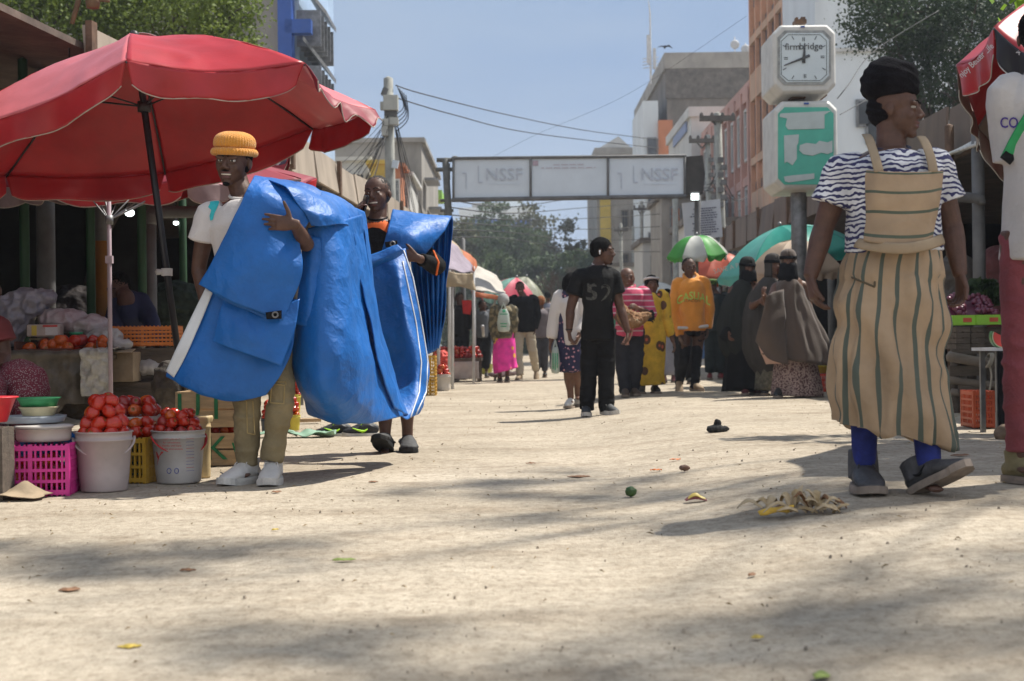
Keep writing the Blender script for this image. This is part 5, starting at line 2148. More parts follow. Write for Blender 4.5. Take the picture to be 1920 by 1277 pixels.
# ------------------------------------------------------------------ cloth decals
def ray_hit(o, px, py, off=.004):
    me, org = o.data, ORG[o.name]
    if o.name not in _BV:
        _BV[o.name] = BVHTree.FromPolygons([v.co.copy() for v in me.vertices], [tuple(p.vertices) for p in me.polygons])
    d = (W(px, py, 10) - CAM).normalized()
    h = _BV[o.name].ray_cast(CAM - org, d)
    return (h[0] + org - d * off) if h[0] is not None else None


_BV = {}


def seam(o, pts, m, r=.004, name='seam', n=6, sub=8, off=.002, parent=None):
    P = []
    for (a, b), (c, d) in zip(pts[:-1], pts[1:]):
        for k in range(sub):
            t = k / sub
            q = ray_hit(o, a + (c - a) * t, b + (d - b) * t, off)
            if q is not None:
                P.append(q)
    q = ray_hit(o, *pts[-1], off)
    if q is not None:
        P.append(q)
    P = [p for i, p in enumerate(P) if i == 0 or (p - P[i - 1]).length < .25]
    if len(P) < 3:
        return None
    return mk(name, Geo().tube(P, r, n=n), m, parent or o)


def decal(o, pts, m, name='print', step=3.0, off=.004, parent=None):
    """flat print of the given outline lying on the cloth"""
    bm = bmesh.new()
    f = bm.faces.new([bm.verts.new((a, -b, 0)) for a, b in pts])
    bmesh.ops.triangulate(bm, faces=[f])
    for _ in range(6):
        e = [e for e in bm.edges if e.calc_length() > step]
        if not e:
            break
        bmesh.ops.subdivide_edges(bm, edges=e, cuts=1)
        bmesh.ops.triangulate(bm, faces=bm.faces)
    vs, ok = [], []
    for v in bm.verts:
        q = ray_hit(o, v.co.x, -v.co.y, off)
        ok.append(q is not None)
        vs.append(q if q is not None else Vector((0, 0, 0)))
    bm.verts.index_update()
    fs = []
    for f in bm.faces:
        ii = [v.index for v in f.verts]
        if all(ok[i] for i in ii) and max((vs[ii[0]] - vs[ii[1]]).length, (vs[ii[1]] - vs[ii[2]]).length) < .12:
            fs.append(tuple(ii))
    bm.free()
    if not fs:
        return None
    used = sorted({i for f in fs for i in f})
    mp = {a: b for b, a in enumerate(used)}
    g = Geo().add([vs[i] for i in used], [tuple(mp[i] for i in f) for f in fs])
    return mk(name, g, m, parent or o)


def text_decal(o, s, px, py, h, m, name='lettering', arc=0.0, spacing=1.0, off=.004, sx=1.0, rot=0.0, bold=0):
    """lettering printed on the cloth; h letter height in photo pixels"""
    c = bpy.data.curves.new('t', 'FONT')
    c.body = s
    c.size = h * 1.4
    c.align_x = 'CENTER'
    c.align_y = 'CENTER'
    c.space_character = spacing
    c.resolution_u = 3
    c.offset = bold
    t = bpy.data.objects.new('t', c)
    COL.objects.link(t)
    dg = bpy.context.evaluated_depsgraph_get()
    dg.update()
    me = bpy.data.meshes.new_from_object(t.evaluated_get(dg))
    bpy.data.objects.remove(t)
    bpy.data.curves.remove(c)
    vs, ok = [], []
    for v in me.vertices:
        x, y = v.co.x * sx, v.co.y
        y -= arc * x * x
        a = math.radians(rot)
        x, y = x * math.cos(a) - y * math.sin(a), x * math.sin(a) + y * math.cos(a)
        q = ray_hit(o, px + x, py - y, off)
        ok.append(q is not None)
        vs.append(q or Vector())
    fs = [tuple(p.vertices) for p in me.polygons if all(ok[i] for i in p.vertices)]
    bpy.data.meshes.remove(me)
    if not fs:
        return None
    used = sorted({i for f in fs for i in f})
    mp = {a: b for b, a in enumerate(used)}
    return mk(name, Geo().add([vs[i] for i in used], [tuple(mp[i] for i in f) for f in fs]), m, o, smooth=False)


def ribbed_hat(M, prof, m, root, ribs=44, amp=.018, yk=1.14, c=(0, .055, 0), name='beanie', label=None):
    g = Geo()
    n = 180
    P = []
    k = len(prof)
    for i in range(k - 1):
        for q in range(4):
            t = q / 4
            a, b, c_, d = prof[max(0, i - 1)], prof[i], prof[i + 1], prof[min(k - 1, i + 2)]
            P.append((max(.001, cr(a[0], b[0], c_[0], d[0], t)), cr(a[1], b[1], c_[1], d[1], t)))
    P.append(prof[-1])
    vs = []
    for r, z in P:
        for j in range(n):
            a = 2 * math.pi * j / n
            rr_ = r * (1 + amp * math.cos(ribs * a))
            vs.append(M @ Vector((c[0] + rr_ * math.cos(a), c[1] + rr_ * yk * math.sin(a), c[2] + z)))
    fs = [(i * n + j, i * n + (j + 1) % n, (i + 1) * n + (j + 1) % n, (i + 1) * n + j) for i in range(len(P) - 1) for j in range(n)]
    g.add(vs, fs)
    return mk(name, g, m, root, label=label)


# ------------------------------------------------------------------ fabrics
TEE = mat('cotton_white', (.58, .54, .52), .85, ns=5, na=.06, bump=.15, bs=90, sheen=.2)
TARP = mat('tarpaulin_blue', (.007, .13, .46), .52, ns=4, na=.16, bump=.12, bs=60, spec=.5, trans=.12, crumple=.42)
TARPW = mat('tarpaulin_white', (.62, .64, .66), .5, ns=5, na=.08)
KHAKI = mat('cotton_khaki', (.22, .175, .095), .9, ns=6, na=.22, bump=.3, bs=60)
SHOEW = mat('shoe_white', (.60, .58, .55), .5, ns=14, na=.10, bump=.1)
SOLEW = mat('sole_white', (.55, .53, .49), .7, ns=16, na=.2)
BLACKC = mat('cotton_black', (.012, .012, .013), .85, ns=6, na=.3, bump=.25, bs=60, sheen=.1)
KNIT = mat('knit_orange', (.70, .29, .035), .95, ns=12, na=.12, bump=.6, bs=160, sheen=.3)

# ------------------------------------------------------------------ man in the orange beanie
Ya = 7.33
A = Person('person', 'smiling young man in orange beanie and white t shirt carrying a blue tarpaulin', Ya,
           dict(neck=(456, 372), shL=(392, 402), shR=(524, 396, .02), elL=(373, 500, .03), wrL=(388, 585, .0), elR=(574, 458, -.12), wrR=(553, 421, -.29),
                hipL=(464, 628), hipR=(514, 625), knL=(463, 752, -.03), anL=(463, 860, 0), knR=(527, 742, -.05), anR=(511, 852, -.04)),
           .258, (437, 305, -13, 4, 4), smile=.45, voxel=.0045, beard=True,
           hands={'R': dict(d=Vector((-1, -.05, .12)), n=Vector((0, 1, 0)), s=-1, curl=(8, 11, 15, 20), spread=3.5, thumb=(72, -12), k=1.02)}, look=.25)
sh = A.shirt(TEE, 't_shirt', infl=1.10, sleeve=.50, loose=1.35, wr=.009, seed=2, lo=-.02)
A.collar(TEE, .066, .008)
decal(sh, [(392, 372), (400, 366), (409, 368), (411, 380), (406, 392), (402, 400), (399, 412), (394, 414), (393, 404), (396, 394), (390, 388), (394, 381)], mat('paint_teal', (.02, .42, .45), .6), 'paint_mark')
tr = A.trousers(KHAKI, k=.96, end=1.10, ank=.056, knee=.072, thigh=.088, wr=.011)
PCK = mat('pocket_stitch', (.36, .27, .12), .9)
seam(tr, [(509, 720), (534, 722), (532, 757), (507, 755), (509, 720)], PCK, .0035)
seam(tr, [(512, 716), (536, 716), (536, 722)], PCK, .003)
seam(tr, [(446, 745), (462, 752), (464, 812), (478, 815), (474, 752)], PCK, .0035)
for a, fd, pitch in (('L', (-.42, -.9, 0), 0), ('R', (.02, -1, 0), 0)):
    up, T = shoe(A.root, A.J['an' + a], fd, L=.31, mats=SHOEW, sole=SOLEW, wd=.058, high=.075, ground=gz(0, 7), lace=SHOEW, sole_h=.034, name='sneaker', collar_r=.050)
    q = Geo().tube([T(.05, .050, .060), T(.10, .054, .050), T(.16, .050, .066)], [.002, .006, .002], n=6, sub=4)
    mk('side_mark', q, mat('mark_dark', (.06, .06, .07), .7), up)
ribbed_hat(A.M, [(.36, .15), (.41, .13), (.448, .165), (.452, .225), (.415, .275), (.372, .285), (.398, .315), (.408, .38), (.388, .48), (.32, .56), (.20, .61), (.10, .62), (.001, .622)], KNIT, A.root,
           name='beanie')

# ------------------------------------------------------------------ man on the phone
Yb = 9.35
B = Person('person', 'laughing man with cropped hair on the phone, bundle of blue tarpaulin on his shoulder', Yb,
           dict(neck=(708, 412), shL=(670, 440), shR=(762, 436), elL=(655, 505, -.12), wrL=(668, 412, -.12), elR=(820, 500, -.08), wrR=(783, 484, -.33),
                hipL=(718, 640), hipR=(758, 640), knL=(722, 742, -.02), knR=(762, 735, 0), anL=(722, 825, -.05), anR=(764, 815, .05)),
           .25, (707, 365, -16, 0, -4), smile=.8, hair='grey', voxel=.0055,
           hands={'R': dict(d=Vector((-1, -.1, .25)), n=Vector((.1, 1, 0)), s=-1, curl=(55, 60, 60, 60), thumb=(40, 40)),
                  'L': dict(d=Vector((.22, 0, 1)), n=Vector((1, .3, -.1)), s=1, curl=(22, 30, 34, 40), thumb=(35, 30))}, look=-.3, bulk=.95)
so = B.shirt(BLACKC, 'sweatshirt', infl=1.08, sleeve=.82, long_=True, loose=1.15, wr=.008, seed=8)
ORC = mat('cotton_orange', (.72, .13, .02), .85, ns=6, na=.1)
decal(so, [(676, 415), (694, 403), (708, 418), (720, 412), (730, 408), (737, 414), (728, 438), (712, 428), (698, 426), (680, 432)], ORC, 'yoke')
B.collar(BLACKC, .062, .007)
seam(so, [(812, 470), (822, 492), (818, 515)], ORC, .008, 'sleeve_stripe')
for a, fd, pit in (('L', (-.15, -1, 0), 22), ('R', (.15, -1, 0), 0)):
    CL = mat('clog_grey', (.045, .045, .045), .75, ns=9, na=.3)
    up, T = shoe(B.root, B.J['an' + a], fd, L=.30, pitch=pit, mats=CL, sole=mat('clog_sole', (.03, .03, .03), .8), wd=.060, high=.02, ground=gz(0, 7) + (.015 if pit else 0), sole_h=.028, name='clog', toe=1.2, collar_r=.055)
    mk('heel_strap', Geo().tube([T(-.0, -.052, .06), T(-.07, -.04, .075), T(-.095, 0, .08), T(-.07, .04, .075), T(0, .052, .06)], (.010, .004), n=8, sub=3), CL, up)
c = W(676, 378, Yb - .16)
ph = thing('mobile_phone', c, 'black mobile phone held to the ear of the laughing man', 'phone')
Mp = Matrix.Rotation(.25, 4, 'Y') @ Matrix.Rotation(.5, 4, 'Z')
mk('case', Geo().box(W(682, 388, Yb - .10), (.012, .075, .155), M=Mp), mat('phone_black', (.01, .01, .012), .2), ph, auto=.006)
mk('screen', Geo().box(W(682, 388, Yb - .10) + Mp.to_3x3() @ Vector((.0075, 0, 0)), (.002, .066, .14), M=Mp), GLASS, ph, smooth=False)

# ------------------------------------------------------------------ the long blue tarpaulin both men carry
tp = thing('tarpaulin', W(600, 800, 8.0), 'long shiny blue tarpaulin folded over the shoulders of two walking men and sagging between them', 'tarpaulin')
WR = dict(wr=.005, wsc=7.5, crease=.028)
mk('front_fold', sheet(PX([
    [(490, 345, 7.52), (520, 348, 7.55), (560, 356, 7.58), (600, 372, 7.6)],
    [(480, 327, 7.32), (518, 333, 7.34), (560, 343, 7.38), (604, 362, 7.42)],
    [(466, 352, 7.13), (505, 362, 7.11), (547, 378, 7.13), (588, 402, 7.2)],
    [(440, 408, 7.09), (482, 420, 7.06), (524, 434, 7.09), (563, 446, 7.14)],
    [(412, 463, 7.09), (462, 480, 7.04), (512, 492, 7.05), (567, 492, 7.11)],
    [(389, 506, 7.10), (440, 525, 7.03), (496, 542, 7.04), (560, 536, 7.10)],
    [(373, 533, 7.12), (426, 562, 7.05), (482, 583, 7.05), (530, 601, 7.08)]]), (8, 14), seed=1, th=.006, **WR), TARP, tp)
mk('front_fold', sheet(PX([
    [(388, 520, 7.16), (440, 545, 7.10), (496, 560, 7.10), (545, 566, 7.12)],
    [(379, 536, 7.16), (428, 567, 7.09), (482, 590, 7.09), (524, 612, 7.11)]]), (6, 14), seed=2, th=.006, **WR), TARP, tp)
mk('shoulder_fold', sheet(PX([
    [(495, 352, 7.6), (555, 356, 7.75), (615, 372, 7.85), (660, 402, 8.0)],
    [(482, 328, 7.36), (540, 336, 7.5), (602, 352, 7.62), (664, 388, 7.9)],
    [(530, 350, 7.16), (572, 358, 7.24), (622, 380, 7.4), (672, 398, 7.82)],
    [(566, 390, 7.13), (595, 396, 7.17), (632, 402, 7.32), (678, 409, 7.8)],
    [(584, 424, 7.17), (608, 424, 7.2), (642, 420, 7.35), (682, 424, 7.82)]]), (9, 10), seed=3, th=.005, wr=.004, wsc=8, crease=.030), TARP, tp)
lo = mk('loop_panel', sheet(PX([
    [(578, 428, 7.24), (610, 418, 7.27), (645, 412, 7.42), (676, 402, 7.82)],
    [(570, 500, 7.26), (612, 490, 7.22), (652, 482, 7.38), (688, 490, 7.87)],
    [(556, 600, 7.27), (606, 590, 7.16), (662, 588, 7.32), (702, 580, 7.92)],
    [(548, 665, 7.32), (602, 672, 7.12), (668, 680, 7.28), (718, 662, 7.97)],
    [(560, 728, 7.38), (606, 744, 7.18), (672, 750, 7.34), (737, 738, 8.02)],
    [(580, 774, 7.55), (626, 792, 7.48), (692, 793, 7.62), (756, 780, 8.12)]]), (10, 16), seed=4, th=.005, wr=.004, wsc=8, crease=.030), TARP, tp)
mk('loop_edge', sheet(PX([
    [(664, 388, 7.85), (678, 398, 8.02)],
    [(680, 440, 7.83), (690, 450, 8.1)],
    [(692, 530, 7.90), (704, 545, 8.2)],
    [(708, 620, 7.94), (722, 640, 8.3)],
    [(728, 710, 8.0), (742, 720, 8.35)],
    [(752, 775, 8.10), (764, 778, 8.3)]]), (8, 5), seed=5, th=.005, wr=.004, wsc=8, crease=.030), TARP, tp)
mk('loop_edge', sheet(PX([
    [(655, 402, 7.62), (672, 400, 7.84)],
    [(664, 450, 7.60), (684, 452, 7.80)],
    [(680, 540, 7.64), (699, 545, 7.86)],
    [(698, 630, 7.68), (716, 640, 7.93)],
    [(716, 700, 7.74), (735, 715, 7.98)],
    [(738, 765, 7.94), (756, 776, 8.08)]]), (8, 5), seed=15, th=.005, wr=.004, wsc=8, crease=.030), TARP, tp)
inn = mk('inner_panel', sheet(PX([
    [(690, 492, 8.9), (716, 478, 8.94), (740, 470, 8.96), (760, 466, 9.0)],
    [(695, 540, 8.86), (722, 532, 8.84), (750, 524, 8.80), (773, 518, 8.92)],
    [(706, 610, 8.80), (735, 610, 8.75), (765, 606, 8.68), (790, 600, 8.85)],
    [(720, 680, 8.75), (752, 684, 8.68), (782, 682, 8.62), (803, 678, 8.80)],
    [(736, 738, 8.55), (760, 742, 8.5), (784, 740, 8.5), (800, 735, 8.68)],
    [(752, 779, 8.15), (762, 785, 8.2), (772, 784, 8.3), (782, 776, 8.45)]]), (10, 10), seed=6, th=.005, wr=.004, wsc=8, crease=.030), TARP, tp)
for pts in ([(757, 470), (774, 520), (790, 600), (802, 678), (799, 735), (780, 777)], [(755, 490), (766, 540), (780, 605), (790, 680), (786, 735), (770, 782)]):
    seam(inn, pts, TARPW, .005, 'white_edging', off=.004, sub=5)
mk('inner_flap', sheet(PX([
    [(688, 480, 8.85), (715, 470, 8.85), (745, 458, 8.85)],
    [(690, 494, 8.80), (722, 482, 8.80), (756, 468, 8.82)],
    [(698, 503, 8.84), (728, 492, 8.84), (756, 478, 8.86)]]), (5, 8), seed=7, th=.006, **WR), TARP, tp)
mk('shoulder_fold', sheet(PX([
    [(742, 402, 9.62), (790, 408, 9.65), (846, 412, 9.65)],
    [(736, 393, 9.40), (790, 400, 9.42), (847, 405, 9.5)],
    [(728, 425, 9.14), (780, 432, 9.1), (832, 436, 9.3)],
    [(720, 455, 9.08), (765, 462, 9.04), (806, 470, 9.2)],
    [(715, 470, 9.08), (742, 474, 9.04), (775, 492, 9.16)]]), (8, 10), seed=8, th=.005, wr=.004, wsc=8, crease=.030), TARP, tp)
rows = []
for L_e, R_e in (((776, 474), (847, 407)), ((778, 520), (844, 470)), ((786, 575), (838, 545)), ((794, 630), (832, 610)), ((800, 662), (824, 650))):
    row = []
    for j in range(13):
        t = j / 12
        row.append((L_e[0] + (R_e[0] - L_e[0]) * t, L_e[1] + (R_e[1] - L_e[1]) * t + (3 if j % 2 else 0), 9.52 + (.05 if j % 2 else -.02)))
    rows.append(row)
mk('hanging_fold', sheet(PX(rows), (7, 4), seed=9, th=.005, wr=.004, wsc=8, crease=.030), TARP, tp)
mk('front_fold', sheet(PX([
    [(420, 558, 7.13), (452, 572, 7.10), (485, 588, 7.10), (562, 560, 7.15)],
    [(408, 602, 7.10), (440, 616, 7.05), (478, 630, 7.05), (552, 622, 7.11)],
    [(399, 640, 7.10), (436, 654, 7.06), (478, 668, 7.06), (527, 686, 7.09)]]), (10, 12), seed=10, th=.005, wr=.004, wsc=8, crease=.030), TARP, tp)
mk('lower_fold', sheet(PX([
    [(394, 540, 7.20), (440, 556, 7.18), (490, 566, 7.18), (556, 560, 7.22)],
    [(366, 600, 7.19), (420, 615, 7.15), (480, 625, 7.15), (553, 622, 7.2)],
    [(336, 655, 7.18), (400, 672, 7.13), (462, 684, 7.13), (546, 662, 7.18)],
    [(314, 700, 7.20), (370, 726, 7.14), (432, 732, 7.13), (528, 700, 7.16)],
    [(318, 703, 7.21), (372, 731, 7.15), (427, 752, 7.15), (498, 741, 7.17)]]), (9, 12), seed=11, th=.005, wr=.004, wsc=8, crease=.030), TARP, tp)
mk('white_edging', sheet(PX([
    [(385, 540, 7.17), (399, 546, 7.165)],
    [(356, 600, 7.16), (374, 608, 7.15)],
    [(330, 655, 7.15), (350, 664, 7.14)],
    [(311, 696, 7.17), (326, 708, 7.16)]]), (8, 4), seed=12, th=.004, wr=.004), TARPW, tp)
mk('back_fold', sheet(PX([
    [(563, 440, 7.24), (582, 442, 7.22), (601, 446, 7.24)],
    [(562, 500, 7.23), (582, 505, 7.20), (602, 505, 7.23)],
    [(558, 560, 7.23), (580, 565, 7.20), (600, 565, 7.23)],
    [(553, 606, 7.24), (575, 612, 7.21), (596, 612, 7.24)]]), (8, 8), seed=13, th=.006, **WR), TARP, tp)
for px, py, Y, k in ((516, 590, 7.035, 1), (736, 457, 8.96, 1.1)):
    c = W(px, py, Y)
    g = Geo()
    rr_ = .013 * k
    g.tube([c + Vector((rr_ * math.cos(a), 0, rr_ * math.sin(a))) for a in [2 * math.pi * j / 16 for j in range(17)]], .0045 * k, n=7, cap=False)
    e = mk('eyelet', g, STEEL, tp)
    mk('eyelet_patch', sheet([[c + Vector((-.05, .012, .012)), c + Vector((.03, .012, .022))], [c + Vector((-.045, .012, -.022)), c + Vector((.03, .012, -.02))]], (4, 4), th=.003), BLACKC, e)

# ------------------------------------------------------------------ woman in the striped apron
Yw = 5.72
ZEB = pattern('zebra_knit', (.62, .62, .64), 'zebra', [(.03, .03, .10)], ws=12.5, dist=8, wd=2.0, wds=1.3, stops=[(0, 0), (.60, 1)], scale=(1, 1, 1.2), rough=.9)
APR = pattern('apron_stripe', (.36, .255, .16), 'ustripe', [(.085, .10, .08)], ws=.25, dist=.0, stops=[(0, 0), (.74, 1), (.96, 0)], rough=.9, ns=3, na=.22, bump=.2, bs=30, scale=(36, 1, 1))
BIB = pattern('apron_bib', (.36, .255, .16), 'vstripe', [(.085, .105, .075)], ws=.25, dist=.0, stops=[(0, 0), (.08, 1), (.22, 0)], rough=.9, ns=3, na=.22, bump=.2, bs=30, scale=(1, 7.0, 1))
for m_ in (APR, BIB):
    wv = [n for n in m_.node_tree.nodes if n.type == 'TEX_WAVE'][0]
    wv.inputs['Scale'].default_value = 1 / 6.28318 * 2 / 2 * 1.0
C = Person('person', 'woman in black headwrap, zebra print top and long striped apron walking past', Yw,
           dict(neck=(1670, 284), shL=(1582, 318), shR=(1750, 310), elL=(1545, 425, .02), wrL=(1519, 520, -.04), elR=(1784, 420, .02), wrR=(1800, 516, -.04),
                hipL=(1640, 475), hipR=(1712, 475), knL=(1622, 690), knR=(1728, 690, -.02), anL=(1620, 872, 0), anR=(1742, 876, -.16)),
           .236, (1682, 207, 62, 3, 0), smile=0, hair=None, voxel=.0045, bulk=1.12, armr=1.12, look=.4, brow=False,
           hands={'L': dict(d=Vector((.12, -.12, -1)), n=Vector((.9, .1, 0)), curl=(24, 30, 36, 42), thumb=(28, 25), k=1.0),
                  'R': dict(d=Vector((.02, -.1, -1)), n=Vector((-.9, -.2, 0)), curl=(30, 36, 42, 46), thumb=(28, 25), k=1.0)})
face_bits(C.root, C.M, 0, .3, None)
shz = C.shirt(ZEB, 'zebra_top', infl=1.12, sleeve=.60, loose=1.35, wr=.006, seed=12, lo=.02, waist=1.0) if False else C.shirt(ZEB, 'zebra_top', infl=1.08, sleeve=.60, loose=1.14, wr=.006, seed=12, lo=.02)
C.collar(mat('trim_navy', (.02, .02, .05), .8), .072, .009)
g = Geo()
hc = C.M
Tw = lambda x, y, z: hc @ Vector((x, y, z))
g.ell((0, .22, .02), (.33, .32, .30), hc, 18)
g.tube([Tw(0, .11, .235), Tw(0, .12, .32), Tw(0, .15, .48), Tw(0, .20, .66), Tw(0, .24, .80), Tw(0, .26, .89)],
       [(.355 * .236, .43 * .236), (.40 * .236, .47 * .236), (.43 * .236, .51 * .236), (.40 * .236, .46 * .236), (.28 * .236, .30 * .236), (.10 * .236, .10 * .236)], n=26, side=(hc.to_3x3() @ Vector((1, 0, 0))), sub=3, dome=.3)
blob('headwrap', g, mat('wrap_black', (.010, .009, .011), .95, ns=20, na=.4, bump=.6, bs=120), C.root, .006, 3,
     disp=lambda V, N: V + N * (.0022 * np.sin((V[:, 2] * 1.0 + V[:, 0] * .4) * 150 + 4 * vnoise(V * 9, 2)) + .006 * vnoise(V * 16, 3))[:, None])
bib = mk('bib', sheet(PX([
    [(1619, 318, 5.60), (1645, 320, 5.52), (1695, 322, 5.49), (1745, 321, 5.52), (1769, 320, 5.60)],
    [(1620, 360, 5.58), (1645, 360, 5.50), (1695, 362, 5.47), (1742, 360, 5.50), (1766, 355, 5.58)],
    [(1621, 405, 5.57), (1645, 405, 5.50), (1693, 407, 5.47), (1736, 405, 5.50), (1760, 400, 5.58)],
    [(1620, 452, 5.56), (1645, 456, 5.49), (1690, 458, 5.46), (1730, 456, 5.50), (1752, 450, 5.57)]]), (8, 8), wr=.006, wsc=9, seed=3, th=.004, crease=.02), BIB, C.root)
for pts in ([(1648, 322, 5.52), (1641, 295, 5.55), (1630, 262, 5.64), (1624, 252, 5.72)], [(1750, 322, 5.53), (1745, 295, 5.56), (1735, 268, 5.62), (1727, 256, 5.70)]):
    mk('strap', Geo().tube([W(*p) for p in pts], (.019, .003), n=8, side=(1, 0, 0), sub=4), BIB if False else mat('strap_sand', (.32, .24, .155), .9, ns=6, na=.15), C.root)
sk = cloak(C.root, [(1684, 440, 5.70, .165, .150), (1680, 462, 5.70, .178, .165), (1674, 500, 5.70, .195, .178), (1671, 560, 5.69, .210, .19), (1668, 640, 5.68, .214, .195), (1669, 720, 5.67, .222, .195), (1674, 780, 5.66, .230, .19), (1676, 818, 5.66, .228, .18)],
           APR, 'apron_skirt', n=170, nf=12, amp=.11, seed=5, wr=.012, sub=7, cap=(False, False))
me = sk.data
V, N = get_np(me)
hem = V[:, 2] < .62
V[:, 2] -= np.where(hem, (.62 - V[:, 2]) * (V[:, 0] - (W(1672, 800, Yw).x - ORG[sk.name].x)) * .65, 0)
V = V + N * (.010 * (.5 - np.abs(vnoise(V * np.array([5., 5., 9.]) + V[:, [0]] * np.array([0, 0, 6.]), 8)) * 1.7))[:, None]
V = V + N * (.014 * np.sin(V[:, 0] * 26 + V[:, 2] * 16 + 2 * vnoise(V * 5, 3)) * (V[:, 2] < .85))[:, None]
me.vertices.foreach_set('co', V.ravel())
me.update()
g = Geo()
wb = [W(1606, 455, 5.62), W(1640, 462, 5.50), W(1690, 466, 5.45), W(1735, 460, 5.50), W(1768, 448, 5.62)]
g.tube(wb, (.005, .022), n=8, side=(0, 1, 0), sub=4)
mk('waistband', g, mat('strap_sand', (.32, .24, .155), .9), C.root)
seam(sk, [(1597, 520), (1640, 538), (1640, 528)], mat('pocket_line', (.10, .08, .05), .9), .004, 'pocket_edge')
BLUET = mat('tights_blue', (.01, .02, .16), .8, ns=30, na=.3)
for a in 'LR':
    an, kn = C.J['an' + a], C.J['kn' + a]
    g = Geo().tube([kn.lerp(an, .3), kn.lerp(an, .7), an + Vector((0, 0, .0)), an + Vector((0, 0, -.03))], [.062, .052, .046, .044], n=18, sub=3, dome=.1)
    mk('tights', g, BLUET, C.root)
BOOT = mat('boot_grey', (.055, .055, .06), .6, ns=16, na=.35, bump=.2)
SOLEG = mat('sole_dusty', (.26, .21, .17), .9, ns=16, na=.25)
shoe(C.root, C.J['anL'], (-.06, -1, 0), L=.29, mats=BOOT, sole=SOLEG, wd=.064, high=.115, ground=gz(1.5, 5), lace=BOOT, name='boot', sole_h=.03, collar_r=.063)
up, T = shoe(C.root, C.J['anR'], (.52, -.85, 0), L=.31, pitch=24, mats=BOOT, sole=SOLEG, wd=.064, high=.08, ground=gz(1.5, 5) + .02, lace=BOOT, name='boot', sole_h=.03, collar_r=.063)
mk('side_mark', Geo().tube([T(-.02, .054, .075), T(.02, .056, .055), T(.06, .05, .082)], [.002, .007, .002], n=6, sub=4), BLACKC, up)

# ------------------------------------------------------------------ man cut by the right edge
Yr = 5.95
D = Person('person', 'man in a white shirt, green strap and maroon trousers cut by the right edge', Yr,
           dict(neck=(1950, 135), shL=(1888, 172), shR=(2020, 172), elL=(1905, 300, .02), wrL=(1990, 335, -.0), elR=(2045, 300), wrR=(2050, 400),
                hipL=(1915, 460), hipR=(1985, 460), knL=(1912, 660, -.02), knR=(1990, 660, .1), anL=(1913, 845, 0), anR=(1995, 850, .15)),
           .24, (1950, 70, 150, 0, 0), smile=0, face=False, voxel=.006, wide=1.0)
GREYT = mat('cotton_offwhite', (.50, .47, .45), .88, ns=6, na=.08, bump=.2, bs=60)
sd_ = D.shirt(GREYT, 't_shirt', infl=1.14, sleeve=1.0, loose=1.5, wr=.010, seed=22, lo=-.08, flare=1.05)
text_decal(sd_, 'COAST', 1912, 231, 20, mat('print_purple', (.06, .03, .22), .7), sx=.82, off=.006, bold=.4)
g = Geo()
sp = [ray_hit(sd_, a, b, .006) for a, b in ((1886, 298), (1893, 284), (1901, 268), (1910, 252), (1919, 236), (1930, 218), (1940, 200))]
sp = [p for p in sp if p is not None]
if len(sp) > 2:
    g.tube(sp, (.024, .003), n=8, side=(1, 0, -.6), sub=3)
    mk('bag_strap', g, mat('strap_green', (.02, .28, .09), .7), D.root)
    mk('buckle', Geo().box(sp[0] + Vector((.01, -.008, .01)), (.05, .012, .05), M=Matrix.Rotation(-.9, 4, 'Y')), BLACKC, D.root, smooth=False)
MARO = mat('cotton_maroon', (.20, .045, .055), .9, ns=6, na=.2, bump=.3, bs=70)
D.trousers(MARO, k=.93, ank=.062, knee=.074, thigh=.092, wr=.010, seed=31)
for a in 'LR':
    shoe(D.root, D.J['an' + a], (.45, -.7, 0), L=.28, mats=mat('suede_olive', (.20, .17, .09), .9, ns=16, na=.2), sole=SOLEG, wd=.052, high=.09, ground=gz(2, 6), name='boot', collar_r=.05)

vals = sorted([c for c in UMBR.children if c.name.startswith('valance')], key=lambda c: c.name)
text_decal(vals[0], 'Enjoy Better Life', 1828, 116, 12, TEE, rot=44, off=.006, bold=.25, sx=.8)
text_decal(vals[1], '4', 1909, 98, 13, TEE, rot=0, off=.005)
# ------------------------------------------------------------------ people further down the street
def std(cx, yt, yf, sw=.10, sy=.185, lean=0, stride=(0, 0), arms=((0, 0), (0, 0)), hip=.052):
    sw *= .88
    h = yf - yt
    P = lambda x, y, d=0: (cx + x * h + lean * (1 - y) * h, yt + y * h, d)
    sl, srr = stride
    return dict(neck=P(0, .158), shL=P(-sw, sy), shR=P(sw, sy), elL=P(-sw - .022 + arms[0][0] * .5, .345), wrL=P(-sw - .02 + arms[0][0], .475 + arms[0][1]),
                elR=P(sw + .022 + arms[1][0] * .5, .345), wrR=P(sw + .02 + arms[1][0], .475 + arms[1][1]),
                hipL=P(-hip, .50), hipR=P(hip, .50), knL=P(-hip, .73, -.03), knR=P(hip, .73, -.03), anL=P(-hip + sl, .955), anR=P(hip + srr, .955))


def upd(d, **k):
    d.update(k)
    return d


SHB = mat('shoe_brown', (.07, .045, .03), .6, ns=16, na=.3)
SHBK = mat('shoe_black', (.02, .02, .02), .5, ns=16, na=.3)
TANS = mat('shoe_tan', (.30, .22, .14), .8, ns=16, na=.2)
DTRO = mat('trouser_dark', (.018, .018, .021), .9, ns=6, na=.3, bump=.2)
SHL = dict(sole_h=.022, voxel=.009)


def shoes(P, m, fd=((-.1, -1, 0), (.1, -1, 0)), L=.27, high=.02, lift=(0, 0), pitch=(0, 0), sole=None, lace=None, **k):
    for i, a in enumerate('LR'):
        an = P.J['an' + a]
        gr = gz(an.x, an.y) + lift[i]
        shoe(P.root, an, fd[i], L=L, mats=m, sole=sole or SOLEG, high=high, ground=gr, pitch=pitch[i], lace=lace, **{**SHL, **k})


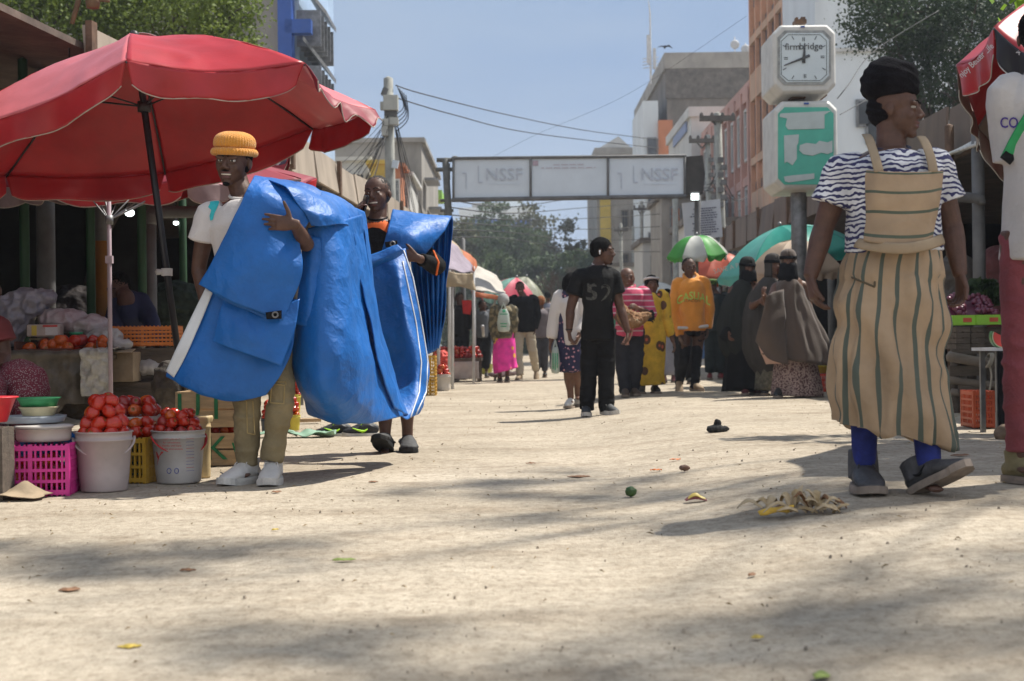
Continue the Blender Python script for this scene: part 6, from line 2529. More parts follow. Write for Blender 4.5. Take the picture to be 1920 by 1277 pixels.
# man in black t shirt
Yt = 13.35
E = Person('person', 'man in black t shirt and black jeans with a white earbud looking to the side', Yt,
           dict(neck=(1122, 497), shL=(1087, 519), shR=(1147, 517), elL=(1070, 578), wrL=(1067, 622, -.03), elR=(1163, 575), wrR=(1177, 622, -.05), hipL=(1108, 628), hipR=(1134, 628),
                knL=(1104, 700), knR=(1137, 700, -.05), anL=(1100, 766), anR=(1137, 770, -.08)), .258, (1131, 472, 72, 2, 0), hair='full', voxel=.007, beard=True, look=.3, armr=1.12, bulk=1.04,
           hands={'L': dict(d=Vector((.1, 0, -1)), n=Vector((1, .2, 0)), curl=(40, 45, 50, 50)), 'R': dict(d=Vector((0, 0, -1)), n=Vector((-1, .2, 0)), curl=(40, 45, 50, 50))})
TS = mat('tee_black', (.009, .009, .010), .8, ns=5, na=.4, bump=.3, bs=50, col2=(.016, .016, .016))
s_ = E.shirt(TS, 't_shirt', infl=1.08, sleeve=.58, loose=1.18, wr=.012, seed=41)
E.collar(TEE, .058, .006)
GP = mat('print_grey', (.065, .065, .058), .8, ns=60, na=.8)
text_decal(s_, '5', 1108, 549, 32, GP, bold=.2)
text_decal(s_, '2', 1137, 551, 32, GP, bold=.2)
text_decal(s_, '5', 1112, 550, 30, GP, bold=.0)
E.trousers(BLACKC, k=.98, ank=.068, knee=.080, wr=.010, seed=42, end=1.03)
shoes(E, mat('sneaker_black', (.03, .032, .034), .6, ns=14, na=.3), fd=((-.1, -1, 0), (.45, -.9, 0)), L=.29, high=.05, sole=SOLEW, lace=SHOEW, sole_h=.036)
ear = E.M @ Vector((-.37, .02, -.02))
mk('earbud', Geo().tube([ear + Vector((-.004, -.01, .01)), ear + Vector((-.004, -.018, -.025))], [.008, .004], n=8), mat('earbud_white', (.8, .8, .8), .3), E.root)
bl = E.J['wrL']
mk('bracelet', Geo().tube([bl + Vector((.03 * math.cos(a), .03 * math.sin(a), .02)) for a in [2 * math.pi * j / 12 for j in range(13)]], .005, n=6, cap=False), BLACKC, E.root)

# man in pink striped shirt carrying a hen
Yq = 16.6
PK = pattern('shirt_pink_stripe', (.52, .06, .13), 'hstripe', [(.62, .42, .45)], ws=4.5, stops=[(0, 0), (.78, 1)], rough=.85)
Q = Person('person', 'bald man in pink striped shirt carrying a brown hen under his arm', Yq,
           upd(std(1180, 498, 748, sw=.13), elL=(1150, 585, -.1), wrL=(1168, 612, -.28), elR=(1222, 590, -.05), wrR=(1196, 578, -.32), shR=(1208, 548), shL=(1158, 548), anL=(1172, 737, -.12), anR=(1187, 733)), .25, (1176, 522, 8, 0, 0), SKIN2, hair=None, voxel=.009, bulk=1.12, smile=.3, belly=0) if False else \
    Person('person', 'bald man in pink striped shirt carrying a brown hen under his arm', Yq,
           upd(std(1180, 498, 748, sw=.13), elL=(1150, 585, -.1), wrL=(1168, 612, -.28), elR=(1222, 590, -.05), wrR=(1196, 578, -.32), shR=(1208, 548), shL=(1158, 548), anL=(1172, 737, -.12), anR=(1187, 733)), .25, (1176, 522, 8, 0, 0), SKIN2, hair=None, voxel=.009, bulk=1.1, smile=.3)
Q.shirt(PK, 'polo_shirt', infl=1.12, sleeve=.35, long_=True, loose=1.3, wr=.010, seed=51)
Q.collar(PK, .07, .010)
Q.trousers(mat('trouser_charcoal', (.03, .03, .036), .85, ns=6, na=.2), k=1.0, ank=.065, knee=.085, seed=52)
shoes(Q, SHB, fd=((-.05, -1, 0), (.2, -1, 0)), lift=(.0, 0))
# the hen
hc_ = W(1188, 590, Yq - .36)
FEA = mat('feather_brown', (.20, .085, .03), .9, ns=16, na=.5, col2=(.34, .20, .10), bump=.7, bs=90)
FEB = mat('feather_pale', (.40, .30, .18), .9, ns=30, na=.5, col2=(.10, .07, .04), bump=.7, bs=90)
hen = thing('hen', hc_, 'brown speckled hen carried by the man in the pink striped shirt', 'hen')
g = Geo()
T_ = lambda a, b, d=0: W(a, b, Yq - .36 + d)
g.tube([T_(1160, 560), T_(1164, 575, -.02), T_(1172, 592, -.04), T_(1190, 600, -.02), T_(1208, 594), T_(1222, 588)], [.035, .055, .10, .095, .06, .02], n=16, sub=4)
g.tube([T_(1162, 565), T_(1158, 545), T_(1159, 532), T_(1161, 526)], [.045, .034, .028, .026], n=12, sub=3)
g.tube([T_(1161, 527), T_(1168, 530)], [.016, .004], n=8)
g.tube([T_(1170, 598, -.07), T_(1186, 604, -.10), T_(1206, 598, -.05)], [.03, (.075), .02], n=12, sub=3)
blob('body', g, [FEA, FEB], hen, .007, 3, disp=lambda V, N: V + N * (.010 * vnoise(V * 45, 3) + .006 * vnoise(V * 110, 4))[:, None],
     pick=lambda P: ((P[:, 2] > T_(0, 568).z) | (vnoise(P * 30, 3) > .55)).astype(int))
tg = Geo()
for i in range(7):
    tg.tube([T_(1208, 590 + i * 1.6), T_(1222 + i % 3 * 2, 583 + i * 3), T_(1229 - abs(i - 3) * 1.5, 582 + i * 4)], [(.016, .004), (.014, .003), (.003, .002)], n=6, side=(0, 0, 1), sub=2)
mk('tail', tg, BLACKC, hen)
lg = Geo()
for i, (a, b) in enumerate(((1180, 612), (1188, 614))):
    lg.tube([T_(a, b - 6), T_(a - 4, b + 14), T_(a - 10, b + 26)], [.012, .008, .007], n=6, sub=2)
    for q in (-1, 0, 1):
        lg.tube([T_(a - 10, b + 26), T_(a - 12 + q * 3, b + 33)], .005, n=5)
mk('legs', lg, mat('hen_leg', (.50, .26, .20), .7, ns=9, na=.2), hen)
mk('comb', Geo().ell(T_(1162, 521), (.018, .006, .014)), mat('comb_red', (.5, .03, .03), .6), hen)

# woman in yellow wax print dress
Yy = 17.2
WAX = pattern('wax_yellow', (.62, .38, .03), 'wax', [(.10, .045, .02), (.55, .12, .05)], ws=7.0, stops=[(0, 1), (.34, 0)], ws2=7.0, t2=.14, rough=.8, scale=(1, 1, .8))
R1 = Person('person', 'woman in a yellow wax print dress walking beside the man with the hen', Yy,
            upd(std(1220, 512, 745, sw=.10), elR=(1250, 600, -.02), wrR=(1262, 640, -.06), elL=(1197, 600), wrL=(1196, 630), shR=(1244, 553), shL=(1200, 553), anL=(1204, 733, -.08), anR=(1227, 733)), .24, (1222, 535, 5, 0, 0), SKIN2, voxel=.009, smile=0, hair='full')
R1.shirt(WAX, 'dress_top', infl=1.10, sleeve=.75, long_=True, loose=1.4, wr=.010, seed=61)
cloak(R1.root, [(1222, 600, Yy, .155, .12), (1220, 625, Yy, .19, .15), (1217, 660, Yy, .20, .16), (1216, 700, Yy, .19, .15), (1217, 722, Yy, .20, .15)], WAX, 'skirt', nf=7, amp=.06, seed=6, n=80, cap=(False, False))
hb = Geo().tube([R1.M @ Vector((.36 * math.cos(a), .06 + .42 * math.sin(a), .30 - .06 * math.sin(a))) for a in [2 * math.pi * j / 20 for j in range(21)]], (.014), n=6, cap=False)
mk('headband', hb, TEE, R1.root)
shoes(R1, SHBK, fd=((-.2, -1, 0), (.2, -1, 0)), L=.25)

# woman in grey skirt behind
R2 = Person('person', 'person in a pale grey skirt half hidden between the yellow dress and orange hoodie', 22,
            std(1254, 538, 712, sw=.10), .23, (1251, 556, 0, 0, 0), SKIN2, voxel=.012, hair='full')
R2.shirt(mat('cotton_bluegrey', (.16, .17, .24), .9), 'shirt', infl=1.15, sleeve=.8, long_=True, loose=1.3, seed=63)
cloak(R2.root, [(1254, 615, 22, .16, .12), (1256, 650, 22, .20, .15), (1258, 703, 22, .23, .17)], mat('cotton_palegrey', (.27, .27, .32), .9, ns=5, na=.15), 'skirt', nf=6, amp=.05, seed=16, n=60, cap=(False, False))
shoes(R2, mat('shoe_pink', (.45, .2, .22), .7), L=.24)
R3 = Person('person', 'person in dark trousers mostly hidden behind the man in the orange hoodie', 21, std(1283, 530, 722, sw=.08), .22, (1283, 550, 20, 0, 0), voxel=.014, hair='crop')
R3.shirt(DTRO, 'shirt', infl=1.1, sleeve=.8, long_=True)
R3.trousers(DTRO)
shoes(R3, SHBK)

# man in orange hoodie
Yh = 17.9
HOOD = mat('hoodie_orange', (.72, .27, .035), .9, ns=5, na=.12, bump=.3, bs=50, sheen=.25)
H_ = Person('person', 'tall man in an orange hoodie reading CASUAL LONDON and black trousers', Yh,
            upd(std(1296, 480, 742, sw=.10, stride=(-.03, .02)), shL=(1270, 530), shR=(1320, 528), elL=(1263, 588), wrL=(1276, 632, -.08), elR=(1330, 582), wrR=(1327, 618), knL=(1283, 672, -.08), anL=(1273, 720, .15), knR=(1306, 675), anR=(1302, 728), hipL=(1284, 618), hipR=(1310, 616)),
            .25, (1292, 502, 14, 2, 2), voxel=.008, hair='grey', hmat=HAIR, armr=.95)
s_ = H_.shirt(HOOD, 'hoodie', infl=1.14, sleeve=.93, long_=True, loose=1.45, wr=.013, seed=71, lo=-.02, flare=1.04)
g = Geo()
nb = H_.J['neck']
g.tube([nb + Vector((.085 * math.cos(a), .02 + .085 * math.sin(a), .015 + .05 * math.sin(a))) for a in [2 * math.pi * j / 20 for j in range(21)]], [.028] * 21, n=10, cap=False)
g.ell(nb + Vector((0, .12, .0)), (.10, .06, .09))
blob('hood', g, HOOD, H_.root, .009, 3, folds(.006, (14, 14, 14), 3))
LIME = mat('print_lime', (.45, .62, .12), .8)
text_decal(s_, 'CASUAL', 1300, 555, 15, LIME, arc=.012, sx=.78, bold=.35, spacing=1.05, off=.006)
text_decal(s_, 'LONDON', 1298, 564, 5.5, mat('print_brown', (.22, .10, .03), .8), sx=.9, off=.006)
H_.trousers(DTRO, k=.93, ank=.056, knee=.07, thigh=.085, seed=72)
g = Geo().tube([H_.J['hipL'] + Vector((-.10, -.13, .02)), H_.J['hipL'].lerp(H_.J['hipR'], .5) + Vector((0, -.15, .015)), H_.J['hipR'] + Vector((.10, -.13, .03))], (.02), n=8, sub=3)
mk('shirt_tail', g, TEE, H_.root)
shoes(H_, TANS, fd=((-.05, -1, 0), (.45, -.9, 0)), L=.27, lift=(.06, 0), pitch=(-38, 0))

# man in a green beret
Yg = 23.5
K = Person('person', 'man in a green camouflage beret and dark uniform behind the veiled women', Yg, std(1341, 520, 706, sw=.12), .24, (1334, 538, -10, 0, 0), voxel=.011, hair='crop')
DG = mat('uniform_dark', (.025, .032, .034), .9, ns=7, na=.3)
K.shirt(DG, 'jacket', infl=1.18, sleeve=.9, long_=True, loose=1.45, seed=81, lo=-.12)
K.trousers(DG, k=1.05, ank=.08, knee=.09)
mk('beret', Geo().lathe(K.M @ Vector((0, .05, .18)), [(.09, -.01), (.098, .02), (.118, .045), (.11, .075), (.06, .09), (.001, .095)], 24),
   pattern('beret_camo', (.10, .20, .03), 'camo', [(.03, .07, .02)], stops=[(0, 0), (.52, 1)], ws=24), K.root)
shoes(K, mat('shoe_oxblood', (.18, .02, .02), .6), L=.27, fd=((-.2, -1, 0), (.2, -1, 0)))

# woman in polka dot pinafore behind the black t shirt
Yv = 15.2
V_ = Person('person', 'woman in white blouse and dark dotted pinafore dress half hidden behind the black t shirt', Yv,
            upd(std(1066, 513, 750, sw=.10), shL=(1050, 555), shR=(1090, 555), elL=(1040, 598), wrL=(1033, 640, -.03), elR=(1096, 600), wrR=(1085, 630, -.15), hipL=(1062, 640), hipR=(1080, 640), knL=(1066, 700), knR=(1082, 700), anL=(1070, 740), anR=(1083, 733, .1)), .235, (1072, 533, 170, 0, 0), SKIN2, voxel=.009, face=False, hair='full')
V_.shirt(TEE, 'blouse', infl=1.10, sleeve=.85, long_=True, loose=1.5, seed=91, wr=.010)
DOT = pattern('pinafore_dots', (.02, .02, .06), 'spots', [(.50, .25, .30)], ws=26, stops=[(0, 1), (.30, 0)], rough=.85)
cloak(V_.root, [(1062, 545, Yv, .05, .10), (1066, 570, Yv, .11, .125), (1068, 600, Yv, .13, .125), (1070, 640, Yv, .15, .14), (1072, 670, Yv, .17, .15), (1074, 694, Yv, .18, .15)], DOT, 'pinafore', nf=8, amp=.05, seed=26, n=90, cap=(True, False))
g = Geo()
for i in range(16):
    a = i * .39
    g.tube([V_.M @ Vector((.30 * math.cos(a), .1 + .3 * math.sin(a), .3)), V_.M @ Vector((.36 * math.cos(a), .12 + .36 * math.sin(a), -.1)), V_.M @ Vector((.30 * math.cos(a) - .1, .3 + .25 * math.sin(a), -.62))], [.018, .02, .008], n=6, sub=3)
mk('braids', g, HAIR, V_.root)
shoes(V_, SHOEW, fd=((-.3, -1, 0), (.6, -.8, 0)), L=.24)

# shopping bag in her hand
BAGW = mat('bag_plastic', (.55, .60, .56), .4, ns=8, na=.12, trans=.4)
BAGG = mat('bag_green_print', (.05, .32, .16), .5, ns=30, na=.3)


def bag(px, pt, pb, Y, wpx, label, prints, m=BAGW):
    c = W(px, pb, Y)
    t = thing('plastic_bag', c, label, 'bag')
    s = Y / F
    hgt = (pb - pt) * s
    top = W(px, pt, Y)
    g = Geo()
    g.tube([top - Vector((0, 0, hgt * .22)), top - Vector((0, 0, hgt * .4)), top - Vector((0, 0, hgt * .7)), top - Vector((0, 0, hgt * .93)), top - Vector((0, 0, hgt))],
           [(wpx * s * .26, .02), (wpx * s * .42, .05), (wpx * s * .5, .075), (wpx * s * .46, .07), (wpx * s * .30, .04)], n=26, side=(1, 0, 0), sub=4, dome=.2)
    V = np.array([tuple(v) for v in g.v])
    g.v = [tuple(v) for v in (V + np.stack([.006 * vnoise(V * 25, 1), .010 * vnoise(V * 20, 2), 0 * V[:, 0]], 1))]
    b = mk('pouch', g, m, t)
    h = Geo()
    for q in (-1, 1):
        h.tube([top - Vector((q * wpx * s * .22, 0, hgt * .25)), top - Vector((q * wpx * s * .05, 0, hgt * .06)), top], [(.010, .003), (.007, .003), (.006, .004)], n=6, sub=3)
    mk('handle', h, m, t)
    for (a, b0, c_, d) in prints:
        decal(b, [(a, b0), (c_, b0), (c_, d), (a, d)], BAGG, 'print', step=4)
    return t


bag(1041, 638, 700, Yv - .1, 17, 'white and green plastic bag hanging from the hand of the woman in the dotted dress', [(1036, 662, 1038, 692), (1040, 662, 1042, 694), (1044, 662, 1046, 690)])

# ------------- left side walkers
Yf = G(975, 712).y
J_ = upd(std(981, 525, 712, sw=.12), elL=(957, 590), wrL=(958, 622), elR=(1008, 590), wrR=(1003, 618), knL=(972, 662, -.05), anL=(975, 703, -.1), knR=(998, 655, .05), anR=(1005, 693, .3), hipL=(973, 618), hipR=(992, 618))
M1 = Person('person', 'smiling man in an open black jacket and cream trousers walking towards the viewer', Yf, J_, .235, (975, 540, 3, 0, 0), voxel=.009, hair='crop', smile=.6)
M1.shirt(mat('shirt_charcoal', (.03, .03, .035), .9), 'shirt', infl=1.06, sleeve=0, seed=101)
M1.shirt(BLACKC, 'jacket', infl=1.13, sleeve=.92, long_=True, loose=1.4, seed=102, wr=.012)
CREAM = mat('cotton_cream', (.47, .41, .31), .9, ns=6, na=.1, bump=.2)
M1.trousers(CREAM, k=1.02, ank=.066, knee=.078, wr=.012)
shoes(M1, TANS, fd=((-.3, -1, 0), (.1, -1, 0)), L=.28, high=.05, lift=(0, .05), pitch=(0, -35))
Yk = 24
M2 = Person('person', 'woman seen from behind in a patterned jacket and pink flowered skirt', Yk, upd(std(944, 548, 709, sw=.12), elL=(924, 612), wrL=(930, 645), anL=(937, 700), anR=(951, 702)), .23, (944, 566, 170, 0, 0), voxel=.010, face=False, hair=None)
M2.shirt(pattern('jacket_camo', (.20, .16, .09), 'camo', [(.07, .06, .035)], stops=[(0, 0), (.5, 1)], ws=14), 'jacket', infl=1.18, sleeve=.9, long_=True, loose=1.5, seed=111, wr=.014, lo=-.08)
cloak(M2.root, [(946, 620, Yk, .15, .13), (946, 650, Yk, .19, .15), (946, 680, Yk, .20, .16), (949, 695, Yk, .205, .16)], pattern('skirt_pink', (.72, .04, .32), 'spots', [(.75, .38, .05)], ws=7, stops=[(0, 1), (.30, 0)]), 'skirt', nf=8, amp=.06, seed=36, n=80, cap=(False, False))
mk('headscarf', Geo().ell(M2.M @ Vector((0, .05, .14)), (.10, .115, .115), n=18).ell(M2.M @ Vector((0, .25, -.1)), (.07, .06, .07), n=12), mat('scarf_grey', (.33, .33, .32), .9, ns=9, na=.25), M2.root)
shoes(M2, SHBK, fd=((0, 1, 0), (0, 1, 0)), L=.24)
bag(944, 568, 622, Yk - .25, 24, 'big white plastic shopping bag slung behind the woman in the pink skirt', [(937, 588, 952, 590), (942, 580, 948, 586), (938, 606, 951, 608), (939, 611, 950, 613)])
for (cx, yt, yf, Y, lab, col, tc_, hairm) in ((1014, 556, 702, 27, 'person with auburn hair and grey hooded top walking away beside the black jacket', (.14, .12, .13), (.04, .04, .05), mat('hair_auburn', (.25, .09, .03), .9, bump=.5, bs=90)),
                                              (1027, 545, 690, 36, 'distant person with a dark head behind the auburn haired walker', (.12, .12, .16), (.05, .05, .07), HAIR),
                                              (910, 575, 690, 32, 'distant shopper in dark clothes behind the left market stalls', (.05, .05, .06), (.06, .07, .10), HAIR)):
    o = Person('person', lab, Y, std(cx, yt, yf, sw=.11), .23, (cx, yt + .066 * (yf - yt) * 1.1, 175, 0, 0), voxel=.014, face=False, hair='full', hmat=hairm)
    o.shirt(mat('top_' + str(cx), col, .9), 'jacket', infl=1.18, sleeve=.9, long_=True, loose=1.4)
    o.trousers(mat('tr_' + str(cx), tc_, .9))
    shoes(o, SHBK, fd=((0, 1, 0), (0, 1, 0)))
# vendors behind the left stalls
for (cx, yt, yf, Y, lab, col) in ((862, 548, 700, 26.2, 'vendor in black standing under the orange awnings behind the tomatoes', (.02, .02, .022)), (905, 562, 697, 27.5, 'vendor in a grey and black top under the far left awning', (.12, .13, .15))):
    o = Person('person', lab, Y, std(cx, yt, yf, sw=.10), .23, (cx, yt + 12, 20, 10, 0), voxel=.013, hair='crop')
    o.shirt(mat('vend_' + str(cx), col, .9), 'shirt', infl=1.2, sleeve=.9, long_=True, loose=1.5)
    o.trousers(DTRO, k=1.1)
    shoes(o, SHBK)
# shadowy shed worker in a blue jacket bending over crates
o = Person('person', 'person in a navy jacket bending in the dark shed behind the orange crate', 10.9,
           dict(neck=(236, 556, -.1), shL=(222, 566), shR=(262, 562), elL=(212, 610, -.1), wrL=(218, 640, -.25), elR=(285, 605, -.1), wrR=(290, 640, -.2), hipL=(262, 640, .25), hipR=(290, 640, .25),
                knL=(255, 715), knR=(285, 715), anL=(250, 780, .2), anR=(282, 780, .2)), .23, (222, 540, -30, 25, 0), voxel=.012, hair='crop')
o.shirt(mat('jacket_navy', (.015, .02, .06), .8), 'jacket', infl=1.15, sleeve=.9, long_=True, loose=1.4, seed=5)
o.trousers(DTRO)
shoes(o, SHBK)

# ------------------------------------------------------------------ veiled women
def veiled(label, Y, cx, yt, yf, hp, capem, skirtm, veilm, rings, skirt, veil, J, Hh=.235, seed=1, slot=True, band=None, nf=9, amp=.09):
    P = Person('person', label, Y, J, Hh, hp, SKIN2, voxel=.008, hair=None, look=.2)
    cloak(P.root, skirt, skirtm, 'skirt', nf=9, amp=.05, seed=seed + 3, n=110, cap=(False, False))
    o = cloak(P.root, rings, capem, 'cape', nf=nf, amp=amp * 1.25, seed=seed, n=140, wr=.010, cap=(False, False))
    # hood round the face
    M = P.M
    g = Geo()
    n = 26
    prof = [(.40, -.62), (.39, -.45), (.375, -.25), (.38, -.05), (.385, .12), (.375, .28), (.34, .42), (.25, .53), (.12, .58), (.001, .59)]
    vs, fs = [], []
    lim = 64
    for r, z in prof:
        for j in range(n + 1):
            op = 0 if z > .20 or not slot else 40
            a = math.radians(-90 + op + (360 - 2 * op) * j / n)
            vs.append(M @ Vector((r * math.cos(a), .06 + r * 1.15 * math.sin(a), z)))
    for i in range(len(prof) - 1):
        for j in range(n):
            a = i * (n + 1) + j
            fs.append((a, a + 1, a + n + 2, a + n + 1))
    g.add(vs, fs)
    ho = mk('hood', g, capem, P.root)
    ho.modifiers.new('thick', 'SOLIDIFY').thickness = .006
    if veil:
        g = Geo()
        vs, fs = [], []
        rowsv = [(.30, -.02), (.40, -.12), (.43, -.25), (.44, -.42), (.47, -.65), (.50, -.95), (.50, -1.2)][:veil]
        m_ = 14
        for k_, (r, z) in enumerate(rowsv):
            for j in range(m_ + 1):
                a = math.radians(-90 - 68 + 136 * j / m_)
                q = r * (1 + .03 * math.sin(j * 1.7 + k_ * .3) * (k_ > 2))
                vs.append(M @ Vector((q * .98 * math.cos(a), .03 + q * 1.1 * math.sin(a) + (.04 if k_ == 0 else 0), z)))
        for i in range(len(rowsv) - 1):
            for j in range(m_):
                a = i * (m_ + 1) + j
                fs.append((a, a + 1, a + m_ + 2, a + m_ + 1))
        g.add(vs, fs)
        vo = mk('face_veil', g, veilm, P.root)
        vo.modifiers.new('thick', 'SOLIDIFY').thickness = .004
    g = Geo()
    g.tube([M @ Vector((.385 * math.cos(a), .05 + .455 * math.sin(a), .175 + .02 * math.sin(a))) for a in [2 * math.pi * j / 28 for j in range(29)]], [(.075 * Hh, .02 * Hh)] * 29, n=8, side=(0, 0, 1), cap=False)
    mk('veil_band', g, veilm, P.root)
    return P


KHG = mat('khimar_grey', (.055, .050, .046), .9, ns=3, na=.14, bump=.15, bs=60, spec=.2)
KHB = mat('khimar_brown', (.085, .060, .047), .9, ns=3, na=.14, bump=.15, bs=60, sheen=.2)
KHD = mat('khimar_dark', (.026, .028, .026), .9, ns=3, na=.14, bump=.15, bs=60)
VBLK = mat('veil_black', (.010, .010, .012), .9, ns=6, na=.3, bump=.2)
FLOR = pattern('skirt_ditsy', (.33, .24, .21), 'camo', [(.10, .05, .05)], stops=[(0, 0), (.52, 1)], ws=55, rough=.9)
Yn1 = G(1485, 745).y
N1 = veiled('veiled woman in taupe cape, black face veil and flowered skirt, right of the three', Yn1, 1485, 465, 745, (1478, 490, -12, 0, 0), KHB, FLOR, VBLK,
            [(1482, 522, Yn1, .075, .11), (1480, 535, Yn1, .15, .15), (1478, 560, Yn1, .21, .17), (1482, 600, Yn1, .27, .22), (1488, 640, Yn1, .33, .27), (1492, 675, Yn1, .37, .30)],
            [(1492, 640, Yn1, .18, .16), (1492, 690, Yn1, .24, .19), (1494, 725, Yn1, .27, .21), (1494, 742, Yn1, .28, .21)], 6,
            dict(neck=(1480, 517), shL=(1455, 540), shR=(1507, 538), elL=(1440, 572, -.15), wrL=(1432, 552, -.36), elR=(1520, 590), wrR=(1505, 620, -.1), hipL=(1475, 625), hipR=(1500, 625),
                 knL=(1474, 690), knR=(1506, 690), anL=(1460, 733, -.1), anR=(1500, 735)), seed=2)
me = [c for c in N1.root.children if c.name.startswith('cape')][0].data
V, N = get_np(me)
# the hem climbs towards the raised arm and blows out to the other side
x = V[:, 0]
low = np.clip((1.0 - V[:, 2]) / .45, 0, 1)
V[:, 2] += low * np.clip(-x, 0, .4) * .35 - low * np.clip(x, 0, .4) * .25
V[:, 0] += low * np.clip(x, 0, .4) * .18
me.vertices.foreach_set('co', V.ravel())
me.update()
mk('sleeve', sheet(PX([
    [(1434, 556, Yn1 - .37), (1448, 548, Yn1 - .33), (1470, 542, Yn1 - .2)],
    [(1430, 584, Yn1 - .34), (1446, 590, Yn1 - .33), (1472, 592, Yn1 - .24)],
    [(1422, 618, Yn1 - .32), (1442, 636, Yn1 - .34), (1474, 640, Yn1 - .29)],
    [(1416, 640, Yn1 - .28), (1440, 672, Yn1 - .34), (1478, 684, Yn1 - .33)]]), (7, 8), seed=4, wr=.006, wsc=7, th=.005, crease=.05), KHB, N1.root)
mk('skirt_lining', sheet(PX([[(1420, 640, Yn1 - .1), (1436, 648, Yn1 - .2)], [(1426, 665, Yn1 - .12), (1446, 668, Yn1 - .2)], [(1436, 684, Yn1 - .1), (1466, 682, Yn1 - .18)]]), (5, 5), wr=.02, th=.004), mat('lining_peach', (.55, .36, .29), .8, ns=5, na=.1), N1.root)
shoes(N1, SHBK, fd=((-.3, -1, 0), (.3, -1, 0)), L=.25)
Yn2 = Yn1 + .7
N2 = veiled('veiled woman with her face uncovered, in a grey cape, middle of the three', Yn2, 1440, 475, 740, (1450, 497, 22, 0, 0), KHG, mat('skirt_olive_print', (.12, .11, .08), .9, ns=30, na=.5), VBLK,
            [(1447, 522, Yn2, .075, .11), (1444, 535, Yn2, .14, .14), (1437, 560, Yn2, .20, .17), (1430, 600, Yn2, .23, .20), (1432, 640, Yn2, .24, .20), (1440, 672, Yn2, .23, .19), (1450, 700, Yn2, .16, .15)],
            [(1450, 640, Yn2, .17, .15), (1448, 690, Yn2, .19, .17), (1446, 732, Yn2, .20, .18)], 0,
            dict(neck=(1447, 520), shL=(1422, 540), shR=(1468, 540), elL=(1410, 575, -.1), wrL=(1425, 565, -.3), elR=(1475, 590), wrR=(1465, 615, -.1), hipL=(1435, 625), hipR=(1458, 625),
                 knL=(1436, 685), knR=(1458, 685), anL=(1436, 728), anR=(1456, 730)), seed=12)
shoes(N2, SHBK, fd=((-.3, -1, 0), (.3, -1, 0)), L=.25, high=.06)
Yn3 = Yn1 + .9
N3 = veiled('fully veiled woman in a long dark grey cape over black, left of the three', Yn3, 1395, 480, 740, (1402, 503, 12, 4, 0), KHD, BLACKC, VBLK,
            [(1398, 528, Yn3, .075, .11), (1394, 542, Yn3, .14, .14), (1390, 570, Yn3, .21, .17), (1386, 610, Yn3, .25, .20), (1390, 640, Yn3, .25, .20), (1398, 655, Yn3, .22, .18)],
            [(1398, 620, Yn3, .20, .17), (1400, 680, Yn3, .25, .20), (1402, 732, Yn3, .29, .22)], 5,
            dict(neck=(1398, 525), shL=(1374, 545), shR=(1420, 545), elL=(1362, 590), wrL=(1366, 622, -.15), elR=(1425, 590), wrR=(1420, 620), hipL=(1388, 625), hipR=(1410, 625),
                 knL=(1388, 690), knR=(1408, 690), anL=(1396, 730, -.1), anR=(1412, 728)), seed=22)
shoes(N3, mat('shoe_dark_red', (.10, .02, .02), .6), fd=((-.1, -1, 0), (.3, -1, 0)), L=.25)
g = Geo().tube([N3.J['wrL'] + Vector((0, 0, .05)), N3.J['wrL'] + Vector((-.03, 0, -.03)), N3.J['wrL'] + Vector((-.08, 0, -.08))], [(.04, .03), (.07, .04), (.05, .03)], n=14, sub=3)
hb_ = blob('handbag', g, BLACKC, None, .01, 2)
tag(hb_, 'small black cloth bag held by the left of the three veiled women', 'bag')

# ------------------------------------------------------------------ seated vendor cut by the left edge
Ysv = 7.9
CHK = pattern('check_red', (.15, .02, .035), 'spots', [(.30, .22, .22)], ws=120, stops=[(0, 1), (.34, 0)], rough=.9)
SV = Person('person', 'seated vendor in red and white dotted trousers cut by the left edge', Ysv,
            dict(neck=(-32, 590), shL=(-85, 610, .05), shR=(-4, 612, -.02), elL=(-70, 680), wrL=(-10, 700, -.2), elR=(8, 668, -.02), wrR=(-12, 712, -.25), hipL=(-60, 730, .05), hipR=(-12, 728, .05),
                 knL=(-30, 735, -.45), knR=(48, 718, -.25), anL=(-30, 850, -.35), anR=(60, 850, -.22)), .24, (-28, 545, 30, 12, 0), voxel=.007, hair='crop')
SV.shirt(mat('blouse_red', (.14, .02, .02), .85, ns=7, na=.25), 'blouse', infl=1.1, sleeve=.5, loose=1.3)
SV.trousers(CHK, k=1.15, ank=.085, knee=.10, thigh=.12, seed=9, wr=.012)
shoes(SV, SHBK, L=.25)
st_ = thing('stool', G(-50, 905), 'low wooden stool under the seated vendor at the left edge', 'stool')
sc_ = (SV.J['hipL'] + SV.J['hipR']) / 2
g = Geo().box((sc_.x, sc_.y, sc_.z - .16), (.36, .34, .04))
mk('seat', g, WOODD, st_, smooth=False)
for sx in (-1, 1):
    for sy in (-1, 1):
        mk('leg', Geo().box((sc_.x + sx * .14, sc_.y + sy * .13, (sc_.z - .18) / 2), (.04, .04, sc_.z - .18)), WOODD, st_, smooth=False)
# ------------------------------------------------------------------ stall goods
TOMS = [mat('tomato_red', (.42, .020, .005), .2, ns=9, na=.2, spec=.6), mat('tomato_orange', (.50, .085, .008), .2, ns=6, na=.25, spec=.6),
        mat('tomato_dark', (.27, .012, .008), .28, ns=9, na=.25, spec=.6)]
TOMM = []


